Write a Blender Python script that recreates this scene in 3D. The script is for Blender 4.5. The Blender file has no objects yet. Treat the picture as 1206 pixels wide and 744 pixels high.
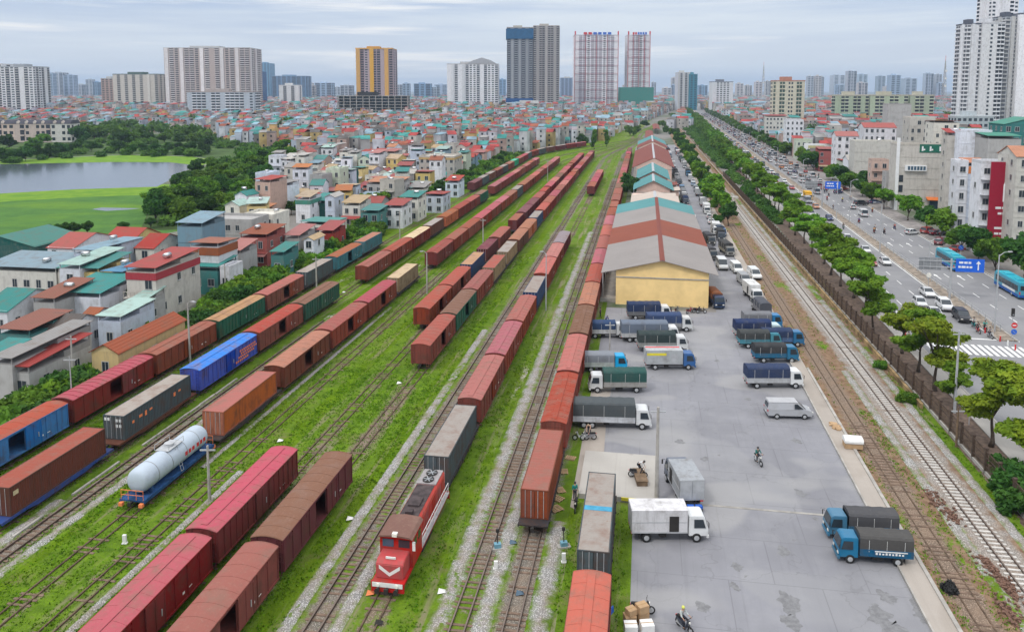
import bpy, bmesh, math, random
import numpy as np
from math import radians, sin, cos, tan, atan, pi, sqrt, hypot, floor
from mathutils import Vector, Matrix
random.seed(7)
SC = bpy.context.scene
COL = SC.collection

# ------------------------------------------------------------------ camera, sky, sun, exposure
HC, FPX, YH, W0, H0 = 38.0, 930.0, 106.0, 1206.0, 744.0
TH = radians(6.0)
PPY = YH + FPX*tan(TH)
cam_d = bpy.data.cameras.new('camera'); cam = bpy.data.objects.new('camera', cam_d); COL.objects.link(cam)
cam.location = (0, 0, HC); cam.rotation_euler = (pi/2 - TH, 0, 0)
cam_d.sensor_width = 36; cam_d.lens = FPX/W0*36
cam_d.shift_y = -(H0/2 - PPY)/W0
cam_d.clip_start = 1; cam_d.clip_end = 60000
SC.camera = cam
SC.render.resolution_x = 1024; SC.render.resolution_y = 631

SUN_EL, SUN_AZ = radians(52), radians(222)
world = bpy.data.worlds.new('World'); SC.world = world; world.use_nodes = True
def build_world():
    nt = world.node_tree; nt.nodes.clear(); N = nt.nodes.new; L = nt.links.new
    out = N('ShaderNodeOutputWorld'); bg = N('ShaderNodeBackground'); L(bg.outputs[0], out.inputs[0])
    sky = N('ShaderNodeTexSky'); sky.sky_type = 'NISHITA'; sky.sun_disc = False
    sky.sun_elevation = SUN_EL; sky.sun_rotation = SUN_AZ; sky.air_density = 1.0; sky.dust_density = 1.5
    tc = N('ShaderNodeTexCoord'); sep = N('ShaderNodeSeparateXYZ'); L(tc.outputs['Generated'], sep.inputs[0])
    # cloud sheets: long horizontal streaks near the horizon
    def streak(sx, sz, det, lo, hi, off):
        mp = N('ShaderNodeMapping'); mp.inputs['Scale'].default_value = (sx, sx, sz); mp.inputs['Location'].default_value = off
        mp.inputs['Rotation'].default_value = (0.0, 0.05, 0)
        L(tc.outputs['Generated'], mp.inputs[0])
        nz = N('ShaderNodeTexNoise'); nz.inputs['Scale'].default_value = 1; nz.inputs['Detail'].default_value = det
        nz.inputs['Roughness'].default_value = .55
        L(mp.outputs[0], nz.inputs['Vector'])
        mr = N('ShaderNodeMapRange'); mr.inputs[1].default_value = lo; mr.inputs[2].default_value = hi; mr.interpolation_type = 'SMOOTHSTEP'
        L(nz.outputs[0], mr.inputs[0]); return mr.outputs[0]
    a = streak(1.8, 26, 5, .38, .66, (3.1, .4, .2)); b = streak(3.5, 60, 4, .50, .74, (7, 2, 1.6))
    def mix(f, c1, c2):
        m = N('ShaderNodeMix'); m.data_type = 'RGBA'
        for s, v in ((m.inputs[0], f), (m.inputs[6], c1), (m.inputs[7], c2)):
            if hasattr(v, 'is_linked') or hasattr(v, 'links'): L(v, s)
            else: s.default_value = v
        return m.outputs[2]
    # overcast brightness: grey-blue base, paler towards the horizon, brightest overhead
    el = N('ShaderNodeMapRange'); el.inputs[1].default_value = 0.0; el.inputs[2].default_value = 0.10; L(sep.outputs[2], el.inputs[0])
    base = mix(el.outputs[0], (0.93, 0.945, 0.965, 1), (0.54, 0.65, 0.84, 1))
    c1 = mix(a, base, (0.84, 0.90, 0.97, 1))
    c2 = mix(b, c1, (1.12, 1.10, 1.08, 1))
    up = N('ShaderNodeMapRange'); up.inputs[1].default_value = .22; up.inputs[2].default_value = .85; up.interpolation_type = 'SMOOTHSTEP'; L(sep.outputs[2], up.inputs[0])
    c3 = mix(up.outputs[0], c2, (2.0, 2.0, 2.02, 1))
    sc = N('ShaderNodeVectorMath'); sc.operation = 'SCALE'; L(sky.outputs[0], sc.inputs[0]); sc.inputs['Scale'].default_value = 1.0
    # blue sky shows a little through the sheet (sky texture at a strength of about a tenth)
    sm = N('ShaderNodeVectorMath'); sm.operation = 'SCALE'; L(c3, sm.inputs[0]); sm.inputs['Scale'].default_value = 9.2
    ad = N('ShaderNodeVectorMath'); ad.operation = 'ADD'; L(sm.outputs[0], ad.inputs[0])
    sk = N('ShaderNodeVectorMath'); sk.operation = 'SCALE'; L(sky.outputs[0], sk.inputs[0]); sk.inputs['Scale'].default_value = .12; L(sk.outputs[0], ad.inputs[1])
    L(ad.outputs[0], bg.inputs[0]); bg.inputs[1].default_value = 0.10
build_world()
sd = bpy.data.lights.new('sun', 'SUN'); sd.energy = 1.5; sd.angle = radians(10); sd.color = (1, .965, .92)
sun = bpy.data.objects.new('sun', sd); COL.objects.link(sun)
sun.rotation_euler = (pi/2 - SUN_EL, 0, pi - SUN_AZ + pi)
def _sun():
    d = Vector((sin(SUN_AZ)*cos(SUN_EL), cos(SUN_AZ)*cos(SUN_EL), sin(SUN_EL)))
    sun.rotation_euler = d.to_track_quat('Z', 'Y').to_euler()
_sun()
SC.view_settings.view_transform = 'Standard'; SC.view_settings.look = 'None'
SC.view_settings.exposure = -0.06; SC.view_settings.gamma = 1; SC.view_settings.use_curve_mapping = False
SC.render.engine = 'CYCLES'
try:
    SC.cycles.volume_bounces = 0; SC.cycles.max_bounces = 5; SC.cycles.diffuse_bounces = 3; SC.cycles.transparent_max_bounces = 6
except Exception: pass

# ------------------------------------------------------------------ frames: yard (along the tracks) and road
PSI = atan((760-603)/FPX); PSR = atan((783-603)/FPX)
def G(px, py, z=0.0):
    a = (px-603)/FPX; b = -(py-PPY)/FPX
    dx, dy, dz = a, cos(TH)+b*sin(TH), -sin(TH)+b*cos(TH)
    t = (z-HC)/dz; return dx*t, dy*t
def Yd(u, s, z=0.0, p=PSI): return Vector((u*cos(p)+s*sin(p), -u*sin(p)+s*cos(p), z))
def Rd(u, s, z=0.0): return Yd(u, s, z, PSR)
def toY(x, y, p=PSI): return x*cos(p)-y*sin(p), x*sin(p)+y*cos(p)
def toR(x, y): return toY(x, y, PSR)
def PY(px, py, z=0): return toY(*G(px, py, z))
def PR(px, py, z=0): return toR(*G(px, py, z))
def proj(x, y, z=0):
    dz = z-HC; d = y*cos(TH)-dz*sin(TH); v = y*sin(TH)+dz*cos(TH)
    return 603+FPX*x/d, PPY-FPX*v/d

# ------------------------------------------------------------------ labels
_O = 'first second third fourth fifth sixth seventh eighth ninth tenth eleventh twelfth thirteenth fourteenth fifteenth sixteenth seventeenth eighteenth nineteenth'.split()
_T = {2: 'twent', 3: 'thirt', 4: 'fort', 5: 'fift', 6: 'sixt', 7: 'sevent', 8: 'eight', 9: 'ninet'}
def ordw(n):
    if n < 20: return _O[n-1]
    if n >= 100:
        h = ('', 'hundred', 'two-hundred', 'three-hundred', 'four-hundred')[n//100]
        return h+'th' if n % 100 == 0 else h+'-and-'+ordw(n % 100)
    t, r = divmod(n, 10)
    return _T[t]+'ieth' if r == 0 else _T[t]+'y-'+_O[r-1]
def tag(o, label=None, cat=None, group=None, kind=None):
    if label: o['label'] = label
    if cat: o['category'] = cat
    if group: o['group'] = group
    if kind: o['kind'] = kind
    return o
def thing(name, label, cat, loc=(0, 0, 0), rz=0.0, group=None):
    o = bpy.data.objects.new(name, None); o.empty_display_size = .3; COL.objects.link(o)
    o.location = loc; o.rotation_euler = (0, 0, rz); return tag(o, label, cat, group)
KIDS = {}
def reg(o, parent):
    if parent is not None:
        o.parent = parent; KIDS.setdefault(parent.name, []).append(o)
def copy_tree(o, parent=None):
    c = o.copy(); COL.objects.link(c)
    if parent is not None: reg(c, parent)
    for ch in KIDS.get(o.name, []): copy_tree(ch, c)
    return c
def tree_all(o):
    yield o
    for ch in KIDS.get(o.name, []): yield from tree_all(ch)
def setcol(root, **cols):
    for o in tree_all(root):
        k = o.name.split('.')[0]
        if k in cols: o.color = (*cols[k][:3], 1)
class Kit:
    """first use moves the source thing itself, later uses copy it"""
    def __init__(s, maker): s.maker = maker; s.src = None
    def put(s, loc, rz, label, group=None, cols=None):
        if s.src is None: s.src = s.maker(); r = s.src
        else: r = copy_tree(s.src)
        r.location = loc; r.rotation_euler = (0, 0, rz); r['label'] = label
        if group: r['group'] = group
        if cols: setcol(r, **cols)
        return r

# ------------------------------------------------------------------ mesh builder
class MB:
    def __init__(s): s.v = []; s.f = []; s.m = []; s.uv = None
    def add(s, vs, fs, m=0):
        o = len(s.v); s.v += [tuple(p) for p in vs]; s.f += [tuple(i+o for i in f) for f in fs]; s.m += [m]*len(fs)
    def box(s, x0, x1, y0, y1, z0, z1, m=0, top=None, faces='bnsewt'):
        v = [(x0,y0,z0),(x1,y0,z0),(x1,y1,z0),(x0,y1,z0),(x0,y0,z1),(x1,y0,z1),(x1,y1,z1),(x0,y1,z1)]
        F = {'b': (3,2,1,0), 't': (4,5,6,7), 's': (0,1,5,4), 'e': (1,2,6,5), 'n': (2,3,7,6), 'w': (3,0,4,7)}
        s.add(v, [F[k] for k in 'bsenw' if k in faces], m)
        if 't' in faces: s.add([v[i] for i in (4,5,6,7)], [(0,1,2,3)], m if top is None else top)
    def obox(s, c, hx, hy, hz, ang=0, m=0):
        ca, sa = cos(ang), sin(ang); v = []
        for z in (-hz, hz):
            for x, y in ((-hx,-hy),(hx,-hy),(hx,hy),(-hx,hy)): v.append((c[0]+x*ca-y*sa, c[1]+x*sa+y*ca, c[2]+z))
        s.add(v, [(3,2,1,0),(4,5,6,7),(0,1,5,4),(1,2,6,5),(2,3,7,6),(3,0,4,7)], m)
    def bar(s, p, q, w, h=None, m=0):
        p = Vector(p); q = Vector(q); d = q-p; h = h or w
        a = d.orthogonal().normalized() if abs(d.normalized().z) > .9 else d.cross(Vector((0,0,1))).normalized()
        b = a.cross(d.normalized()); a = a*w/2; b = b*h/2
        v = [p-a-b, p+a-b, p+a+b, p-a+b, q-a-b, q+a-b, q+a+b, q-a+b]
        s.add(v, [(0,1,2,3),(7,6,5,4),(0,4,5,1),(1,5,6,2),(2,6,7,3),(3,7,4,0)], m)
    def tube(s, pts, rs, n=8, m=0, caps=True):
        pts = [Vector(p) for p in pts]; rings = []
        if not hasattr(rs, '__len__'): rs = [rs]*len(pts)
        ref = None
        for i, p in enumerate(pts):
            d = (pts[min(i+1, len(pts)-1)]-pts[max(i-1, 0)]).normalized()
            a = (ref - d*ref.dot(d)).normalized() if ref is not None and (ref-d*ref.dot(d)).length > 1e-4 else d.orthogonal().normalized()
            ref = a; b = d.cross(a)
            rings.append([p+(a*cos(2*pi*k/n)+b*sin(2*pi*k/n))*rs[i] for k in range(n)])
        vs = [q for r in rings for q in r]; fs = []
        for i in range(len(pts)-1):
            for k in range(n):
                k2 = (k+1) % n; fs.append((i*n+k, i*n+k2, (i+1)*n+k2, (i+1)*n+k))
        if caps: fs += [tuple(range(n))[::-1], tuple((len(pts)-1)*n+k for k in range(n))]
        s.add(vs, fs, m)
    def prism(s, prof, x0, x1, m=0, axis='x', taper=None):
        """prof: (a,b) outline extruded from x0 to x1 along axis; taper: (z_from, inset) narrows the top"""
        n = len(prof); vs = []
        for sx in (0, 1):
            for a, b in prof:
                x = (x0, x1)[sx]
                if taper and b > taper[0]:
                    t = min(1, (b-taper[0])/taper[2])*taper[1]; x += t if sx == 0 else -t
                vs.append((x, a, b) if axis == 'x' else (a, x, b))
        fs = [tuple(range(n)), tuple(range(2*n-1, n-1, -1))] + [(i, i+n, (i+1) % n+n, (i+1) % n) for i in range(n)]
        s.add(vs, fs, m)
    def disc(s, c, r, n=12, m=0, axis='z'):
        vs = []
        for k in range(n):
            a = 2*pi*k/n
            vs.append({'z': (c[0]+r*cos(a), c[1]+r*sin(a), c[2]), 'y': (c[0]+r*cos(a), c[1], c[2]+r*sin(a)), 'x': (c[0], c[1]+r*cos(a), c[2]+r*sin(a))}[axis])
        s.add(vs, [tuple(range(n))], m)
    def data(s, name, mats, bevel=0, smooth=False):
        me = bpy.data.meshes.new(name); me.from_pydata(s.v, [], s.f)
        for mt in mats: me.materials.append(mt)
        if len(mats) > 1: me.polygons.foreach_set('material_index', s.m)
        bm = bmesh.new(); bm.from_mesh(me)
        bmesh.ops.recalc_face_normals(bm, faces=bm.faces)
        if bevel:
            bmesh.ops.remove_doubles(bm, verts=bm.verts, dist=1e-4)
            es = [e for e in bm.edges if len(e.link_faces) == 2 and e.calc_face_angle(0) > .35]
            bmesh.ops.bevel(bm, geom=es, offset=bevel, segments=2, affect='EDGES', clamp_overlap=True)
        bm.to_mesh(me); bm.free()
        if smooth: me.polygons.foreach_set('use_smooth', [True]*len(me.polygons))
        me.update(); return me
def ob(name, mb, mats, parent=None, bevel=0, smooth=False, loc=None, rz=None, col=None):
    if not isinstance(mats, (list, tuple)): mats = [mats]
    me = mb if isinstance(mb, bpy.types.Mesh) else mb.data(name, mats, bevel, smooth)
    o = bpy.data.objects.new(name, me); COL.objects.link(o); reg(o, parent)
    if loc is not None: o.location = loc
    if rz is not None: o.rotation_euler = (0, 0, rz)
    if col is not None: o.color = (*col[:3], 1)
    return o
def quads(name, V, mats, n=4, mi=None, uv=None):
    """V: (N,n,3) numpy -> mesh of N loose n-gons"""
    V = np.asarray(V, dtype=np.float32); N = V.shape[0]
    me = bpy.data.meshes.new(name); me.vertices.add(N*n); me.vertices.foreach_set('co', V.ravel())
    me.loops.add(N*n); me.loops.foreach_set('vertex_index', np.arange(N*n, dtype=np.int32))
    me.polygons.add(N); me.polygons.foreach_set('loop_start', np.arange(0, N*n, n, dtype=np.int32))
    try: me.polygons.foreach_set('loop_total', np.full(N, n, dtype=np.int32))
    except Exception: pass
    for mt in mats: me.materials.append(mt)
    if mi is not None: me.polygons.foreach_set('material_index', np.asarray(mi, dtype=np.int32))
    me.update(calc_edges=True); me.validate(); return me

# ------------------------------------------------------------------ materials
class NT:
    def __init__(s, name):
        s.m = bpy.data.materials.new(name); s.m.use_nodes = True; s.t = s.m.node_tree; s.b = s.t.nodes['Principled BSDF']
    def n(s, t, **k):
        x = s.t.nodes.new(t)
        for a, v in k.items(): setattr(x, a, v)
        return x
    def l(s, a, b): s.t.links.new(a, b)
    def setin(s, sock, v):
        if isinstance(v, bpy.types.NodeSocket): s.l(v, sock)
        elif hasattr(v, '__len__'): sock.default_value = tuple(v) if len(v) == len(sock.default_value) else (*v, 1)
        else: sock.default_value = v
    def co(s, which='Object'): return s.n('ShaderNodeTexCoord').outputs[which]
    def noise(s, scale, det=3, rough=.5, vec=None, stretch=None, w=None, dist=0):
        vec = vec if vec is not None else s.co()
        if stretch is not None:
            mp = s.n('ShaderNodeMapping'); mp.inputs['Scale'].default_value = stretch; s.l(vec, mp.inputs[0]); vec = mp.outputs[0]
        nz = s.n('ShaderNodeTexNoise')
        if w is not None: nz.noise_dimensions = '4D'; s.setin(nz.inputs['W'], w)
        nz.inputs['Scale'].default_value = scale; nz.inputs['Detail'].default_value = det; nz.inputs['Roughness'].default_value = rough; nz.inputs['Distortion'].default_value = dist
        s.l(vec, nz.inputs['Vector']); return nz.outputs[0]
    def rng(s, x, a, b, c=0, d=1):
        r = s.n('ShaderNodeMapRange'); r.interpolation_type = 'SMOOTHSTEP' if (c, d) == (0, 1) else 'LINEAR'
        for i, v in enumerate((x, a, b, c, d)): s.setin(r.inputs[i], v)
        return r.outputs[0]
    def mix(s, f, a, b, mode='MIX'):
        m = s.n('ShaderNodeMix', data_type='RGBA', blend_type=mode); s.setin(m.inputs[0], f); s.setin(m.inputs[6], a); s.setin(m.inputs[7], b); return m.outputs[2]
    def math(s, op, a, b=0.0, c=None):
        m = s.n('ShaderNodeMath', operation=op); s.setin(m.inputs[0], a); s.setin(m.inputs[1], b)
        if c is not None: s.setin(m.inputs[2], c)
        return m.outputs[0]
    def bump(s, h, strength=.5, dist=.05):
        b = s.n('ShaderNodeBump'); b.inputs['Strength'].default_value = strength; b.inputs['Distance'].default_value = dist; s.l(h, b.inputs['Height']); s.l(b.outputs[0], s.b.inputs['Normal'])
    def fin(s, col, rough=.8, spec=.3, metal=0):
        s.setin(s.b.inputs['Base Color'], col); s.setin(s.b.inputs['Roughness'], rough)
        s.b.inputs['Specular IOR Level'].default_value = spec; s.b.inputs['Metallic'].default_value = metal; return s.m
def plain(name, col, rough=.7, spec=.3, metal=0, var=.12, scale=1.5, emit=0):
    k = NT(name); nz = k.noise(scale, 4, .6)
    lo = [c*(1-var) for c in col]; hi = [min(1, c*(1+var)) for c in col]
    m = k.fin(k.mix(k.rng(nz, .3, .7), lo, hi), rough, spec, metal)
    if emit: k.b.inputs['Emission Color'].default_value = (*col, 1); k.b.inputs['Emission Strength'].default_value = emit
    return m
def painted(name, rough=.55, dirt=(.10, .075, .055), amount=.5, rust=None, corr=None, spec=.12, streak=0):
    """paint of the object's own colour with dust, dirt and rust patches"""
    k = NT(name); oi = k.n('ShaderNodeObjectInfo'); c = oi.outputs['Color']; w = k.math('MULTIPLY', oi.outputs['Random'], 40)
    a = k.noise(.7, 5, .65, w=w); b = k.noise(5, 4, .7, w=w)
    hsv = k.n('ShaderNodeHueSaturation'); k.l(c, hsv.inputs['Color'])
    k.setin(hsv.inputs['Value'], k.rng(oi.outputs['Random'], 0, 1, .85, 1.12)); k.setin(hsv.inputs['Saturation'], k.rng(k.math('FRACT', k.math('MULTIPLY', oi.outputs['Random'], 7.3)), 0, 1, .84, 1.08)); k.setin(hsv.inputs['Hue'], k.rng(k.math('FRACT', k.math('MULTIPLY', oi.outputs['Random'], 13.7)), 0, 1, .498, .506))
    col = k.mix(k.math('MULTIPLY', k.rng(a, .45, .75), amount), hsv.outputs[0], dirt)
    col = k.mix(k.math('MULTIPLY', k.rng(b, .5, .8), amount*.6), col, [min(1, d*1.6) for d in dirt])
    if streak:
        q = k.noise(1.0, 5, .7, stretch=(2.2, 2.2, .22), w=w); col = k.mix(k.rng(q, .5, .74, 0, streak), col, [d*.8 for d in dirt])
    if rust is not None:
        r = k.noise(1.1, 6, .7, stretch=(1, 1, .45), w=w); col = k.mix(k.rng(r, rust, rust+.12), col, (.20, .078, .035))
    if corr:   # sheet ribs: (axis, per metre)
        sp = k.n('ShaderNodeSeparateXYZ'); k.l(k.co(), sp.inputs[0])
        wv = k.math('SINE', k.math('MULTIPLY', sp.outputs[corr[0]], corr[1]*2*pi)); k.bump(wv, .6, .03)
    return k.fin(col, rough, spec)
M = {}
M['paint'] = painted('paint', .55, dirt=(.13, .11, .09), amount=.55, streak=.5)
M['car_paint'] = painted('car_paint', .3, dirt=(.16, .14, .12), amount=.22, spec=.5)
M['wagon_side'] = painted('wagon_side', .62, dirt=(.09, .05, .035), amount=.7, rust=.62, streak=.8)
M['wagon_roof'] = painted('wagon_roof', .8, dirt=(.21, .13, .10), amount=.75, rust=.64, streak=.35)
M['wall'] = painted('wall', .9, dirt=(.19, .17, .15), amount=.38, spec=.1, streak=.4)
M['sheet_roof'] = painted('sheet_roof', .6, dirt=(.14, .09, .06), amount=.5, rust=.68, corr=(0, 2.2))
M['canvas'] = painted('canvas', .8, dirt=(.10, .095, .09), amount=.45)
M['dark'] = plain('dark_underframe', (.03, .027, .025), .8)
M['steel'] = plain('steel', (.32, .33, .34), .45, .5, .6)
M['galv'] = plain('galvanised', (.42, .43, .44), .6, .4, .2)
M['rubber'] = plain('rubber', (.02, .02, .02), .85)
M['glass'] = plain('dark_glass', (.025, .035, .045), .12, .6)
M['glass_blue'] = plain('blue_glass', (.05, .10, .15), .15, .6)
M['white'] = plain('white_paint', (.72, .72, .70), .5, var=.06)
M['chrome'] = plain('bright_metal', (.6, .6, .6), .25, .6, .9)
M['lamp'] = plain('lamp_lens', (.8, .78, .7), .2, .6)
M['tail'] = plain('red_lens', (.5, .02, .02), .3, .5)
M['concrete'] = plain('concrete', (.36, .34, .31), .9, .2, var=.2, scale=.8)
M['wood'] = plain('timber', (.16, .11, .07), .85, .2, var=.3)
M['bark'] = plain('bark', (.09, .07, .055), .95, .1, var=.3, scale=4)
M['card'] = plain('cardboard', (.42, .28, .16), .85, .2)
M['skin'] = plain('skin', (.42, .25, .17), .6)
M['cloth'] = painted('cloth', .9, amount=.1, spec=.1)
M['blue_mark'] = plain('blue_paint', (.03, .12, .5), .6)
M['orange_mark'] = plain('orange_paint', (.75, .22, .08), .6)
M['yellow_mark'] = plain('yellow_paint', (.7, .6, .05), .6)
M['red_mark'] = plain('red_paint', (.55, .03, .03), .6)
def leafmat(name, c, c2, s=.8):
    k = NT(name); oi = k.n('ShaderNodeObjectInfo'); w = k.math('MULTIPLY', oi.outputs['Random'], 30)
    a = k.noise(s, 2, .5, w=w); b = k.noise(s*6, 2, .6, w=w)
    col = k.mix(k.rng(a, .35, .65), c, c2); col = k.mix(k.rng(b, .3, .8, 0, .45), col, [v*.55 for v in c])
    hs = k.n('ShaderNodeHueSaturation'); k.l(col, hs.inputs['Color']); k.setin(hs.inputs['Value'], k.rng(oi.outputs['Random'], 0, 1, .78, 1.15)); k.setin(hs.inputs['Hue'], k.rng(oi.outputs['Random'], 0, 1, .49, .515))
    m = k.fin(hs.outputs[0], .7, .08)
    tr = k.n('ShaderNodeBsdfTranslucent'); k.l(hs.outputs[0], tr.inputs[0]); mx = k.n('ShaderNodeMixShader'); mx.inputs[0].default_value = .28
    k.l(k.b.outputs[0], mx.inputs[1]); k.l(tr.outputs[0], mx.inputs[2]); k.l(mx.outputs[0], k.t.nodes['Material Output'].inputs[0]); return m
M['leaf'] = leafmat('leaf_green', (.075, .17, .022), (.15, .28, .03))
M['leaf_dark'] = leafmat('leaf_dark', (.035, .095, .02), (.075, .16, .028))
M['leaf_yellow'] = leafmat('leaf_yellow', (.15, .22, .018), (.26, .31, .024))
M['leaf_bright'] = leafmat('leaf_bright', (.10, .22, .02), (.20, .35, .03))
# ------------------------------------------------------------------ ground materials
def grass_cols(k, vec, bright=1.0):
    a = k.noise(.055, 4, .6, vec); b = k.noise(.6, 5, .7, vec); c = k.noise(5, 4, .7, vec)
    st = k.noise(1.0, 4, .6, vec, stretch=(.9, .05, 1))
    g = k.mix(k.rng(b, .3, .7), (.06*bright, .12*bright, .007), (.145*bright, .25*bright, .012))
    g = k.mix(k.rng(c, .35, .75, 0, .7), g, (.05, .095, .008))
    g = k.mix(k.rng(a, .42, .68, 0, .5), g, (.15, .22, .018))
    g = k.mix(k.rng(st, .55, .68, 0, .8), g, (.22, .19, .12)); dr = k.noise(.22, 5, .75, vec); g = k.mix(k.rng(dr, .56, .66, 0, .7), g, (.15, .15, .055)); g = k.mix(k.rng(dr, .68, .76, 0, .8), g, (.17, .13, .09))
    return g, b, c
def mat_yard_ground():
    k = NT('yard_grass'); v = k.co(); g, b, c = grass_cols(k, v)
    # more worn and dusty towards the sheds on the right, and far off
    sp = k.n('ShaderNodeSeparateXYZ'); k.l(v, sp.inputs[0])
    worn = k.rng(k.math('ADD', sp.outputs[0], k.math('MULTIPLY', k.noise(.08, 3, .6, v), 22)), -14, 6, 0, .62)
    patch = k.rng(k.noise(.35, 5, .75, v, stretch=(1.4, .35, 1)), .44, .60)
    g = k.mix(k.math('MULTIPLY', worn, patch), g, (.30, .26, .19))
    grit = k.rng(k.noise(.28, 6, .75, v, stretch=(1, .3, 1)), .60, .68)
    g = k.mix(k.math('MULTIPLY', grit, .8), g, (.38, .36, .32))
    k.bump(c, .8, .15); return k.fin(g, 1, 0)
def mat_verge():
    k = NT('verge_ground'); v = k.co(); g, b, c = grass_cols(k, v)
    sp = k.n('ShaderNodeSeparateXYZ'); k.l(v, sp.inputs[0])
    dirt = k.mix(k.rng(k.noise(1.2, 5, .7, v), .3, .7), (.145, .085, .052), (.27, .185, .12))
    dirt = k.mix(k.rng(k.noise(4, 4, .7, v), .55, .75), dirt, (.36, .30, .23))
    n = k.math('ADD', k.noise(.16, 5, .7, v, stretch=(1.2, .5, 1)), k.math('MULTIPLY', k.noise(1.3, 4, .7, v), .25))
    near = k.rng(sp.outputs[1], 82, 108, .62, 0)
    f = k.rng(k.math('ADD', n, near), .69, .77)
    k.bump(k.noise(6, 4, .7, v), .8, .12); return k.fin(k.mix(f, dirt, g), .95, .1)
def mat_ballast(name, cover, tone=(.33, .30, .27), half=1.7, dirt=False):
    """stones between grass: UV.x = metres from the track's centre line"""
    k = NT(name); v = k.co(); g, b, c = grass_cols(k, v)
    if dirt:
        dd = k.mix(k.rng(k.noise(1.2, 5, .7, v), .3, .7), (.145, .085, .052), (.27, .185, .12)); g = k.mix(k.rng(k.math('ADD', k.noise(.16, 5, .7, v, stretch=(1.2, .5, 1)), k.math('MULTIPLY', k.noise(1.3, 4, .7, v), .25)), .68, .76), dd, g)
    uv = k.n('ShaderNodeUVMap'); sp = k.n('ShaderNodeSeparateXYZ'); k.l(uv.outputs[0], sp.inputs[0])
    d = k.math('ABSOLUTE', sp.outputs[0])
    vo = k.n('ShaderNodeTexVoronoi'); vo.inputs['Scale'].default_value = 9; k.l(v, vo.inputs['Vector'])
    st = k.mix(k.rng(vo.outputs['Distance'], 0, .6), [t*1.35 for t in tone], [t*.45 for t in tone])
    st = k.mix(k.rng(k.noise(.5, 4, .6, v), .4, .7, 0, .6), st, (.24, .17, .12))
    ed = k.math('ADD', d, k.math('MULTIPLY', k.math('SUBTRACT', k.noise(.5, 5, .75, v), .5), 2.4))
    m1 = k.rng(ed, half-.35, half+.25, 1, 0)
    m2 = k.rng(k.math('ADD', k.noise(.14, 4, .6, v, stretch=(1, .3, 1)), k.math('MULTIPLY', k.noise(1.6, 5, .75, v), .45)), .72-cover*.42, .80-cover*.42)
    # a bare ridge of stones on the shoulders
    f = k.math('MULTIPLY', m1, m2)
    k.bump(vo.outputs['Distance'], .7, .06); return k.fin(k.mix(f, g, st), .95, .12)
def mat_asphalt(name, base, spots=.5, worn=(.33, .32, .31)):
    k = NT(name); v = k.co()
    a = k.noise(.05, 4, .6, v); b = k.noise(.4, 6, .7, v); c = k.noise(14, 3, .7, v); d = k.noise(.22, 3, .5, v, stretch=(1, .25, 1))
    col = k.mix(k.rng(a, .35, .65), [t*.86 for t in base], [t*1.08 for t in base])
    col = k.mix(k.rng(b, .5, .72, 0, .45), col, worn); col = k.mix(k.rng(d, .55, .7, 0, .35), col, [t*.72 for t in base])
    oil = k.rng(k.noise(.33, 4, .6, v, stretch=(1, .6, 1)), .69, .73, 0, spots); col = k.mix(oil, col, (.09, .088, .085))
    tr_ = k.rng(k.noise(.9, 4, .6, v, stretch=(2.5, .06, 1)), .55, .72, 0, .28); col = k.mix(tr_, col, [t*.6 for t in base]); pt = k.rng(k.noise(.09, 2, .3, v, stretch=(1, .8, 1)), .52, .54, 0, .4); col = k.mix(pt, col, worn)
    lp = k.n('ShaderNodeTexBrick'); lp.inputs['Scale'].default_value = 1; lp.inputs['Brick Width'].default_value = 7; lp.inputs['Row Height'].default_value = 6; lp.inputs['Mortar Size'].default_value = .045
    lp.inputs['Color1'].default_value = (1, 1, 1, 1); lp.inputs['Color2'].default_value = (.94, .94, .94, 1); lp.inputs['Mortar'].default_value = (.6, .6, .6, 1); k.l(v, lp.inputs['Vector'])
    if spots > .3: col = k.mix(.55, col, lp.outputs[0], 'MULTIPLY')
    col = k.mix(k.rng(c, .3, .7, 0, .25), col, [t*.7 for t in base])
    if spots > .3:
        vc = k.n('ShaderNodeTexVoronoi', feature='DISTANCE_TO_EDGE'); vc.inputs['Scale'].default_value = .11; nv = k.n('ShaderNodeTexNoise'); nv.inputs['Scale'].default_value = .5; nv.inputs['Detail'].default_value = 5; k.l(v, nv.inputs['Vector']); va = k.n('ShaderNodeVectorMath', operation='MULTIPLY_ADD'); k.l(nv.outputs['Color'], va.inputs[0]); va.inputs[1].default_value = (5, 5, 0); k.l(v, va.inputs[2]); k.l(va.outputs[0], vc.inputs['Vector'])
        col = k.mix(k.rng(vc.outputs['Distance'], 0, .010, .32, 0), col, (.11, .11, .11))
        s2 = k.rng(k.noise(.8, 3, .6, v), .70, .76, 0, .6); col = k.mix(s2, col, (.12, .115, .11)); s3 = k.rng(k.noise(.13, 5, .7, v), .48, .60, 0, .35); col = k.mix(s3, col, (.185, .185, .20)); s4 = k.rng(k.noise(.07, 2, .4, v, stretch=(1, 1.6, 1)), .55, .60, 0, .5); col = k.mix(s4, col, (.32, .315, .31))
    k.bump(c, .3, .01); return k.fin(col, .88, .2)
M['yard_ground'] = mat_yard_ground(); M['verge'] = mat_verge()
M['ballast_old'] = mat_ballast('ballast_overgrown', -.06, (.30, .24, .18), 1.05)
M['ballast_mid'] = mat_ballast('ballast_mixed', .20, (.30, .27, .23), 1.25)
M['ballast_dirt'] = mat_ballast('ballast_dirt', .35, (.33, .25, .19), 1.2, dirt=True)
M['ballast_clean'] = mat_ballast('ballast_clean', 1.25, (.46, .42, .38), 1.75, dirt=True)
M['gravel'] = mat_ballast('pale_gravel', .34, (.50, .49, .47), .60)
M['asphalt'] = mat_asphalt('yard_asphalt', (.245, .245, .265), .85, (.30, .30, .305))
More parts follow.
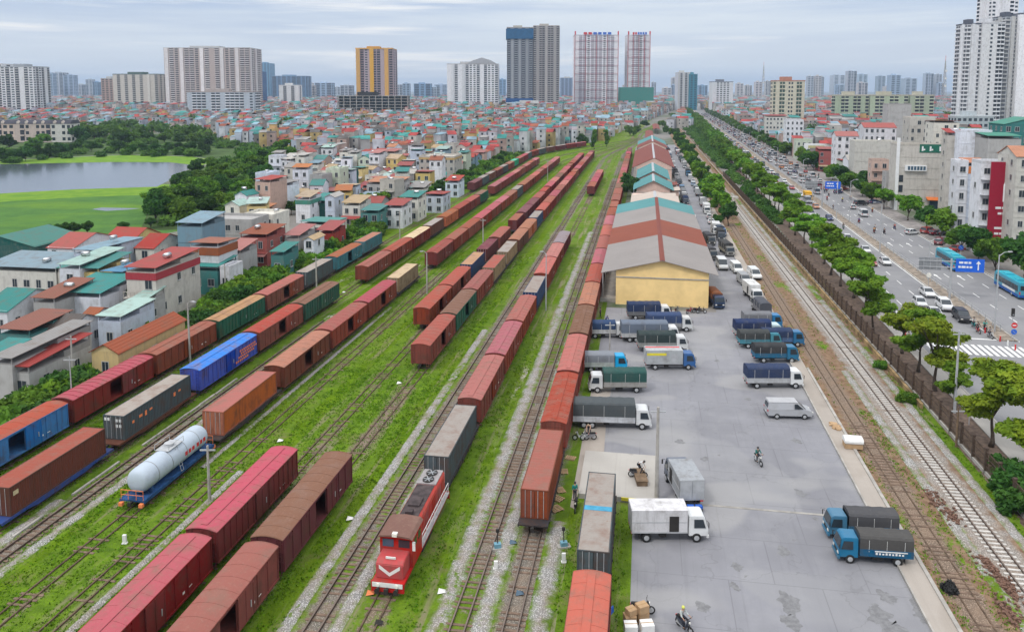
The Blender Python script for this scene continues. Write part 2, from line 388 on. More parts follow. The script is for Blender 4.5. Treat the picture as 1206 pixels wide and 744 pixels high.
M['road'] = mat_asphalt('road_asphalt', (.225, .225, .235), .15, (.27, .27, .27))
M['paving'] = mat_asphalt('pale_paving', (.38, .36, .33), .3, (.44, .42, .39))
M['sand'] = mat_asphalt('sandy_yard', (.35, .31, .27), .2, (.42, .38, .34))
def mat_ground():
    k = NT('city_ground'); v = k.co()
    a = k.noise(.02, 4, .6, v); b = k.noise(.2, 4, .7, v)
    c = k.mix(k.rng(a, .45, .6), (.20, .19, .175), (.07, .10, .045)); c = k.mix(k.rng(b, .4, .7, 0, .6), c, (.26, .245, .23)); return k.fin(c, .95, .1)
M['ground'] = mat_ground()
def mat_field():
    k = NT('field_green'); v = k.co(); a = k.noise(.02, 4, .6, v, stretch=(1, 2.2, 1)); b = k.noise(.15, 5, .7, v); c = k.noise(1.5, 4, .7, v)
    col = k.mix(k.rng(b, .3, .7), (.055, .135, .03), (.085, .19, .035)); col = k.mix(k.rng(a, .5, .68, 0, .8), col, (.14, .25, .02)); col = k.mix(k.rng(c, .4, .8, 0, .4), col, (.03, .08, .02))
    k.bump(c, .6, .2); return k.fin(col, .9, .1)
M['field'] = mat_field()
def mat_bank():
    k = NT('bank_green'); v = k.co(); b = k.noise(.15, 5, .7, v)
    col = k.mix(k.rng(b, .3, .7), (.09, .20, .02), (.17, .28, .025)); return k.fin(col, .9, .1)
M['bank'] = mat_bank()
def mat_water():
    k = NT('lake_water'); v = k.co(); n = k.noise(.5, 3, .6, v, stretch=(.5, 1, 1)); k.bump(n, .25, .06); return k.fin((.075, .09, .115), .13, .5)
M['water'] = mat_water()
M['line'] = plain('road_line', (.72, .72, .70), .7, var=.12, scale=3)
M['rail'] = plain('rail_steel', (.075, .05, .038), .7, .3, 0, .3)
M['rail_old'] = plain('old_rail', (.11, .075, .05), .8, .2, 0, .35)
M['railtop'] = plain('rail_head', (.17, .13, .105), .5, .4, .3)
M['sleeper'] = plain('sleeper_concrete', (.50, .48, .45), .9, .15, var=.15)
M['sleeper_old'] = plain('sleeper_old', (.17, .12, .09), .95, .1, var=.3)
M['wall_conc'] = plain('raw_concrete', (.30, .285, .26), .92, .15, var=.25, scale=.7)

def sheet(name, pts, z, mat, kind='structure', frame=None, label=None, thick=0):
    """flat polygon; pts in the given frame's coordinates"""
    mb = MB(); n = len(pts); mb.add([(x, y, z) for x, y in pts], [tuple(range(n))])
    if thick:
        lo = [(x, y, z-thick) for x, y in pts]; hi = [(x, y, z) for x, y in pts]
        mb = MB(); mb.add(lo+hi, [tuple(range(n, 2*n))]+[(i, (i+1) % n, (i+1) % n+n, i+n) for i in range(n)])
    me = mb.data(name, [mat]); o = bpy.data.objects.new(name, me); COL.objects.link(o)
    if frame is not None: o.rotation_euler = (0, 0, -frame)
    tag(o, label, None, None, kind); return o
def rect(a, b, c, d): return [(a, c), (b, c), (b, d), (a, d)]
# ------------------------------------------------------------------ the ground
sheet('ground', rect(-9000, 9000, -300, 16000), 0, M['ground'])
sheet('yard_grass', [(-76, 20), (-.6, 20), (-.6, 132), (-7.5, 133), (-7.5, 700), (30, 1500), (12, 1500), (-66, 640), (-76, 500)], .004, M['yard_ground'], frame=PSI)
def pz(pts, z=0): return [G(x, y, z) for x, y in pts]
sheet('meadow', pz([(-120, 305), (60, 292), (150, 282), (212, 272), (205, 235), (180, 222), (0, 232), (-220, 240)]), .004, M['field'])
sheet('lake_bank', pz([(-220, 246), (0, 238), (100, 232), (195, 229), (200, 217), (0, 225), (-220, 235)]), .008, M['bank'])
sheet('lake', pz([(-200, 236), (0, 228), (90, 223), (185, 220), (200, 212), (215, 203), (232, 195), (200, 191.3), (130, 191), (80, 192), (0, 193.5), (-200, 196)]), .012, M['water'])
sheet('far_bank', pz([(-200, 196.5), (0, 194), (80, 192.4), (200, 191.6), (235, 195), (262, 190), (225, 184.5), (150, 182.5), (60, 186), (0, 190), (-200, 192)]), .008, M['bank'])
sheet('lake_pool', pz([(108, 246.5), (125, 248.5), (150, 247), (166, 245.5), (120, 244.5)]), .012, M['water'])
# lorry yard
sheet('yard_asphalt', [(-.9, 30), (20.6, 30), (20.6, 560), (12.6, 560), (12.6, 136.5), (-6.5, 136.5), (-6.5, 79.6), (-.9, 79.6)], .008, M['asphalt'], frame=PSI)
sheet('loading_apron', [(-6.4, 69), (-4.8, 67.5), (-4.6, 70), (-.9, 70), (1.2, 71), (1.2, 80), (-3.7, 80.2), (-3.9, 90), (-3.7, 99), (-6.4, 99)], .012, M['sand'], frame=PSI)
sheet('verge', rect(20.6, 35.6, 20, 900), .004, M['verge'], frame=PSI)
sheet('platform_edge', [(20.65, 30), (22.3, 30), (22.3, 520), (20.65, 520)], .16, M['sand'], frame=PSI, thick=.16)
sheet('crossing_slab', rect(20.5, 34, 286, 291), .17, M['paving'], frame=PSI, thick=.17)
# road
sheet('tree_belt', rect(31.5, 35.7, 40, 1500), .009, plain('belt_soil', (.13, .095, .075), .95, .1, var=.35), frame=PSR)
sheet('pavement', rect(35.7, 37.9, 40, 2600), .13, M['paving'], frame=PSR, thick=.13)
sheet('road', rect(37.9, 66.5, 30, 3200), .004+.004, M['road'], frame=PSR)
sheet('forecourt', rect(66.5, 72, 30, 2600), .12, plain('forecourt_paving', (.24, .22, .21), .9, .1, var=.25, scale=.5), frame=PSR, thick=.12)
MED0, MED1, MEDS = 50.7, 53.1, 129
sheet('median', rect(MED0, MED1, MEDS, 3000), .16, plain('median_soil', (.25, .21, .17), .95, .1, var=.4, scale=1), frame=PSR, thick=.16)
def dashes():
    mb = MB(); z = .012
    def r(a, b, c, d): mb.add([(a, c, z), (b, c, z), (b, d, z), (a, d, z)], [(0, 1, 2, 3)])
    r(38.2, 38.35, 134, 900); r(MED0-.45, MED0-.2, 132, 1500); r(MED1+.25, MED1+.45, 129, 1500); r(66.0, 66.15, 60, 900)
    for u in (42, 46.3, 57.5, 62):
        for i in range(90): s0 = 140+i*8.0; r(u-.08, u+.08, s0, s0+3.2)
    for i in range(15): u = 39.2+i*.92; r(u, u+.5, 121.3, 126.2)
    r(38.2, 50.5, 129.2, 129.6)
    for u in (59.8, 55.4):   # arrows
        for s0 in (170, 205, 250): r(u-.1, u+.1, s0, s0+3); mb.add([(u-.45, s0+3, z), (u+.45, s0+3, z), (u, s0+4.6, z)], [(0, 1, 2)])
    o = ob('road_markings', mb, M['line']); o.rotation_euler = (0, 0, -PSR); tag(o, kind='structure')
dashes()
# kerb edges of the median as low concrete
def kerb(name, u, s0, s1, fr, h=.2, w=.22):
    mb = MB(); mb.box(u-w/2, u+w/2, s0, s1, 0, h); o = ob(name, mb, M['concrete']); o.rotation_euler = (0, 0, -fr); tag(o, kind='structure')
kerb('kerb', MED0-.13, MEDS, 1800, PSR); kerb('kerb', MED1+.13, MEDS, 1800, PSR); kerb('kerb', 38.02, 60, 1800, PSR, .17); kerb('kerb', 66.4, 60, 1200, PSR, .17)
kerb('kerb', 20.58, 30, 520, PSI, .21, .14); kerb('kerb', 22.45, 30, 110, PSI, .26, .3)

# ------------------------------------------------------------------ tracks
def curve_u(u0, s, sc=None, g=-6.0, s1=640.0):
    """lateral position: straight, then an easing curve into the throat and out along the main line"""
    if sc is None or s <= sc: return u0
    if s < s1:
        t = (s-sc)/(s1-sc); t = t*t*(3-2*t); return u0+(g-u0)*t
    return g + (s-s1)*.085*min(1, (s-s1)/160)
TRACKS = [(-63.7, 430, 'ballast_old', 56, 900, 1), (-55.0, 392, 'ballast_old', 50, 640, 1), (-51.3, 60, 'ballast_mid', 44, 120, 0), (-45.2, 380, 'ballast_old', 40, 640, 1),
          (-41.0, 200, 'ballast_old', 40, 160, 0), (-34.0, 400, 'ballast_old', 36, 640, 1), (-29.4, 410, 'ballast_old', 36, 640, 1), (-22.6, 420, 'ballast_mid', 34, 900, 1),
          (-18.8, 430, 'ballast_old', 34, 640, 1), (-12.5, 440, 'ballast_mid', 34, 640, 1), (-8.8, None, 'ballast_mid', 34, 520, 0), (-3.1, None, 'ballast_old', 34, 72, 0)]
def track(u0, sc, bal, sA, sB, cv, sleepers='sleeper_old', gauge=1.06, zoff=0.0, sl_n=None, name='railway_track'):
    par = bpy.data.objects.new(name, None); COL.objects.link(par); par.rotation_euler = (0, 0, -PSI); tag(par, kind='structure')
    step = lambda s: 6 if (cv and s > (sc or 1e9)-10) else 40
    ss = [sA]
    while ss[-1] < sB: ss.append(min(sB, ss[-1]+step(ss[-1])))
    scc = sc if cv else None
    cu = [curve_u(u0, s, scc, -6+(u0+30)*.12) for s in ss]
    def nrm(i):
        j, k2 = max(0, i-1), min(len(ss)-1, i+1); du, ds = cu[k2]-cu[j], ss[k2]-ss[j]; l = hypot(du, ds); return ds/l, -du/l
    # ballast sheet with lateral UV
    hw = 2.6; V = []; F = []; UVS = []
    for i, s in enumerate(ss):
        nx, ny = nrm(i)
        for d in (-hw, 0, hw): V.append((cu[i]+nx*d, s+ny*d, .014+zoff+(.05 if d == 0 and sleepers == 'sleeper' else 0.012 if d == 0 else 0))); UVS.append((d, s))
    for i in range(len(ss)-1):
        for k2 in (0, 1): a = i*3+k2; F.append((a, a+1, a+4, a+3))
    me = bpy.data.meshes.new('ballast_bed'); me.from_pydata(V, [], F); uvl = me.uv_layers.new(name='UVMap')
    for lp in me.loops: uvl.data[lp.index].uv = UVS[lp.vertex_index]
    me.materials.append(M[bal]); o = bpy.data.objects.new('ballast_bed', me); COL.objects.link(o); reg(o, par)
    for sd in (-1, 1):
        mb = MB(); pr = []
        for i, s in enumerate(ss):
            nx, ny = nrm(i); c = Vector((cu[i]+nx*sd*gauge/2, s+ny*sd*gauge/2, 0)); w = .055
            a, b = c-Vector((nx, ny, 0))*w, c+Vector((nx, ny, 0))*w
            zt = .15 if bal == 'ballast_old' else (.09 if bal == 'ballast_dirt' else .235); pr.append([(a.x, a.y, .03), (a.x, a.y, zt), (b.x, b.y, zt), (b.x, b.y, .03)])
        vs = [p for r in pr for p in r]
        for i in range(len(pr)-1):
            o4 = i*4; mb.add([vs[o4+j] for j in range(8)], [(0, 1, 5, 4), (2, 3, 7, 6)], 0); mb.add([vs[o4+j] for j in range(8)], [(1, 2, 6, 5)], 1)
        ob('rail', mb, [M['rail_old'], M['rail_old']] if bal in ('ballast_old', 'ballast_dirt') else [M['rail'], M['railtop']], par)
    mb = MB(); s = sA; rr = random.Random(int(abs(u0)*10))
    while s < min(sB, sl_n or 330):
        if rr.random() < (.97 if sleepers == 'sleeper' else (.3 if bal == 'ballast_old' else .65)):
            c = curve_u(u0, s, scc, -6+(u0+30)*.12); mb.obox((c+rr.uniform(-.03, .03), s, (.075 if sleepers == 'sleeper' else .042)+zoff), .98, .11, .035, rr.uniform(-.02, .02))
        s += .62
    if mb.v: tag(ob('sleepers', mb, M[sleepers], par), kind='stuff')
for t in TRACKS: track(*t)
track(29.5, None, 'ballast_clean', 34, 1100, 0, 'sleeper', sl_n=300, gauge=1.12)
track(24.5, None, 'ballast_dirt', 34, 230, 0, 'sleeper_old', sl_n=92)
# pale gravel windrows beside the tracks
def windrow(u, s0, s1, w):
    V = []; F = []; U = []; n = int((s1-s0)/8)+1
    for i in range(n+1):
        s = s0+(s1-s0)*i/n
        for d in (-w, 0, w): V.append((u+d, s, .03+(.12 if d == 0 else 0))); U.append((d*1.0, s))
        if i < n:
            for k2 in (0, 1): a = i*3+k2; F.append((a, a+1, a+4, a+3))
    me = bpy.data.meshes.new('gravel_ridge'); me.from_pydata(V, [], F); l = me.uv_layers.new(name='UVMap')
    for lp in me.loops: l.data[lp.index].uv = U[lp.vertex_index]
    me.materials.append(M['gravel']); o = bpy.data.objects.new('gravel_ridge', me); COL.objects.link(o); o.rotation_euler = (0, 0, -PSI); tag(o, kind='structure')
for a in ((-14.0, 34, 210, .8), (-10.9, 34, 120, .7), (-6.9, 34, 66, .9), (-21.0, 34, 200, .5), (-24.6, 34, 120, .5), (-43.6, 70, 130, .3), (-39.4, 40, 70, .35), (-53.1, 40, 62, .6), (-49.6, 44, 90, .5), (27.3, 34, 110, .5), (32.0, 34, 300, .5)): windrow(*a)
# open concrete drain between the left tracks
def drain():
    mb = MB(); rr = random.Random(4); s = 44
    while s < 96:
        l = rr.uniform(1.5, 4)
        if rr.random() < .75: mb.obox((-52.6+rr.uniform(-.06, .06), s+l/2, .09), .11, l/2-.05, .09, rr.uniform(-.01, .01))
        if rr.random() < .4: mb.obox((-51.95, s+l/2, .07), .09, l/2-.1, .07, rr.uniform(-.02, .02))
        s += l
    o = ob('drain', mb, M['concrete']); o.rotation_euler = (0, 0, -PSI); tag(o, kind='structure')
drain()

# ------------------------------------------------------------------ grass tufts (nobody could count them)
def tufts(name, regions, dens, mat, hmin=.05, hmax=.19, seed=1):
    rg = np.random.default_rng(seed); out = []
    for (u0, u1, s0, s1, fac, skip) in regions:
        n = int((u1-u0)*(s1-s0)*dens*fac)
        if n <= 0: continue
        u = rg.uniform(u0, u1, n); s = rg.uniform(s0, s1, n)
        nz = np.sin(u*1.3+np.sin(s*.31)*2)*np.cos(s*.47+np.sin(u*.9))+np.sin(u*4.1+s*.8)*.4
        keep = nz+rg.uniform(-.9, .9, n) > -.35
        for c, hw in skip: keep &= (np.abs(u-c) > hw)
        u, s = u[keep], s[keep]; m = len(u)
        for b in range(3):
            a = rg.uniform(0, 2*pi, m); h = rg.uniform(hmin, hmax, m); w = rg.uniform(.04, .10, m); ln = rg.uniform(-.15, .15, (m, 2))
            ox = rg.normal(0, .07, m); oy = rg.normal(0, .07, m)
            x, y = u+ox, s+oy; dx, dy = np.cos(a)*w, np.sin(a)*w
            q = np.zeros((m, 3, 3), np.float32)
            q[:, 0] = np.stack([x-dx, y-dy, np.full(m, .0)], 1); q[:, 1] = np.stack([x+dx, y+dy, np.full(m, .0)], 1); q[:, 2] = np.stack([x+ln[:, 0], y+ln[:, 1], h], 1)
            out.append(q)
    me = quads(name, np.concatenate(out), [mat], 3); o = bpy.data.objects.new(name, me); COL.objects.link(o); o.rotation_euler = (0, 0, -PSI); tag(o, kind='stuff'); return o
def mat_blade():
    k = NT('grass_blade'); v = k.co(); a = k.noise(.1, 3, .6, v); b = k.noise(1.2, 3, .7, v)
    c = k.mix(k.rng(b, .3, .7), (.055, .135, .006), (.12, .25, .012)); c = k.mix(k.rng(a, .5, .7, 0, .6), c, (.22, .29, .02)); return k.fin(c, 1, 0)
M['blade'] = mat_blade()
TS = [(-51.3, .5), (-22.6, 1.4), (-18.8, 1.0), (-12.5, 1.0), (-8.8, 1.0), (-14.0, .7), (-10.9, .6), (-6.9, .7), (-24.6, .4), (-53.1, .7), (-3.1, 1.1)]
tufts('grass', [(-75, -24, 42, 100, 1.9, TS), (-75, -24, 100, 180, .9, TS), (-24, -16, 42, 120, .6, TS), (-17, -13.5, 42, 120, .8, TS), (-12, -9.5, 42, 90, .5, TS), (-8, -4.6, 42, 68, .8, TS), (-1.9, -1.0, 42, 69, .8, []),
                (22.6, 23.6, 48, 92, 1.4, []), (25.4, 27.2, 48, 96, 1.6, []), (32.0, 33.6, 70, 110, 1.6, []), (25.5, 27.8, 96, 260, .25, []), (31.8, 33.4, 110, 260, .45, []), (21, 23.5, 95, 220, .25, [])], 10, M['blade'])
# ------------------------------------------------------------------ rolling stock (local +Y along the track, rail head at z = .235)
RZ = .235
def m_wheelset():
    mb = MB()
    for sx in (-1, 1):
        x = sx*.5; mb.tube([(x-sx*.04, 0, .40), (x+sx*.06, 0, .40)], [.42, .40], 14); mb.tube([(x+sx*.06, 0, .40), (x+sx*.16, 0, .40)], [.12, .12], 8)
    mb.tube([(-.5, 0, .40), (.5, 0, .40)], .07, 6); return mb.data('wheelset', [M['dark']])
def m_bogie(m='dark'):
    mb = MB()
    for sx in (-1, 1):
        x = sx*.72; mb.prism([(-1.15, .42), (-.95, .62), (-.35, .72), (.35, .72), (.95, .62), (1.15, .42), (.85, .36), (.3, .30), (-.3, .30), (-.85, .36)], x-.06, x+.06)
        for y in (-.8, .8): mb.box(x-.1, x+.1, y-.16, y+.16, .28, .55)
    mb.box(-.7, .7, -.25, .25, .5, .75); return mb.data('bogie', [M[m]])
_c = {}
def cached(k, f):
    if k not in _c: _c[k] = f()
    return _c[k]
def add_bogies(root, L, detail, mat='dark'):
    for sy in (-1, 1):
        b = ob('bogie', cached('bogie'+mat, lambda: m_bogie(mat)), None, root, loc=(0, sy*(L/2-2.4), RZ))
        if detail:
            for wy in (-.8, .8): ob('wheelset', cached('wheelset', m_wheelset), None, b, loc=(0, wy, 0))
def add_couplers(root, L, z=.85):
    for sy in (-1, 1):
        mb = MB(); mb.box(-.09, .09, min(sy*(L/2-.1), sy*(L/2+.38)), max(sy*(L/2-.1), sy*(L/2+.38)), z-.1, z+.12); mb.box(-.16, .16, min(sy*(L/2+.3), sy*(L/2+.45)), max(sy*(L/2+.3), sy*(L/2+.45)), z-.18, z+.18)
        ob('coupler', mb, M['dark'], root)
WL, WW = 14.5, 2.62      # wagon body
def roof_arc(h0, rise, n=9, w=WW):
    return [(w/2*math.sin(-pi/2+pi*i/(n-1))*1.015 if False else -w/2*1.015+w*1.015*i/(n-1), h0+rise*(1-(2*i/(n-1)-1)**2)) for i in range(n)]
def boxcar(style, detail=True):
    """style: 0 doors shut, 1 the right-hand door slid open, 2 ribbed roof, open; 3 many narrow ribs, shut"""
    L = WL; z0, z1 = 1.05, 3.55; dw = 1.05
    root = thing('boxcar', 'x', 'boxcar')
    b = MB(); t = .06; opn = style in (1, 2); hw = WW/2
    b.box(-hw, hw, -L/2, L/2, z0-.06, z0, 0)                          # floor
    for sy in (-1, 1):                                                # ends
        y = sy*(L/2-t/2); b.box(-hw, hw, y-t/2, y+t/2, z0, z1, 0); arc = roof_arc(z1, .22)
        b.prism([(x, z) for x, z in arc], y-t/2, y+t/2, 0, axis='y')
        for x in (-.85, 0, .85): b.box(x-.05, x+.05, min(y, y+sy*.09), max(y, y+sy*.09), z0, z1)
        for z in (1.7, 2.5, 3.2): b.box(-hw, hw, min(y, y+sy*.06), max(y, y+sy*.06), z-.04, z+.04)
    for sx in (-1, 1):                                                # sides with a door opening
        x0, x1 = sorted((sx*hw, sx*(hw-t)))
        b.box(x0, x1, -L/2+t, -dw, z0, z1); b.box(x0, x1, dw, L/2-t, z0, z1); b.box(x0, x1, -dw, dw, z1-.28, z1)
        nr = 9 if style != 3 else 15
        for i in range(nr+1):
            y = -L/2+.1+(L-.2)*i/nr
            if abs(y) > dw+.1: xa, xb = sorted((sx*hw, sx*(hw+.07))); b.box(xa, xb, y-.045, y+.045, z0-.02, z1-.02)
        xa, xb = sorted((sx*hw, sx*(hw+.08))); b.box(xa, xb, -L/2, L/2, z0-.10, z0+.04); b.box(xa, xb, -L/2, L/2, z1-.09, z1)
        for i in range(2):
            for sgn in (-1, 1):                                       # small vents
                y = sgn*(2.6+i*3.1); xa, xb = sorted((sx*hw, sx*(hw+.03))); b.box(xa, xb, y-.35, y+.35, 3.0, 3.28, 0)
    ob('body', b, M['wagon_side'], root)
    r = MB(); n = 9; arc = [(-WW/2*1.03+WW*1.03*i/(n-1), z1+.01+.24*(1-(2*i/(n-1)-1)**2)) for i in range(n)]
    V = [(x, y, z) for y in (-L/2-.08, L/2+.08) for x, z in arc]; V += [(x, y, z-.05) for x, y, z in V]
    F = [(i, i+1, n+i+1, n+i) for i in range(n-1)]+[(2*n+i+1, 2*n+i, 3*n+i, 3*n+i+1) for i in range(n-1)]+[(0, n, 3*n, 2*n), (n-1, 3*n-1, 4*n-1, 2*n-1)]+[(i, 2*n+i, 2*n+i+1, i+1) for i in range(n-1)]+[(n+i, n+i+1, 3*n+i+1, 3*n+i) for i in range(n-1)]
    r.add(V, F)
    nb = 10 if style != 2 else 15
    for j in range(nb+1):
        y = -L/2+L*j/nb; w = .03 if style != 2 else .07; h = .02 if style != 2 else .06
        V = [(x, yy, z+zz) for yy in (y-w, y+w) for zz in (0, h) for x, z in arc]
        r.add(V, [(n+i, n+i+1, 3*n+i+1, 3*n+i) for i in range(n-1)]+[(i, i+1, n+i+1, n+i) for i in range(n-1)]+[(2*n+i+1, 2*n+i, 3*n+i, 3*n+i+1) for i in range(n-1)])
    if detail and style in (0, 3): r.box(-.28, .28, -L/2+.4, L/2-.4, z1+.275, z1+.30)
    ob('roof', r, M['wagon_roof'], root)
    for sx in (-1, 1):
        slide = 2.15 if (opn and sx > 0) else (0 if not (opn and style == 2) else 0)
        d = MB(); xa, xb = sorted((sx*(hw+.02), sx*(hw+.11))); d.box(xa, xb, -dw+slide, dw+slide, z0+.03, z1-.12)
        for y in (-dw, 0, dw): xc, xd = sorted((sx*(hw+.10), sx*(hw+.15))); d.box(xc, xd, y+slide-.04, y+slide+.04, z0+.03, z1-.12)
        dd = ob('sliding_door', d, M['wagon_side'], root)
        if detail:
            e = MB(); xc, xd = sorted((sx*(hw+.15), sx*(hw+.19))); e.box(xc, xd, dw+slide-.5, dw+slide-.42, 1.8, 2.3); ob('door_handle', e, M['galv'], dd)
            pl = MB(); xc, xd = sorted((sx*(hw+.002), sx*(hw+.015))); pl.box(xc, xd, 3.3, 3.55, 1.5, 1.68); pl.box(xc, xd, 4.1, 4.5, 1.56, 1.63); ob('number_panel', pl, M['white'], root)
    f = MB(); f.box(-.18, .18, -L/2, L/2, .72, .98)
    for sx in (-1, 1): f.box(sx*1.15-.06, sx*1.15+.06, -L/2, L/2, .80, .985)
    f.box(-.6, .1, -1.4, -.2, .5, .8); f.tube([(.5, -.7, .62), (.5, .7, .62)], .2, 8)
    ob('underframe', f, M['dark'], root)
    add_bogies(root, L, detail)
    if detail:
        add_couplers(root, L)
        for sx, sy in ((1, -1), (-1, 1), (-1, -1)):
            l = MB(); y = sy*(L/2+.07)
            for q in (-.18, .18): l.bar((sx*1.0+q, y, .6), (sx*1.0+q, y, 3.6), .035)
            for j in range(8): l.bar((sx*1.0-.18, y, .7+j*.38), (sx*1.0+.18, y, .7+j*.38), .03)
            ob('ladder', l, M['wagon_side'], root)
    return root
def flat_wagon(detail=True):
    L = WL; root = thing('flat_wagon', 'x', 'flat wagon')
    f = MB(); f.box(-1.22, 1.22, -L/2, L/2, .92, 1.04)
    for sx in (-1, 1):
        a, b = sorted((sx*1.22, sx*1.30)); f.prism([(-L/2, 1.06), (L/2, 1.06), (L/2, .82), (4.2, .80), (3.2, .62), (-3.2, .62), (-4.2, .80), (-L/2, .82)], a, b)
        for j in range(8): y = -6.3+j*1.8; c, d = sorted((sx*1.30, sx*1.36)); f.box(c, d, y-.05, y+.05, .84, 1.02)
    ob('deck', f, M['wagon_side'], root); add_bogies(root, L, detail)
    if detail: add_couplers(root, L)
    return root
def container(L=12.4, marks=0, detail=True):
    root = thing('shipping_container', 'x', 'container'); w, h = 2.44, 2.62; hw = w/2
    b = MB(); p = .28
    for sx in (-1, 1):        # corrugated sides
        V = []; n = int(L/p); xs = []
        for i in range(n*4+1):
            y = -L/2+.1+(L-.2)*i/(n*4); ph = i % 4; V.append((sx*(hw-.05-(.045 if ph in (1, 2) else 0)), y))
        vs = [(x, y, z) for z in (.14, h-.12) for x, y in V]; m = len(V); b.add(vs, [(i, i+1, m+i+1, m+i) for i in range(m-1)])
    V = [(-hw+.1+(w-.2)*i/32, L/2-.05-(.04 if i % 4 in (1, 2) else 0)) for i in range(33)]
    vs = [(x, y, z) for z in (.14, h-.12) for x, y in V]; b.add(vs, [(i, i+1, 33+i+1, 33+i) for i in range(32)])
    b.box(-hw+.03, hw-.03, -L/2+.03, L/2-.03, .02, .13)
    ob('body', b, M['wagon_side'], root)
    f = MB()
    for sx in (-1, 1):
        a, c = sorted((sx*hw, sx*(hw-.09))); f.box(a, c, -L/2+.12, L/2-.12, 0, .15); f.box(a, c, -L/2+.12, L/2-.12, h-.13, h-.006)
        for sy in (-1, 1): y0, y1 = sorted((sy*L/2, sy*(L/2-.12))); a2, c2 = sorted((sx*(hw+.004), sx*(hw-.12))); f.box(a2, c2, y0, y1, 0, h)
    for sy in (-1, 1): y0, y1 = sorted((sy*L/2, sy*(L/2-.1))); f.box(-hw+.12, hw-.12, y0, y1, 0, .15); f.box(-hw+.12, hw-.12, y0, y1, h-.13, h-.006)
    ob('frame', f, M['wagon_side'], root)
    r = MB(); n = int(L/.5); V = [(-L/2+.1+(L-.2)*i/(n*2), h-.03+(.02 if i % 2 else 0)) for i in range(n*2+1)]; m = len(V)
    r.add([(x, y, z) for x in (-hw+.08, hw-.08) for y, z in V], [(i, i+1, m+i+1, m+i) for i in range(m-1)]); ob('roof', r, M['wagon_roof'], root)
    for sx in (-1, 1):
        a, c = sorted((sx*.02, sx*(hw-.13))); d = MB(); d.box(a, c, -L/2+.02, -L/2+.07, .16, h-.14)
        for z in (.6, 1.25, 1.9): d.box(a+.05, c-.05, -L/2-.0, -L/2+.02, z-.14, z+.14)
        dd = ob('door', d, M['wagon_side'], root)
        if detail:
            e = MB()
            for q in (.3, .8): e.bar((sx*q, -L/2-.03, .1), (sx*q, -L/2-.03, h-.08), .04)
            ob('lock_rod', e, M['galv'], dd)
    if marks == 1:      # orange lettering blocks on the side, white squares on the door
        for sx in (-1, 1):
            g = MB(); x = sx*(hw+.001)
            for (y, z, wy, wz) in ((-3.4, 1.55, .55, .30), (-2.5, 1.5, .35, .55), (-1.6, 1.6, .5, .22), (2.9, 1.5, .4, .45), (3.9, 1.6, .45, .25), (-4.7, 1.4, .35, .3)):
                a, c = sorted((x, x+sx*.006)); g.box(a, c, y-wy/2, y+wy/2, z-wz/2, z+wz/2)
            ob('lettering', g, M['orange_mark'], root)
        g = MB()
        for (x, z) in ((-.95, 2.2), (-.6, 2.2), (.35, 2.1), (.75, 2.1), (.35, 1.5), (.75, 1.5)): g.box(x-.13, x+.13, -L/2-.012, -L/2-.004, z-.16, z+.16)
        ob('placard', g, M['white'], root)
    if marks == 2:
        g = MB(); g.box(hw+.001, hw+.01, -L/2+.4, -L/2+1.0, 1.7, 2.1); ob('placard', g, plain('tan_placard', (.5, .42, .25)), root)
    if marks == 3:
        g = MB(); g.box(-hw+.09, hw-.09, -.35, .35, h-.004, h+.006); ob('stripe', g, plain('sky_blue_stripe', (.05, .27, .42), .7, var=.2), root)
    return root
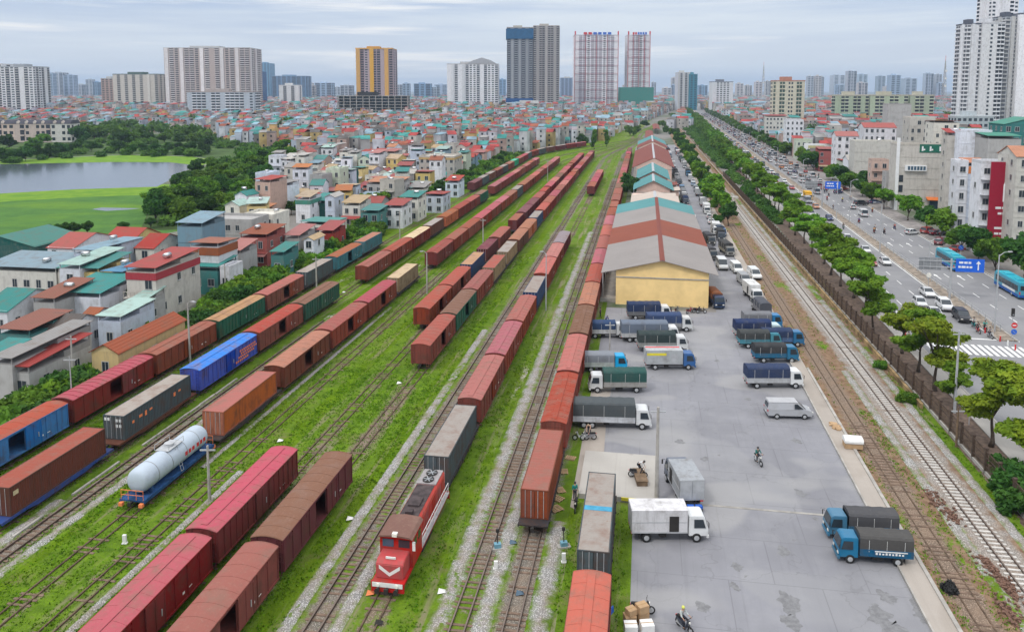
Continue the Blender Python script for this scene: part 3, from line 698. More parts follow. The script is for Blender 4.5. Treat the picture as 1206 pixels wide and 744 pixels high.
def tank_wagon():
    root = thing('tank_wagon', 'x', 'tank wagon'); L = 11.8
    t = MB(); zc = 2.36; r = 1.16; ys = [(-5.3, .35), (-5.22, .8), (-5.05, 1.02), (-4.85, 1.12), (-4.6, r)]+[(-4.6+9.2*i/8, r) for i in range(1, 9)]+[(4.85, 1.12), (5.05, 1.02), (5.22, .8), (5.3, .35)]
    t.tube([(0, y, zc) for y, _ in ys], [q for _, q in ys], 32); ob('tank', t, painted('tank_shell', .45, dirt=(.2, .2, .2), amount=.4), root, smooth=True, col=(.50, .57, .64))
    bd = MB()
    for y in (-3.4, -1.2, 1.2, 3.4): bd.tube([(0, y-.03, zc), (0, y+.03, zc)], [r+.02]*2, 32)
    ob('band', bd, M['steel'], root, col=(.5, .55, .6))
    d = MB(); d.tube([(0, 0, zc+r-.05), (0, 0, zc+r+.28)], [.42, .40], 16); d.tube([(0, 0, zc+r+.28), (0, 0, zc+r+.36)], [.45, .2], 16); dm = ob('dome', d, M['galv'], root)
    w = MB(); w.box(-.7, .7, -1.2, 1.2, zc+r-.04, zc+r+.0); ob('walkway', w, M['galv'], root)
    for x in (-.75, .75):
        h = MB(); h.bar((x, -1.2, zc+r-.02), (x, -1.2, zc+r+.5), .04); h.bar((x, 1.2, zc+r-.02), (x, 1.2, zc+r+.5), .04); h.bar((x, -1.2, zc+r+.5), (x, 1.2, zc+r+.5), .04); ob('handrail', h, M['galv'], root)
    for sx in (-1, 1):
        l = MB()
        for q in (-.2, .2): l.bar((sx*1.32, .0+q, 1.1), (sx*.7, q, zc+r), .04)
        for j in range(6): t2 = j/5; l.bar((sx*(1.32-.62*t2), -.2, 1.1+t2*(zc+r-1.1)), (sx*(1.32-.62*t2), .2, 1.1+t2*(zc+r-1.1)), .03)
        ob('ladder', l, M['galv'], root)
    s = MB(); s.box(-1.15, 1.15, -L/2, L/2, .92, 1.06)
    for sx in (-1, 1): a, b = sorted((sx*1.15, sx*1.24)); s.box(a, b, -L/2, L/2, .78, 1.10)
    for y in (-4.2, 4.2): s.prism([(-.95, 1.06), (.95, 1.06), (.85, 1.7), (.5, 1.35), (-.5, 1.35), (-.85, 1.7)], y-.2, y+.2, axis='y')
    ob('underframe', s, plain('dull_blue_frame', (.015, .06, .17), .7, var=.4), root)
    g = MB()
    for sy in (-1, 1):
        y = sy*(L/2-.05)
        for x in (-1.1, -.4, .4, 1.1): g.bar((x, y, 1.0), (x, y, 1.95), .05)
        g.bar((-1.1, y, 1.95), (1.1, y, 1.95), .05); g.bar((-1.1, y, 1.5), (1.1, y, 1.5), .04)
        for x in (-1.0, 1.0): a, b = sorted((y, y+sy*.35)); g.box(x-.18, x+.18, a, b, .55, .85)
    ob('end_railing', g, M['orange_mark'], root)
    txt = MB()
    for i, y in enumerate((1.0, 1.6, 2.2, 3.0, 3.6, 4.2)): x = 1.15; txt.box(x, x+.02, y-.2, y+.2, 2.16, 2.55)
    ob('lettering', txt, M['red_mark'], root)
    add_bogies(root, L, True); add_couplers(root, L); return root
def locomotive():
    root = thing('diesel_locomotive', 'red diesel locomotive with a white V on its nose, standing ahead of the grey container', 'locomotive')
    L = 12.6; red = (.52, .018, .02)
    f = MB(); f.box(-1.32, 1.32, -L/2, L/2, .95, 1.15); f.box(-1.33, 1.33, -L/2-.14, -L/2, .45, 1.2); f.box(-1.33, 1.33, L/2, L/2+.12, .55, 1.2)
    ob('frame', f, M['paint'], root, bevel=.02, col=red)
    n = MB(); n.prism([(-L/2+.35, 1.15), (-L/2+1.9, 1.15), (-L/2+1.9, 2.45), (-L/2+.75, 2.45), (-L/2+.35, 2.2)], -1.12, 1.12); ob('nose', n, M['paint'], root, bevel=.05, col=red)
    yn = -L/2+.35
    v = MB()
    for sx in (-1, 1): v.add([(0, yn-.02, 1.35), (0, yn-.02, 1.62), (sx*.85, yn-.02, 2.16), (sx*.85, yn-.02, 1.89), (0, yn-.005, 1.35), (0, yn-.005, 1.62), (sx*.85, yn-.005, 2.16), (sx*.85, yn-.005, 1.89)], [(0, 1, 2, 3), (0, 4, 5, 1), (1, 5, 6, 2), (2, 6, 7, 3), (3, 7, 4, 0)])
    ob('chevron', v, M['white'], root)
    w = MB(); w.box(-1.22, 1.22, -L/2-.19, -L/2-.142, .85, 1.17); ob('bumper_stripe', w, M['white'], root)
    for x in (-.75, .75):
        h = MB(); h.tube([(x, -L/2-.25, 1.0), (x, -L/2-.192, 1.0)], .13, 10); ob('headlight', h, M['lamp'], root)
        h = MB(); h.tube([(x, -L/2-.5, .72), (x, -L/2-.14, .72)], [.2, .12], 10); ob('buffer', h, M['dark'], root)
    pl = MB(); pl.box(-.4, .4, yn+.3-.012, yn+.3+.05, 2.47, 2.62); ob('number_plate', pl, M['white'], root)
    # cab
    c = MB(); y0, y1 = -L/2+1.9, -L/2+4.3; c.prism([(-1.36, 1.15), (1.36, 1.15), (1.36, 3.3), (1.2, 3.5), (-1.2, 3.5), (-1.36, 3.3)], y0, y1, axis='y'); cab = ob('cab', c, M['paint'], root, bevel=.03, col=red)
    r = MB(); r.prism([(-1.46, 3.42), (-1.2, 3.62), (0, 3.72), (1.2, 3.62), (1.46, 3.42), (1.2, 3.5), (0, 3.58), (-1.2, 3.5)], y0-.35, y1+.1, axis='y'); ob('cab_roof', r, M['wagon_roof'], root, col=(.17, .075, .055))
    for x0, x1, g in ((-1.12, -.2, 'glass_blue'), (.2, 1.12, 'glass')):
        w = MB(); w.box(x0, x1, y0-.03, y0-.004, 2.62, 3.2); ob('windscreen', w, M[g], cab)
    for sx in (-1, 1):
        for q in (.7, 1.7): w = MB(); a, b = sorted((sx*1.362, sx*1.38)); w.box(a, b, y0+q-.32, y0+q+.32, 2.5, 3.1); ob('side_window', w, M['glass'], cab)
    hl = MB(); hl.box(-.2, .2, y0-.4, y0-.1, 3.6, 3.85); ob('roof_lamp', hl, M['lamp'], root)
    sp = MB(); sp.box(1.38, 1.62, y0-.12, y0-.08, 2.5, 3.2); ob('wing_panel', sp, M['white'], cab)
    # long hood
    hd = MB(); h0, h1 = y1, L/2-.35; hd.prism([(-1.0, 1.15), (1.0, 1.15), (1.0, 3.05), (.85, 3.25), (-.85, 3.25), (-1.0, 3.05)], h0, h1, axis='y'); hood = ob('hood', hd, M['paint'], root, bevel=.03, col=red)
    for j in range(8):
        for sx in (-1, 1):
            d = MB(); a, b = sorted((sx*1.0, sx*1.03)); yy = h0+.25+j*.93; d.box(a, b, yy, yy+.8, 1.45, 2.75); dd = ob('hood_door', d, M['paint'], hood, col=(.40, .02, .02))
    st = MB()
    for sx in (-1, 1): a, b = sorted((sx*1.003, sx*1.034)); st.box(a, b, h0, h1, 1.2, 1.29)
    ob('white_band', st, M['white'], hood)
    tp = MB(); tp.box(-.82, .82, h0+.1, h1-2.6, 3.252, 3.30); tp.box(-.3, .3, h0+.6, h0+1.1, 3.3, 3.62); tp.box(-.5, .5, h0+1.9, h0+3.2, 3.3, 3.45); ob('hood_top', tp, plain('sooty_top', (.06, .045, .045), .8, var=.4, scale=1.5), hood)
    gp = MB(); gp.box(-.9, .9, h1-2.5, h1-.1, 3.252, 3.34); ob('radiator_deck', gp, plain('grey_deck', (.27, .25, .25), .7, var=.2), hood)
    for yy in (h1-1.85, h1-.75):
        fn = MB(); fn.tube([(0, yy, 3.34), (0, yy, 3.42)], .52, 24); ff = ob('fan_ring', fn, M['dark'], hood)
        fb = MB()
        for k in range(6): a = k*pi/3; fb.bar((0, yy, 3.425), (.46*cos(a), yy+.46*sin(a), 3.43), .1, .01)
        ob('fan_blade', fb, M['steel'], ff)
    for sx in (-1, 1):
        w = MB(); a, b = sorted((sx*1.0, sx*1.36)); w.box(a, b, y1, L/2-.1, 1.152, 1.20); ob('walkway', w, M['galv'], root)
        rl = MB(); 
        for j in range(8): yy = y1+.1+j*1.12; rl.bar((sx*1.33, yy, 1.2), (sx*1.33, yy, 2.2), .045)
        rl.bar((sx*1.33, y1, 2.2), (sx*1.33, y1+7.9, 2.2), .05); rl.bar((sx*1.33, y1, 1.75), (sx*1.33, y1+7.9, 1.75), .03); ob('handrail', rl, M['white'], root)
        ft = MB(); a, b = sorted((sx*.5, sx*1.2)); ft.box(a, b, -1.4, 1.4, .45, .94); ob('fuel_tank', ft, M['dark'], root)
    add_bogies(root, L, True); add_couplers(root, L+.2, .75); return root
KB = {}
def place_box(u, s, style, side, roof, label, group, detail=True, ang=0.0):
    k = ('b', style, detail)
    if k not in KB: KB[k] = Kit(lambda: boxcar(style, detail))
    p = Yd(u, s); return KB[k].put(p, -PSI+ang, label, group, dict(body=side, roof=roof, sliding_door=side, ladder=side))
def place_cont(u, s, side, roof, label, wlabel, group, deck=(.05, .05, .055), marks=0, detail=True, L=12.4, ang=0.0):
    k = ('f', detail)
    if k not in KB: KB[k] = Kit(lambda: flat_wagon(detail))
    KB[k].put(Yd(u, s), -PSI+ang, wlabel, 'flat wagons under the containers', dict(deck=deck))
    k = ('c', marks, detail, L)
    if k not in KB: KB[k] = Kit(lambda: container(L, marks, detail))
    return KB[k].put(Yd(u, s, 1.065), -PSI+ang, label, group, dict(body=side, roof=roof, door=side, frame=[c*.8 for c in side]))
RED = (.23, .042, .027); DRED = (.19, .022, .022); RUST = (.25, .058, .03); BRN = (.14, .046, .030); MAR = (.13, .022, .028); BLU = (.02, .16, .42); RBL = (.015, .07, .42)
GRN = (.02, .11, .07); GRY = (.075, .10, .11); TAN = (.30, .20, .11); TEAL = (.06, .20, .24); NAVY = (.012, .055, .15); ORG = (.42, .10, .035)
rPINK = (.38, .09, .115); rRED = (.31, .068, .05); rSAL = (.40, .11, .09); rBRN = (.19, .09, .055); rORG = (.33, .115, .06); rGRY = (.30, .265, .235); rTAN = (.40, .22, .11); rRUST = (.28, .085, .055); rMAR = (.17, .045, .06); rCRM = (.55, .42, .26)
def nm(c, roof=False):
    T = {RED: 'red', DRED: 'dark red', RUST: 'rust red', BRN: 'brown', MAR: 'maroon', BLU: 'bright blue', RBL: 'royal blue', GRN: 'green', GRY: 'blue-grey', TAN: 'tan', TEAL: 'faded teal', NAVY: 'navy blue', ORG: 'orange-red',
         rPINK: 'pink', rRED: 'red', rSAL: 'salmon', rBRN: 'brown', rORG: 'orange', rGRY: 'grey', rTAN: 'tan', rRUST: 'rusty', rMAR: 'maroon', rCRM: 'cream'}
    return T[c]
STRK = {'A': 'hedge-side string', 'B': 'blue wagon string', 'C': 'tank wagon string', 'D': 'near pink-roofed string', 'E': 'near brown-roofed string',
        'F': 'left central string', 'G': 'right central string', 'H': 'locomotive string', 'I': 'warehouse-side string', 'J': 'apron siding', 'K': 'lone far string'}
CNT = {}
def wagon(strk, u, s, spec, ang=0.0):
    """spec: (kind, side, roof[, extra])"""
    CNT[strk] = CNT.get(strk, 0)+1; n = ordw(CNT[strk]); kind, sd, rf = spec[:3]; det = s < 175
    g = 'wagons in the '+STRK[strk]
    if kind == 'c':
        mk = spec[3] if len(spec) > 3 else 0; dk = spec[4] if len(spec) > 4 else (.04, .04, .045)
        place_cont(u, s, sd, rf, '%s container, %s roof, on the %s wagon of the %s' % (nm(sd), nm(rf), n, STRK[strk]), 'flat wagon under the %s container, %s wagon of the %s' % (nm(sd), n, STRK[strk]), g, dk, mk, det, ang=ang)
    else:
        st = {'b': 0, 'o': 1, 'r': 2, 'n': 3}[kind]; w = {'b': '', 'o': ', door open', 'r': ', door open', 'n': ''}[kind]
        place_box(u, s, st, sd, rf, '%s boxcar, %s roof%s, %s wagon of the %s' % (nm(sd), nm(rf), w, n, STRK[strk]), g, det, ang)
P = 15.35
def string(strk, u, s0, specs):
    for i, sp in enumerate(specs):
        if sp is not None: wagon(strk, u, s0+P*(i+.5), sp)
    return s0+P*len(specs)
rw = random.Random(11)
def rnd(n, pal=None):
    pal = pal or [('b', RED, rRED), ('n', DRED, rPINK), ('b', RUST, rSAL), ('o', RED, rRUST), ('b', BRN, rBRN), ('c', MAR, rMAR), ('b', DRED, rRED), ('n', RED, rSAL), ('c', RUST, rRUST), ('b', RED, rPINK), ('b', DRED, rRUST)]
    out = []
    while len(out) < n:
        x = rw.choice(pal)
        if not out or x != out[-1]: out.append(x)
    return out
# along the hedge
string('A', -63.8, 59.9, [('o', BLU, rRED), ('r', DRED, rPINK), ('b', RUST, rRUST), ('n', GRN, rTAN), ('o', RED, rRED), ('c', GRY, rGRY), ('o', TEAL, rORG), ('c', TEAL, rORG)])
# blue wagon string
string('B', -55.1, 55.6, [('c', BRN, rRED, 2, (.02, .07, .25)), ('c', GRY, rGRY, 1, (.12, .05, .035)), ('b', RBL, (.06, .22, .62), ), ('o', RED, rRED), ('n', GRN, rBRN)][:2])
def roof_blue():
    p = place_box(-55.1, 55.6+P*2.5, 3, RBL, (.05, .20, .60), 'royal blue boxcar with orange lettering between a grey container and a red boxcar', 'wagons in the '+STRK['B'])
    CNT['B'] = 3
    for sx in (1,):
        g = MB(); x = sx*(WW/2+.075)
        for i, (a, b, z) in enumerate(((2.4, 6.7, 2.75), (2.7, 6.8, 2.35), (2.0, 6.2, 1.95), (.8, 4.6, 1.5))):
            q = a
            while q < b: g.box(x, x+.01, q, q+.36, z-.13, z+.13); q += .5
        o = ob('lettering', g, M['orange_mark'], p)
roof_blue()
string('B', -55.1, 55.6+P*3, [('o', RED, rRED), ('n', GRN, rBRN)])
string('B', -54.4, 144.6, [('b', RED, rRED), ('b', RED, rRED), ('b', DRED, rCRM), ('c', BRN, rGRY), ('b', ORG, rORG), ('b', DRED, rRED), ('n', DRED, rRED), ('c', GRN, rBRN)])
string('B', -54.2, 275.5, [('b', DRED, rPINK), ('b', DRED, rPINK), ('b', RED, rPINK)]+rnd(5))
# tank wagon string
tw = tank_wagon(); tw.location = Yd(-45.3, 67.3); tw.rotation_euler = (0, 0, -PSI); tw['label'] = 'pale blue-white tank wagon with red lettering and orange end railings on the grass'
string('C', -45.3, 73.7, [('c', ORG, rSAL), ('o', BRN, rORG), ('o', RED, rRED), ('o', RED, rPINK), ('c', TAN, rCRM)])
string('C', -44.5, 159.6, [('b', DRED, rRED), ('b', RED, rRUST), ('b', RED, rRUST), ('b', RED, rPINK), ('n', RUST, rPINK), ('b', RUST, rPINK), ('b', RUST, rORG), ('c', GRY, rGRY), ('b', RED, rORG)]+rnd(7))
# near strings
string('D', -33.9, 38.2, [('b', DRED, rPINK), ('n', DRED, rPINK)])
string('E', -28.3, 38.0, [('o', RED, rRED), ('o', MAR, rBRN)])
# central pair
string('F', -34.5, 117.7, [('o', RED, rRED), ('o', RED, rRED), ('c', NAVY, rTAN), ('c', MAR, rMAR), ('b', RED, rRED)])
string('F', -34.3, 202.5, [('c', MAR, rRUST), ('n', MAR, rMAR), ('b', MAR, rMAR), ('b', RED, rRED), ('c', RED, rRED)]+rnd(10))
string('G', -29.6, 100.2, [('o', RED, rRED), ('o', GRN, rBRN), ('b', RED, rRED), ('c', TAN, rRED), ('c', TAN, rGRY), ('b', BRN, rORG), ('b', ORG, rORG), ('c', NAVY, rGRY)]+rnd(15))
# locomotive string
loco = locomotive(); loco.location = Yd(-18.5, 60.4); loco.scale = (.97, 1.09, 1.06); loco.rotation_euler = (0, 0, -PSI)
string('H', -18.9, 67.6, [('c', GRY, rGRY), ('b', RED, rSAL), ('b', RED, rPINK), ('b', RUST, rRED), ('c', NAVY, rGRY), ('b', RED, rSAL), ('b', RED, rSAL), ('c', MAR, (.25, .21, .22))][:7])
KEEPH = place_box(-18.9, 67.6+P*7.5, 0, MAR, (.24, .20, .22), 'maroon boxcar with grey-violet roof at the far end of the locomotive string', 'wagons in the '+STRK['H'], False)
string('K', -18.9, 281, [('b', DRED, rRUST), ('b', DRED, rPINK), ('b', RED, rPINK), ('b', RED, rSAL)])
# beside the warehouses
string('I', -8.9, 62.9, [('c', RUST, rRED), ('b', RED, rRED), ('b', RED, rSAL), ('b', BRN, rBRN), ('b', RUST, rORG), ('b', RED, rRED), ('b', RED, rPINK), ('b', RUST, rRED)]+rnd(19))
# apron siding
string('J', -3.2, 38.6, [('b', RED, rSAL)])
string('J', -3.3, 54.6, [('c', GRY, rGRY, 3)])
# far string on the hedge track, curving into the throat
def far_curve():
    s = 285; i = 0; sp = [('b', MAR, rMAR), ('c', GRY, rGRY), ('c', BRN, rGRY), ('b', MAR, rRUST), ('c', GRY, rGRY), ('b', RED, rORG), ('c', GRN, (.06, .42, .25)), ('b', RED, rRED), ('n', DRED, rPINK), ('c', GRY, rGRY), ('b', DRED, rRED), ('c', GRY, rGRY), ('c', BRN, rGRY), ('b', MAR, rGRY), ('b', DRED, rRED), ('b', DRED, rPINK)]
    while i < len(sp):
        u = curve_u(-63.7, s+7.5, 430, -10); u2 = curve_u(-63.7, s+13, 430, -10); u1 = curve_u(-63.7, s+2, 430, -10); a = -atan((u2-u1)/11.0)
        k = sp[i]
        if k[2] == (.06, .42, .25):
            place_cont(u, s+7.5, (.02, .33, .18), (.04, .5, .3), 'emerald green container on the curve at the far left of the yard', 'flat wagon under the emerald green container on the far curve', 'wagons in the '+STRK['A'], detail=False, ang=a); CNT['A'] += 1
        else: wagon('A', u, s+7.5, k, a)
        s += P*cos(a); i += 1
far_curve()
# ------------------------------------------------------------------ road vehicles (local +Y forward, z = 0 at the ground)
def wheel(root, x, y, r=.38, w=.22, n=14):
    sx = 1 if x > 0 else -1
    o = ob('wheel', cached(('hub', r), lambda: _hub(r)), None, root, loc=(x, y, r), rz=0 if sx > 0 else pi)
    ob('tyre', cached(('tyre', r, w), lambda: _tyre(r, w, n)), None, o); return o
def _tyre(r, w, n):
    m = MB(); m.tube([(-w, 0, 0), (-w+.03, 0, 0), (-.02, 0, 0), (0, 0, 0)], [r*.9, r, r, r*.88], n); return m.data('tyre', [M['rubber']])
def _hub(r):
    m = MB(); m.tube([(-.02, 0, 0), (.012, 0, 0), (.03, 0, 0)], [r*.58, r*.55, r*.2], 10); return m.data('wheel', [M['galv']])
def quadpart(name, pts, mat, parent, t=.012):
    """thin panel standing just proud of a surface"""
    p = [Vector(q) for q in pts]; n = (p[1]-p[0]).cross(p[-1]-p[0]).normalized()*t; k = len(p)
    mb = MB(); mb.add([q-n for q in p]+[q+n for q in p], [tuple(range(k))[::-1], tuple(range(k, 2*k))]+[(i, (i+1) % k, (i+1) % k+k, i+k) for i in range(k)]); return ob(name, mb, mat, parent)
def cab(root, y0, w=1.9, h=2.25, zb=.55):
    """cab-over: y0 is the back of the cab"""
    hw = w/2; c = MB(); c.prism([(y0, zb), (y0+1.55, zb), (y0+1.66, zb+.5), (y0+1.62, zb+.72), (y0+1.36, h-.12), (y0+1.2, h), (y0, h)], -hw, hw, taper=(zb+.7, .12, h-zb-.7))
    o = ob('cab', c, M['car_paint'], root, bevel=.04)
    quadpart('windscreen', [(-hw+.12, y0+1.615, zb+.78), (hw-.12, y0+1.615, zb+.78), (hw-.2, y0+1.40, h-.2), (-hw+.2, y0+1.40, h-.2)], M['glass'], o, .02)
    for sx in (-1, 1):
        quadpart('side_window', [(sx*(hw-.01), y0+.45, zb+.72), (sx*(hw-.01), y0+1.42, zb+.72), (sx*(hw-.085), y0+1.22, h-.28), (sx*(hw-.085), y0+.45, h-.28)], M['glass'], o, .03)
        m = MB(); m.bar((sx*(hw-.02), y0+1.5, zb+1.35), (sx*(hw+.2), y0+1.62, zb+1.3), .03); a, b = sorted((sx*(hw+.12), sx*(hw+.27))); m.box(a, b, y0+1.6, y0+1.64, zb+.85, zb+1.3); ob('mirror', m, M['dark'], o)
        h2 = MB(); a, b = sorted((sx*(hw-.12), sx*(hw-.42))); h2.box(a, b, y0+1.6, y0+1.67, zb+.22, zb+.40); ob('headlight', h2, M['lamp'], root)
    b = MB(); b.box(-hw, hw, y0+1.5, y0+1.72, zb-.18, zb+.06); ob('bumper', b, M['car_paint'], root, bevel=.02)
    g = MB(); g.box(-hw+.5, hw-.5, y0+1.64, y0+1.68, zb+.25, zb+.42); ob('grille', g, M['dark'], root); return o
def chassis(root, L, w=1.9, r=.40, dual=True):
    f = MB()
    for x in (-.4, .4): f.box(x-.05, x+.05, -L, 1.3, .5, .68)
    f.box(-.75, -.45, -L*.45, -L*.45+.9, .38, .72); f.box(.45, .8, -L*.5, -L*.5+.6, .4, .7)
    ob('chassis', f, M['dark'], root); hw = w/2
    for sx in (-1, 1):
        wheel(root, sx*(hw-.02), .78, r); wheel(root, sx*(hw-.02), -L+1.25, r, .42 if dual else .22)
        if L > 6: wheel(root, sx*(hw-.02), -L+2.2, r, .42)
        m = MB(); a, b = sorted((sx*(hw-.3), sx*(hw-.02))); m.box(a, b, -L+.65, -L+.70, .35, .85); ob('mudflap', m, M['dark'], root)
        t = MB(); a, b = sorted((sx*(hw-.1), sx*(hw-.4))); t.box(a, b, -L-.03, -L, .72, .84); ob('tail_light', t, M['tail'], root)
def canvas_cover(L, w, z0, z1, seed=0, sag=.05):
    rr = random.Random(seed); n = 11; ny = int(L/.35); hw = w/2; mb = MB(); V = []
    prof = [(-hw, z0), (-hw-.01, (z0+z1)/2), (-hw+.02, z1-.22), (-hw+.18, z1-.05), (-hw*.5, z1+.03), (0, z1+.06), (hw*.5, z1+.03), (hw-.18, z1-.05), (hw-.02, z1-.22), (hw+.01, (z0+z1)/2), (hw, z0)]
    for j in range(ny+1):
        y = -L+L*j/ny; rib = (j % 3 == 0)
        for i, (x, z) in enumerate(prof):
            d = 0 if rib else -sag*rr.uniform(.3, 1); V.append((x*(1+d*.25 if 0 < i < n-1 else 1), y, z+(d if 2 <= i <= n-3 else 0)))
    mb.add(V, [(j*n+i, j*n+i+1, (j+1)*n+i+1, (j+1)*n+i) for j in range(ny) for i in range(n-1)]+[tuple(range(n))[::-1], tuple(ny*n+i for i in range(n))]); return mb
def canvas_truck(L=4.3, w=2.0, top=2.75, seed=0, cover_drop=0):
    root = thing('canvas_truck', 'x', 'truck'); cab(root, .12, w*.95); chassis(root, L, w)
    b = MB(); hw = w/2; b.box(-hw, hw, -L, 0, .80, .92); z1 = 1.42
    for sx in (-1, 1):
        a, c = sorted((sx*hw, sx*(hw-.05))); b.box(a, c, -L, 0, .92, z1)
        n = int(L/1.1)
        for i in range(n+1): y = -L+.04+(L-.08)*i/n; a, c = sorted((sx*hw, sx*(hw+.035))); b.box(a, c, y-.04, y+.04, .82, z1)
        a, c = sorted((sx*hw, sx*(hw+.03))); b.box(a, c, -L, 0, 1.36, 1.43); b.box(a, c, -L, 0, .80, .88)
    b.box(-hw+.05, hw-.05, -L, -L+.05, .92, z1); b.box(-hw+.05, hw-.05, -.05, 0, .92, 2.3); ob('cargo_bed', b, M['paint'], root)
    ob('canvas_cover', canvas_cover(L, w-.02, z1-.02-cover_drop, top, seed), M['canvas'], root)
    for sx in (-1, 1):
        s = MB()
        for i in range(3): y = -L+L*(i+.5)/3; s.box(*sorted((sx*(hw-.02), sx*(hw+.012))), y-.012, y+.012, 1.2, top-.35)
        ob('tie_strap', s, M['white'], root)
    return root
def box_truck(L=4.6, w=2.05, top=2.9, stripes=False):
    root = thing('box_truck', 'x', 'truck'); cab(root, .12, w*.93); chassis(root, L, w); hw = w/2
    b = MB(); b.box(-hw, hw, -L, 0, .85, top); bo = ob('cargo_box', b, M['paint'], root, bevel=.03)
    f = MB()
    for sx in (-1, 1):
        a, c = sorted((sx*hw, sx*(hw+.02))); f.box(a, c, -L, 0, 1.78, 1.84); f.box(a, c, -L, 0, .85, .95)
    f.box(-hw, hw, -L-.02, -L, .85, .98); f.box(-hw, hw, -L-.02, -L, top-.1, top); ob('trim', f, M['galv'], bo)
    for sx in (-1, 1):
        d = MB(); a, c = sorted((sx*(hw+.021), sx*(hw+.035))); d.box(a, c, -1.55, -.75, 1.0, 2.35); ob('side_door', d, M['dark'] if not stripes else M['galv'], bo)
    for x0, x1 in ((-hw+.04, -.02), (.02, hw-.04)): d = MB(); d.box(x0, x1, -L-.045, -L-.022, 1.0, top-.12); ob('rear_door', d, M['galv'], bo)
    if stripes:
        for sx in (-1, 1):
            a, c = sorted((sx*(hw+.001), sx*(hw+.012))); s = MB(); s.box(a, c, -L+.1, -L*.45, 2.05, 2.4); ob('yellow_stripe', s, M['yellow_mark'], bo)
        s = MB(); s.box(-hw+.3, -hw+.7, -L+.1, -.2, top+.002, top+.01); ob('red_stripe', s, M['red_mark'], bo)
    return root
def car_shape(prof_b, prof_g, w, wg):
    """lower body and glasshouse outlines (y, z)"""
    b = MB(); b.prism(prof_b, -w/2, w/2, taper=(.62, .06, .3)); g = MB(); g.prism(prof_g, -w/2+.05, w/2-.05, taper=(.85, wg, .5)); return b, g
def car(kind='sedan', detail=True):
    root = thing({'sedan': 'sedan_car', 'hatch': 'hatchback_car', 'suv': 'suv_car', 'van': 'passenger_van', 'cargo': 'cargo_van'}[kind], 'x', 'car' if kind in ('sedan', 'hatch', 'suv') else 'van')
    if kind == 'sedan': L, w, h = 4.4, 1.74, 1.45; B = [(-2.2, .35), (2.15, .28), (2.2, .6), (2.05, .76), (1.05, .93), (-1.35, .98), (-2.1, .93), (-2.2, .7)]; Gp = [(1.0, .92), (.15, h-.03), (-.9, h-.03), (-1.6, .96)]
    elif kind == 'hatch': L, w, h = 3.8, 1.66, 1.5; B = [(-1.85, .35), (1.85, .28), (1.92, .6), (1.8, .78), (1.0, .95), (-1.5, .98), (-1.86, .9)]; Gp = [(.98, .94), (.25, h-.03), (-1.35, h-.03), (-1.75, .96)]
    elif kind == 'suv': L, w, h = 4.7, 1.86, 1.8; B = [(-2.3, .45), (2.25, .4), (2.35, .75), (2.25, 1.0), (1.25, 1.12), (-2.15, 1.15), (-2.32, .9)]; Gp = [(1.2, 1.1), (.45, h-.03), (-1.9, h-.03), (-2.2, 1.12)]
    elif kind == 'van': L, w, h = 5.2, 1.95, 2.25; B = [(-2.6, .4), (2.5, .35), (2.62, .75), (2.5, 1.05), (1.95, 1.2), (-2.55, 1.2)]; Gp = [(1.93, 1.17), (1.25, h-.05), (-2.4, h-.05), (-2.56, 1.17)]
    else: L, w, h = 5.2, 1.93, 1.98; B = [(-2.6, .4), (2.5, .35), (2.6, .72), (2.45, .98), (1.75, 1.16), (-2.6, 1.2)]; Gp = [(1.73, 1.13), (.85, h-.05), (-2.42, h-.05), (-2.58, 1.17)]
    b, g = car_shape(B, Gp, w, .13); body = ob('body', b, M['car_paint'], root, bevel=.05)
    cargo = kind == 'cargo'
    ob('glasshouse' if not cargo else 'upper_body', g, M['glass'] if not cargo else M['car_paint'], root, bevel=.03)
    # roof skin and pillars in body colour
    r = MB(); f0, r0 = Gp[1], Gp[2]; r.box(-w/2+.17, w/2-.17, r0[0]-.02, f0[0]+.03, h-.045, h); ob('roof', r, M['car_paint'], root, bevel=.02)
    if kind == 'van':
        p = MB()
        for sx in (-1, 1): a, c = sorted((sx*(w/2-.09), sx*(w/2-.16))); p.box(a, c, -2.45, 1.0, 1.95, h-.03); 
        for sx in (-1, 1):
            for y in (1.0, -.2, -1.3, -2.4): p.bar((sx*(w/2-.05), y, 1.15), (sx*(w/2-.15), y, h-.03), .09, .06)
        ob('pillars', p, M['car_paint'], root)
    elif not cargo:
        p = MB()
        for sx in (-1, 1):
            xb, xt = sx*(w/2-.045), sx*(w/2-.16); zb = Gp[0][1]+.02
            p.bar((xb, Gp[0][0], zb), (xt, f0[0], h-.04), .07, .05); p.bar((xb, Gp[3][0]+.05, zb), (xt, r0[0], h-.04), .12, .05); p.bar((xb, (f0[0]+r0[0])/2, zb), (xt, (f0[0]+r0[0])/2, h-.04), .08, .03)
        ob('pillars', p, M['car_paint'], root)
    else:
        quadpart('windscreen', [(-w/2+.18, 1.735, 1.2), (w/2-.18, 1.735, 1.2), (w/2-.28, .93, h-.13), (-w/2+.28, .93, h-.13)], M['glass'], root, .03)
        for sx in (-1, 1): quadpart('side_window', [(sx*(w/2-.055), .45, 1.24), (sx*(w/2-.055), 1.45, 1.24), (sx*(w/2-.13), .8, h-.2), (sx*(w/2-.13), .45, h-.2)], M['glass'], root, .03)
        quadpart('rear_window', [(-.6, -2.58, 1.3), (.6, -2.58, 1.3), (.55, -2.47, h-.2), (-.55, -2.47, h-.2)], M['glass'], root, .03)
    rw_ = {'sedan': .31, 'hatch': .3, 'suv': .37, 'van': .35, 'cargo': .34}[kind]
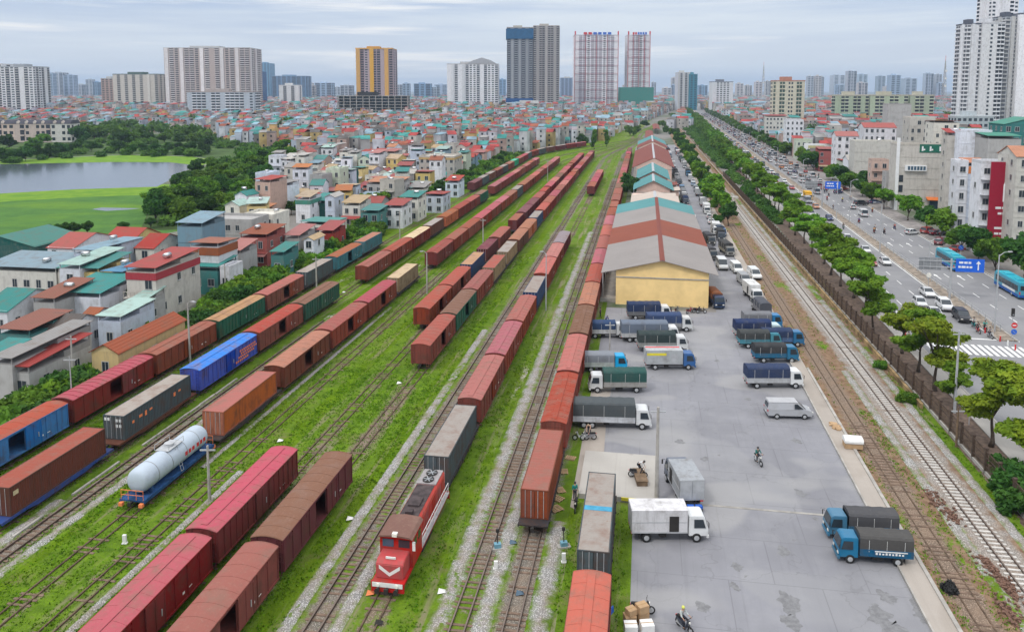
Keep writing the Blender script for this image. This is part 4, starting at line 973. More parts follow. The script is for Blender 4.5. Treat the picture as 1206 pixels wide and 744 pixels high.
    for sx in (-1, 1):
        for y in (L*.31, -L*.30): wheel(root, sx*(w/2+.012), y, rw_, .2)
        hl = MB(); a, c = sorted((sx*(w/2-.1), sx*(w/2-.45))); zf = B[2][1]; hl.box(a, c, B[2][0]-.12, B[2][0]+.012, zf-.02, zf+.12); ob('headlight', hl, M['lamp'], root)
        tl = MB(); yb = B[-1][0]; a, c = sorted((sx*(w/2-.08), sx*(w/2-.34))); zt = {'sedan': .8, 'hatch': .85, 'suv': 1.0, 'van': .95, 'cargo': 1.0}[kind]; tl.box(a, c, min(B[0][0], yb)-.015, min(B[0][0], yb)+.1, zt-.1, zt+.1); ob('tail_light', tl, M['tail'], root)
    if detail:
        bp = MB(); bp.box(-w/2+.1, w/2-.1, B[2][0]-.1, B[2][0]+.02, .38, .48); bp.box(-w/2+.1, w/2-.1, B[0][0]-.02, B[0][0]+.1, .4, .5); ob('bumper_trim', bp, M['dark'], root)
        pl = MB(); pl.box(-.2, .2, B[0][0]-.025, B[0][0]-.005, .62, .74); ob('number_plate', pl, M['white'], root)
    return root
def bus(marks):
    root = thing('city_bus', 'x', 'bus'); L, w, h = 11.2, 2.5, 3.1
    b = MB(); b.prism([(-L/2, .4), (L/2-.05, .4), (L/2+.02, 1.0), (L/2-.12, 2.7), (L/2-.3, h-.1), (-L/2+.1, h-.1), (-L/2, h-.3)], -w/2, w/2); ob('body', b, M['car_paint'], root, bevel=.09, col=(.02, .33, .46))
    lo = MB(); 
    for sx in (-1, 1): lo.box(*sorted((sx*w/2, sx*(w/2+.012))), -L/2+.15, L/2-.2, .42, .95)
    lo.box(-w/2+.1, w/2-.1, -L/2-.012, -L/2, .45, .9); ob('lower_band', lo, plain('bus_blue', (.015, .09, .35), .4), root)
    r = MB(); r.box(-w/2+.1, w/2-.1, -L/2+.15, L/2-.35, h-.1, h+.02); rf = ob('roof', r, M['car_paint'], root, bevel=.05, col=(.03, .42, .52))
    for y in (-2.8, 2.2): p = MB(); p.box(-.7, .7, y-.8, y+.8, h+.02, h+.22); ob('air_unit', p, M['car_paint'], rf, bevel=.04, col=(.05, .45, .56))
    for sx in (-1, 1):
        for i in range(7): y = -L/2+.55+i*1.42; g = MB(); g.box(*sorted((sx*(w/2+.002), sx*(w/2+.02))), y, y+1.34, 1.45, 2.5); ob('side_window', g, M['glass'], root)
        if marks: g = MB(); g.box(*sorted((sx*(w/2+.003), sx*(w/2+.014))), -3.9, 1.6, .98, 1.42); ob('advert_panel', g, M['white'], root)
        wheel(root, sx*(w/2+.01), L/2-2.4, .48, .3); wheel(root, sx*(w/2+.01), -L/2+3.0, .48, .5)
        tl = MB(); tl.box(*sorted((sx*1.0, sx*1.2)), -L/2-.02, -L/2+.02, 1.0, 1.5); ob('tail_light', tl, M['tail'], root)
    g = MB(); g.box(-w/2+.22, w/2-.22, -L/2-.02, -L/2+.05, 1.75, 2.6); ob('rear_window', g, M['glass'], root)
    g = MB(); g.box(-.35, .35, -L/2-.035, -L/2-.022, 2.3, 2.5); ob('route_display', g, M['red_mark'], root)
    quadpart('windscreen', [(-w/2+.15, L/2+.01, 1.2), (w/2-.15, L/2+.01, 1.2), (w/2-.2, L/2-.13, 2.75), (-w/2+.2, L/2-.13, 2.75)], M['glass'], root, .02); return root
def motorbike():
    root = thing('motorbike', 'x', 'motorbike')
    for y in (-.62, .64):
        t = MB(); n = 18; R, r = .27, .055; V = []; F = []
        for i in range(n):
            a = 2*pi*i/n
            for j in range(6): b = 2*pi*j/6; V.append((r*sin(b), y+(R+r*cos(b))*cos(a), .32+(R+r*cos(b))*sin(a)))
        for i in range(n):
            for j in range(6): F.append((i*6+j, i*6+(j+1) % 6, ((i+1) % n)*6+(j+1) % 6, ((i+1) % n)*6+j))
        t.add(V, F); wl = ob('wheel', t, M['rubber'], root); h = MB(); h.tube([(-.05, y, .32), (.05, y, .32)], .16, 10); ob('rim', h, M['galv'], wl)
    b = MB(); b.prism([(-.85, .72), (-.5, .38), (-.1, .30), (.22, .30), (.36, .62), (.48, .98), (.36, 1.0), (.2, .5), (-.05, .48), (-.12, .72)], -.13, .13); ob('fairing', b, M['car_paint'], root, bevel=.03)
    s = MB(); s.prism([(-.8, .72), (-.1, .72), (-.08, .80), (-.3, .84), (-.78, .84)], -.14, .14); ob('seat', s, M['rubber'], root, bevel=.03)
    h = MB(); h.bar((0, .64, .32), (0, .42, 1.0), .06); h.bar((-.33, .34, 1.05), (.33, .34, 1.05), .035); h.bar((-.3, .36, 1.05), (-.36, .4, 1.22), .02); h.bar((.3, .36, 1.05), (.36, .4, 1.22), .02); ob('handlebar', h, M['dark'], root)
    l = MB(); l.tube([(0, .50, .88), (0, .56, .88)], .08, 10); ob('headlight', l, M['lamp'], root)
    l = MB(); l.box(-.07, .07, -.88, -.84, .68, .76); ob('tail_light', l, M['tail'], root)
    e = MB(); e.tube([(.14, .0, .3), (.16, -.7, .36)], [.03, .05], 8); ob('exhaust', e, M['steel'], root); return root

# ------------------------------------------------------------------ people: one skin surface per body, clothes as their own skins
def skin_mesh(name, verts, edges, rad, mat, root_i=0, sub=1, extra=None):
    me = bpy.data.meshes.new(name); me.from_pydata(verts, edges, []); o = bpy.data.objects.new('tmp', me); COL.objects.link(o)
    md = o.modifiers.new('s', 'SKIN'); 
    for i, r in enumerate(rad): me.skin_vertices[0].data[i].radius = (r, r) if not hasattr(r, '__len__') else r
    for i in range(len(verts)): me.skin_vertices[0].data[i].use_root = (i == root_i)
    md.use_smooth_shade = True; m2 = o.modifiers.new('d', 'SUBSURF'); m2.levels = sub; m2.render_levels = sub
    dg = bpy.context.evaluated_depsgraph_get(); ev = o.evaluated_get(dg); out = bpy.data.meshes.new_from_object(ev); out.name = name
    bpy.data.objects.remove(o); out.materials.clear(); out.materials.append(mat)
    if extra:
        bm = bmesh.new(); bm.from_mesh(out); t = extra.data('x', [mat]); bm.from_mesh(t); bm.to_mesh(out); bm.free()
    return out
POSES = {
 # joints: pelvis, waist, chest, neck, head, (shoulder, elbow, wrist, hand) x2, (hip, knee, ankle, toe) x2; local +Y is forward
 'stand': dict(pel=(0,0,.92), wai=(0,.0,1.10), che=(0,-.01,1.32), nec=(0,0,1.48), hed=(0,.02,1.62), arm=((.19,-.01,1.40),(.24,-.02,1.12),(.25,.08,.88),(.25,.11,.80)), leg=((.09,0,.90),(.10,.02,.49),(.10,-.02,.09),(.11,.15,.04))),
 'ride': dict(pel=(0,-.32,.92), wai=(0,-.30,1.10), che=(0,-.24,1.32), nec=(0,-.20,1.47), hed=(0,-.17,1.60), arm=((.19,-.22,1.38),(.27,-.06,1.16),(.30,.22,1.09),(.30,.32,1.07)), leg=((.10,-.28,.90),(.20,.10,.80),(.19,.08,.38),(.20,.22,.33))),
 'bend': dict(pel=(0,-.1,.86), wai=(0,.05,1.0), che=(0,.24,1.12), nec=(0,.38,1.18), hed=(0,.50,1.20), arm=((.18,.28,1.12),(.22,.40,.86),(.16,.52,.64),(.15,.56,.56)), leg=((.10,-.08,.85),(.12,.08,.46),(.11,-.04,.09),(.12,.12,.04))),
}
PM = {}
def person_meshes(pose):
    if pose in PM: return PM[pose]
    q = POSES[pose]; V = []; E = []; R = []
    def v(p, r, par=None):
        V.append(tuple(p)); R.append(r)
        if par is not None: E.append((par, len(V)-1))
        return len(V)-1
    pel = v(q['pel'], .125); wai = v(q['wai'], (.13, .10), pel); che = v(q['che'], (.15, .11), wai); nec = v(q['nec'], .052, che); hd = Vector(q['hed'])
    j = v(hd-Vector((0, 0, .04)), .07, nec); v(hd+Vector((0, 0, .09)), .075, j); hands = []
    for sx in (-1, 1):
        a = [Vector((sx*p[0], p[1], p[2])) for p in q['arm']]; s = v(a[0], .06, che); e = v(a[1], .043, s); w = v(a[2], .03, e); h = v(a[3], .032, w); hands.append((a[2], a[3], sx))
        l = [Vector((sx*p[0], p[1], p[2])) for p in q['leg']]; s = v(l[0], .09, pel); k = v(l[1], .06, s); an = v(l[2], .04, k); v(l[3], .04, an)
    ex = MB()
    for wp, hp, sx in hands:      # four fingers of unequal length and a thumb from the side of the palm
        d = (hp-wp).normalized(); sd = d.cross(Vector((0, 0, 1)) if abs(d.z) < .8 else Vector((0, 1, 0))).normalized(); up = sd.cross(d)
        for i, ln in enumerate((.055, .065, .06, .045)):
            b = hp+d*.02+sd*(i-1.5)*.019; c = b+d*ln*.6; ex.tube([b, c, c+(d*.5-up*.6)*ln*.6], [.009, .0085, .006], 5)
        b = wp+d*.03+sd*.03*sx; ex.tube([b, b+(d+sd*sx*.8)*.035, b+(d+sd*sx*.3)*.065], [.011, .01, .007], 5)
    hc = hd+Vector((0, 0, .02)); fw = Vector((0, 1, 0))
    ex.tube([hc+fw*.072, hc+fw*.10-Vector((0, 0, .02))], [.008, .014], 6)                     # nose
    ex.tube([hc+fw*.068+Vector((-.025, 0, -.05)), hc+fw*.068+Vector((.025, 0, -.05))], .007, 5)      # mouth
    for sx in (-1, 1):
        ex.tube([hc+Vector((sx*.028, .066, .015)), hc+Vector((sx*.028, .078, .015))], [.012, .008], 6); ex.tube([hc+Vector((sx*.072, -.01, .0)), hc+Vector((sx*.086, -.02, .0))], [.022, .016], 6)
    body = skin_mesh('body', V, E, R, M['skin'], 0, 1, ex)
    # shirt
    V, E, R = [], [], []; pel = v(Vector(q['pel'])+Vector((0, 0, .04)), (.145, .125)); wai = v(q['wai'], (.15, .12), pel); che = v(q['che'], (.175, .13), wai); v(Vector(q['che']).lerp(Vector(q['nec']), .6), .08, che)
    for sx in (-1, 1): a = [Vector((sx*p[0], p[1], p[2])) for p in q['arm']]; s = v(a[0], .082, che); e = v(a[1], .06, s); v(a[1].lerp(a[2], .55), .05, e)
    shirt = skin_mesh('shirt', V, E, R, M['cloth'])
    V, E, R = [], [], []; pel = v(q['pel'], (.14, .125))
    for sx in (-1, 1): l = [Vector((sx*p[0], p[1], p[2])) for p in q['leg']]; s = v(l[0], .105, pel); k = v(l[1], .078, s); v(l[2], .058, k)
    tr = skin_mesh('trousers', V, E, R, M['cloth'])
    sh = MB()
    for sx in (-1, 1): l = [Vector((sx*p[0], p[1], p[2])) for p in q['leg']]; t = l[3]; sh.box(t.x-.045, t.x+.045, t.y-.16, t.y+.1, t.z-.045, t.z+.045)
    shoe = sh.data('shoes', [M['dark']], .015)
    hm = MB(); c = hd+Vector((0, -.005, .055)); prof = [(0, .12), (.05, .112), (.09, .085), (.115, .04), (.12, -.02), (.115, -.05)]
    hm.tube([c+Vector((0, 0, z)) for r, z in prof][::-1], [max(r, .004) for r, z in prof][::-1], 14); helmet = hm.data('helmet', [M['car_paint']], 0, True)
    PM[pose] = (body, shirt, tr, shoe, helmet); return PM[pose]
def person(pose, shirt=(.1, .1, .12), trousers=(.03, .035, .05), hat=(.02, .02, .02), hatname='helmet'):
    b, s, t, f, h = person_meshes(pose); root = thing('person', 'x', 'person')
    ob('body', b, None, root); ob('shirt', s, None, root, col=shirt); ob('trousers', t, None, root, col=trousers); ob('shoes', f, None, root); ob(hatname, h, None, root, col=hat); return root
KP = {}
def put_person(pose, loc, rz, label, shirt, trousers=(.03, .035, .05), hat=(.02, .02, .02), group=None):
    if pose not in KP: KP[pose] = Kit(lambda: person(pose))
    return KP[pose].put(loc, rz, label, group, dict(shirt=shirt, trousers=trousers, helmet=hat))
KM = Kit(motorbike)
def rider(loc, rz, blabel, plabel, shirt, bike=(.1, .1, .1), hat=(.02, .02, .02), group=('motorbikes in the traffic', 'riders in the traffic')):
    KM.put(loc, rz, blabel, group and group[0], dict(fairing=bike)); return put_person('ride', loc, rz, plabel, shirt, hat=hat, group=group and group[1])

# ------------------------------------------------------------------ lorries in the yard
KV = {}
def veh(kind, px, py, ang, label, group, cols, p=None, dz=0.0, make=None):
    """ang: heading in degrees, 0 = straight away from the camera, 90 = right, 180 = towards it"""
    if kind not in KV: KV[kind] = Kit(make)
    x, y = p if p else G(px, py); return KV[kind].put((x, y, .012+dz), -radians(ang), label, group, cols)
WH = (.62, .63, .63); TBLU = (.012, .14, .25); NVY = (.02, .035, .085); CGREY = (.16, .165, .175); BLK = (.04, .042, .045); DGR = (.018, .05, .045)
YG = 'lorries parked in the yard'
def truck_at(kind, make, pxm, pyb, ang, L, label, cab_c, cover_c, bed_c, w=2.0):
    """pxm, pyb: pixel at the foot of the truck's near side, mid-length"""
    x, y = G(pxm, pyb); a = radians(ang); fx, fy = sin(a), cos(a)
    # local origin is the back of the cab, the truck spans -L .. +1.75; centre it and push it back by half its width
    off = (L-1.75)/2; y += w/2; x += fx*off; y += fy*off
    if kind not in KV: KV[kind] = Kit(make)
    return KV[kind].put((x, y, .012), -a, label, YG, dict(cab=cab_c, bumper=cab_c, canvas_cover=cover_c, cargo_bed=bed_c, cargo_box=bed_c))
sh = lambda: canvas_truck(4.4, 1.9, 2.6, 1); md = lambda: canvas_truck(5.4, 2.05, 2.85, 2); lg = lambda: canvas_truck(7.0, 2.25, 3.05, 3)
truck_at('md', md, 765, 377, 90, 5.4, 'navy covered truck nearest to the peach warehouse wall, second cover half in front of it', WH, NVY, CGREY)
truck_at('md', md, 789, 391, 90, 5.4, 'white cab truck with navy cover and grey bed, second out from the warehouse wall', WH, (.025, .05, .12), (.35, .36, .38))
truck_at('sh', sh, 715, 399, 90, 4.4, 'small white truck with dark blue cover next to the brown roofed wagon', WH, (.03, .055, .12), (.5, .5, .5))
truck_at('lg', lg, 766, 403, 90, 7.0, 'long grey-topped truck with navy rear cover, behind the black covered truck', WH, (.13, .16, .21), (.45, .46, .46))
truck_at('md', md, 781, 415, 90, 5.4, 'white cab truck with black-green cover just behind the yellow striped box truck', WH, (.03, .045, .045), (.30, .31, .30))
truck_at('bxs', lambda: box_truck(5.0, 2.0, 2.75, True), 790, 436, 90, 5.0, 'blue cab box truck with yellow and red stripes on its grey box', (.015, .10, .28), CGREY, (.42, .44, .45))
truck_at('sh', sh, 712, 439, 90, 4.4, 'bright blue cab truck with grey cover by the red wagon', (.03, .32, .55), (.22, .24, .27), (.40, .45, .42))
truck_at('md', md, 728, 463, 270, 5.4, 'white cab truck facing left with dark green cover and blue-framed bed', WH, (.02, .07, .06), (.30, .29, .27))
truck_at('lg', lg, 721, 505, 94, 7.0, 'longest truck, white cab with grey cover and silver bed boards, beside the parked scooters', WH, (.065, .075, .08), (.48, .50, .53))
truck_at('bx', lambda: box_truck(4.7, 2.0, 2.85), 789, 639, 90, 4.7, 'white box truck with silver cargo box below the concrete pole', WH, WH, (.56, .55, .56))
truck_at('rear', lambda: rear_truck(), 812, 592, 2, 4.2, 'grey box truck seen from behind, loaded with blue crates', (.05, .16, .34), (.4, .4, .4), (.36, .38, .40)) if False else None
truck_at('md', md, 913, 458, 90, 5.4, 'white cab truck with navy cover and grey bed, nearest of the right-hand group', WH, (.025, .04, .09), (.40, .41, .42))
truck_at('sh', sh, 915, 428, 90, 4.4, 'teal-blue cab truck with black cover, second of the right-hand group', TBLU, BLK, TBLU)
truck_at('sh', sh, 896, 411, 90, 4.4, 'truck with black cover and light teal bed between two navy covered trucks', (.06, .28, .36), (.05, .055, .055), (.06, .26, .32))
truck_at('md', md, 894, 400, 90, 5.4, 'white and teal cab truck with navy cover in the right-hand group', (.45, .58, .60), NVY, (.38, .39, .38))
truck_at('sh', sh, 899, 388, 90, 4.4, 'blue cab truck with grey cover, farthest of the right-hand group parked side-on', (.03, .18, .38), (.18, .185, .20), (.1, .2, .3))
truck_at('sh', sh, 923, 409, 90, 4.4, 'small truck with navy cover tucked against the kerb behind the teal-blue truck', (.03, .15, .3), NVY, (.05, .12, .25))
truck_at('sh', sh, 898, 371, 2, 4.4, 'dark covered truck seen from the rear, beyond the right-hand group', (.3, .3, .3), (.08, .085, .10), (.2, .2, .22))
truck_at('bx', None, 888, 353, 180, 4.7, 'white box truck facing the camera on the right edge of the yard', WH, WH, (.58, .58, .57))
veh('cargo', 876, 334, 182, 'silver van facing the camera behind the white box truck', YG, dict(body=(.35, .36, .37), upper_body=(.35, .36, .37), roof=(.3, .3, .3)), make=lambda: car('cargo'))
veh('van', 850, 316, 186, 'white minibus facing the camera beside the warehouse roof', YG, dict(body=WH, roof=WH, pillars=WH), make=lambda: car('van'))
veh('cargo', 867, 320, 182, 'small white van parked left of the boxes beyond the silver van', YG, dict(body=WH, upper_body=WH, roof=WH))
veh('cargo', 888, 327, 182, 'white van tucked behind the white box truck at the kerb', YG, dict(body=WH, upper_body=WH, roof=WH))
truck_at('md', md, 857, 300, 180, 5.4, 'dark open truck facing the camera beyond the white minibus', (.2, .2, .19), (.05, .05, .05), (.30, .28, .22))
truck_at('sh', sh, 849, 278, 180, 4.4, 'blue covered truck facing the camera on the far lane of the yard', (.05, .12, .25), (.05, .07, .10), (.05, .12, .2))
truck_at('sh', sh, 836, 288, 180, 4.4, 'dark grey covered truck close to the warehouse side', (.1, .1, .1), (.06, .06, .07), (.1, .1, .1))
truck_at('sh', sh, 838, 305, 180, 4.4, 'grey covered truck half hidden under the warehouse eave', (.12, .12, .12), (.09, .09, .10), (.15, .15, .15))
truck_at('sh', sh, 844, 361, 180, 4.4, 'dark blue truck with yellow bumper and rusty load cover at the warehouse corner', (.015, .04, .10), (.30, .10, .04), (.03, .05, .1))
def yellow_bumper():
    pass
o = truck_at('sh', sh, 1035, 667, 277, 4.4, 'nearer of two blue trucks at the kerb, white lettering on its bed', TBLU, (.07, .068, .066), (.015, .115, .22))
o.scale = (.93, .93, .93)
g = MB(); g.box(.955+.03, .985+.03, -3.9, -1.2, 1.28, 1.36); g.box(-1.015, -.985, -3.9, -1.2, 1.28, 1.36); ob('white_rail', g, M['white'], o)
g = MB()
for i in range(9): g.box(-.995, -.975, -3.6+i*.27, -3.44+i*.27, 1.02, 1.16+(i % 3)*.03)
ob('lettering', g, M['white'], o)
o2 = truck_at('sh', sh, 1020, 639, 275, 4.4, 'farther of two blue trucks at the kerb, its black cover sagging', TBLU, (.075, .075, .08), (.02, .14, .26)); o2.scale = (.93, .93, .93)
veh('cargo', 928, 490, 92, 'silver-grey cargo van alone in the middle of the yard', None, dict(body=(.36, .37, .39), upper_body=(.40, .41, .43), roof=(.42, .42, .43)))
# truck with crates, rear towards the camera
def crate_truck():
    root = box_truck(4.2, 2.2, 2.7); root.name = 'box_truck'; return root
x, y = G(812, 600); ct = box_truck(4.3, 2.3, 2.75); ct.location = (x, y+4.4, .012); ct.rotation_euler = (0, 0, -radians(-3)); setcol(ct, cab=(.1, .12, .16), bumper=(.1, .1, .1), cargo_box=(.33, .35, .37))
ct['label'] = 'grey-roofed box truck seen from behind with blue plastic crates at its tail'; ct['group'] = YG
for i in range(3):
    for j in range(2):
        c = MB(); w, d, h = .34, .22, .3; c.box(-w, w, -d, d, 0, .03); c.box(-w, -w+.03, -d, d, .03, h); c.box(w-.03, w, -d, d, .03, h); c.box(-w+.03, w-.03, -d, -d+.03, .03, h); c.box(-w+.03, w-.03, d-.03, d, .03, h); c.box(-w, w, -d-.01, d+.01, h-.05, h)
        o = ob('plastic_crate', c, M['blue_mark']); o.location = (x-.75+i*.74, y-.4, .03+j*.31); tag(o, 'blue plastic crate behind the grey box truck, %s column from left, %s' % (ordw(i+1), ('bottom', 'top')[j]), 'crate', 'crates behind the grey box truck')
# far parking beyond the sheds
pk = random.Random(5); PN = 0
for s in range(176, 520, 9):
    for u in (13.6, 19.3):
        if u < 15 and s < 210: continue
        if pk.random() < .16 or (u > 18 and s < 196): continue
        PN += 1; k = pk.choice(['sh', 'md', 'sedan', 'cargo', 'sh', 'hatch', 'bx', 'van']); c = pk.choice([WH, WH, (.3, .32, .34), (.05, .06, .08), (.03, .15, .3), (.3, .03, .03)]); cv = pk.choice([NVY, BLK, CGREY, DGR])
        mk = {'sedan': lambda: car('sedan'), 'hatch': lambda: car('hatch'), 'suv': lambda: car('suv')}.get(k)
        nmk = {'sh': 'small covered truck', 'md': 'covered truck', 'sedan': 'sedan', 'cargo': 'cargo van', 'hatch': 'hatchback', 'bx': 'box truck', 'van': 'minibus'}[k]
        cn = {WH: 'white', (.3, .32, .34): 'silver', (.05, .06, .08): 'black', (.03, .15, .3): 'blue', (.3, .03, .03): 'red'}[c]
        q = Yd(u+pk.uniform(-.4, .4), s+pk.uniform(-1, 1)); lab = '%s %s in the lane %s, %s parked vehicle along it' % (cn, nmk, 'beside the warehouses' if u < 15 else 'along the far kerb', ordw(PN))
        veh(k, 0, 0, 180*(pk.random() < .5)+degrees_psi if False else (9.6+180*(pk.random() < .6)), lab, 'vehicles parked in the far yard', dict(cab=c, bumper=c, body=c, upper_body=c, roof=c, pillars=c, canvas_cover=cv, cargo_bed=cv, cargo_box=WH), p=(q.x, q.y), make=mk)
# near motorbikes and people
def bike_px(px, py, ang, lab, col, pl=None, shirt=None, hat=(.02, .02, .02), zb=.012):
    x, y = G(px, py, zb); KM.put((x, y, zb), -radians(ang), lab, None, dict(fairing=col))
    if pl: put_person('ride', (x, y, .012), -radians(ang), pl, shirt, hat=hat)
bike_px(893, 546, 172, 'white motorbike ridden towards the camera across the empty yard', (.5, .5, .5), 'person in a teal top riding alone across the asphalt', (.03, .16, .14))
bike_px(806, 742, 150, 'dark scooter under the rider with a yellow helmet', (.04, .05, .07), 'person in a pale shirt and yellow helmet riding at the bottom edge', (.42, .46, .44), (.6, .62, .03))
bike_px(684, 518, 268, 'silver scooter parked left of another beside the long truck', (.5, .52, .53)); bike_px(693, 518, 262, 'dark scooter parked beside the silver scooter and a standing person', (.2, .2, .22))
bike_px(678, 600, 190, 'black motorbike parked beside the wagons at the apron edge', (.02, .02, .025)); bike_px(756, 722, 96, 'black motorbike behind the stack of cardboard boxes', (.02, .02, .03)); bike_px(710, 425, 85, 'teal motorbike parked by the lamp pole between the trucks', (.02, .35, .33))
for i, px in enumerate((790, 797, 812, 821, 826)): bike_px(px, 369-(i % 2), 10+i*20, 'motorbike leaning by the peach warehouse wall, %s from the left' % ordw(i+1), [(.03, .03, .03), (.1, .1, .1), (.25, .03, .03), (.04, .04, .05), (.03, .03, .03)][i])
def pp(px, py, pose, ang, lab, sh_, tr=(.03, .035, .05), hat=(.02, .02, .02), z=.012): x, y = G(px, py, z); put_person(pose, (x, y, z), -radians(ang), lab, sh_, tr, hat)
pp(694, 511, 'bend', 200, 'person in a pale pink shirt bending beside the parked scooters', (.55, .36, .28), hat=(.4, .3, .2))
pp(677, 588, 'stand', 160, 'person in a teal shirt standing at the apron by the wagons', (.02, .28, .25)); pp(753, 556, 'bend', 120, 'person in white bending over a motorbike on the concrete pad', (.5, .5, .5), z=.5)
bike_px(751, 562, 100, 'dark motorbike standing on the concrete pad near the pole', (.05, .05, .06), zb=.5)
pp(707, 374, 'stand', 90, 'person in purple standing in the shade by the warehouse corner', (.16, .06, .16)); pp(714, 382, 'bend', 30, 'person in dark blue bending between trucks near the warehouse', (.05, .06, .16)); pp(1039, 357, 'stand', 20, 'person in grey on the tree-lined pavement', (.2, .2, .2))
# ------------------------------------------------------------------ warehouses along the track (yard frame; gable roofs, ridge along +Y)
M['peach'] = plain('peach_render', (.86, .62, .28), .9, .15, var=.07, scale=.5); M['pinkwall'] = plain('pinkish_render', (.62, .45, .38), .9, .15, var=.08)
def sheetmat(name, c, rust=.72, rc=(.20, .07, .03), amount=.5):
    k = NT(name); a = k.noise(.12, 5, .7); b = k.noise(1.3, 5, .7, stretch=(.25, 2, 1)); sp = k.n('ShaderNodeSeparateXYZ'); k.l(k.co(), sp.inputs[0])
    col = k.mix(k.rng(a, .35, .7, 0, amount), c, [v*.72 for v in c]); col = k.mix(k.rng(b, .5, .75, 0, .45), col, [min(1, v*1.25) for v in c]); col = k.mix(k.rng(b, rust, rust+.12), col, rc)
    k.bump(k.math('SINE', k.math('MULTIPLY', sp.outputs[1], 2*pi*1.4)), .7, .04); return k.fin(col, .65, .25)
M['rf_grey'] = sheetmat('grey_roof_sheets', (.26, .235, .22)); M['rf_rust'] = sheetmat('rusty_roof_sheets', (.22, .052, .024), .6, (.27, .12, .07)); M['rf_teal'] = sheetmat('teal_roof_sheets', (.075, .24, .245), amount=.8); M['rf_pink'] = sheetmat('pale_roof_sheets', (.48, .40, .34)); M['rf_red'] = sheetmat('oxide_roof_sheets', (.19, .045, .028), .6)
def shed(u0, u1, s0, s1, ze, zr, sections, wallm, label, over=(2.6, 1.6), front_over=.7, posts=False, trim=None):
    root = thing('warehouse', label, 'warehouse', Yd(0, 0), -PSI, 'long warehouses beside the tracks'); um = (u0+u1)/2
    w = MB(); zz = lambda u: zr-(zr-ze)*abs(u-um)/((u1-u0)/2)
    for s in (s0, s1-.25):
        w.prism([(u0, 0), (u1, 0), (u1, ze-.1), (um, zr-.12), (u0, ze-.1)], s, s+.25, axis='y')
    w.box(u0, u0+.25, s0+.25, s1-.25, 0, ze-.12); w.box(u1-.25, u1, s0+.25, s1-.25, 0, ze-.12); ob('wall', w, M[wallm], root)
    t = MB(); t.box(u0, u1, s0-.12, s0-.003, ze-1.5, ze-1.32); ob('string_course', t, M['concrete'] if not trim else M[trim], root)
    a = (zr-ze)/((u1-u0)/2)
    prev = s0-front_over
    for mk, sA, sB in sections:
        r = MB(); uL, uR = u0-over[0], u1+over[1]; zL, zR = zr-a*(um-uL), zr-a*(uR-um); A = max(prev, sA) if sA > s0+1 else s0-front_over; B = sB
        r.prism([(uL, zL), (um, zr), (uR, zR), (uR, zR-.1), (um, zr-.1), (uL, zL-.1)], A, B, axis='y'); ob('roof', r, M[mk], root)
    rc = MB(); rc.prism([(um-.45, zr-.45*a+.03), (um, zr+.08), (um+.45, zr-.45*a+.03), (um, zr+.03)], s0-front_over, s1, axis='y'); ob('ridge_cap', rc, M['rf_red' if 'rust' in str(sections) else 'galv'], root)
    for j in range(int((s1-s0)/9)+1):
        s = s0+3+j*9
        if s > s1-2: break
        d = MB(); d.box(u0-.05, u0-.003, s, s+4, .1, 3.6); ob('sliding_door', d, M['dark'], root); d = MB(); d.box(u1+.003, u1+.05, s, s+4, .1, 3.6); ob('sliding_door', d, M['dark'], root)
        p = MB(); p.bar((u0-over[0]+.2, s-1, 0), (u0-over[0]+.2, s-1, ze-over[0]*a-.1), .14); ob('canopy_post', p, M['galv'], root)
    pf = MB(); pf.box(u0-over[0]-.2, u0-.005, s0+1, s1, .02, .75); ob('loading_platform', pf, M['concrete'], root)
    return root
shed(-4.7, 11.4, 139.0, 222, 6.4, 8.3, [('rf_grey', 0, 164), ('rf_rust', 164.02, 184), ('rf_grey', 184.02, 206), ('rf_teal', 206.02, 222.5)], 'peach', 'long warehouse with peach gable wall and grey, rust and teal roof sheets')
shed(-2.5, 9.0, 233, 252, 5.0, 6.2, [('rf_pink', 0, 252)], 'pinkwall', 'low pink-roofed warehouse between two teal roofs', (1.5, 1.5), 1)
shed(-2.5, 8.5, 264, 286, 5.6, 8.2, [('rf_teal', 0, 286)], 'pinkwall', 'nearer small warehouse with a teal gable roof', (1.2, 1.2), .8)
shed(-2.0, 8.2, 288, 322, 6.4, 9.0, [('rf_teal', 0, 322)], 'pinkwall', 'farther small warehouse with a teal gable roof', (1, 1), .8)
shed(-3.4, 11.2, 336, 430, 6.2, 9.6, [('rf_red', 0, 430)], 'pinkwall', 'warehouse with pale gable end and oxide red roof', (1.8, 1.2), .2)
shed(-2.8, 11.0, 440, 500, 6.8, 10.0, [('rf_red', 0, 466), ('rf_teal', 466.02, 500)], 'pinkwall', 'farthest warehouse with red front roof and teal back roof', (1.6, 1.2), .2)
def annex(u0, u1, s0, s1, h, mk, label, wallm='pinkwall', rz=0):
    root = thing('annex', label, 'outbuilding', Yd(0, 0), -PSI); w = MB(); w.box(u0, u1, s0, s1, 0, h-.1); ob('wall', w, M[wallm], root); r = MB(); r.prism([(u0-.5, h-.3), (u1+.5, h+.1), (u1+.5, h+.18), (u0-.5, h-.2)], s0-.6, s1+.4, axis='y'); ob('roof', r, M[mk], root)
    d = MB(); d.box((u0+u1)/2-.5, (u0+u1)/2+.5, s0-.04, s0-.003, .05, 2.1); ob('door', d, M['dark'], root); return root
annex(9.3, 11.6, 226, 234, 3.6, 'rf_teal', 'small teal-roofed lean-to at the warehouse corner'); annex(8.9, 11.4, 268, 276, 4.6, 'rf_pink', 'cream annex right of the nearer small teal warehouse'); annex(8.6, 11, 280, 288, 5.0, 'rf_red', 'red-roofed annex right of the teal warehouses')
annex(-3.5, 9.5, 253.5, 259, 4.6, 'rf_pink', 'flat pale shed squeezed behind the pink-roofed warehouse')
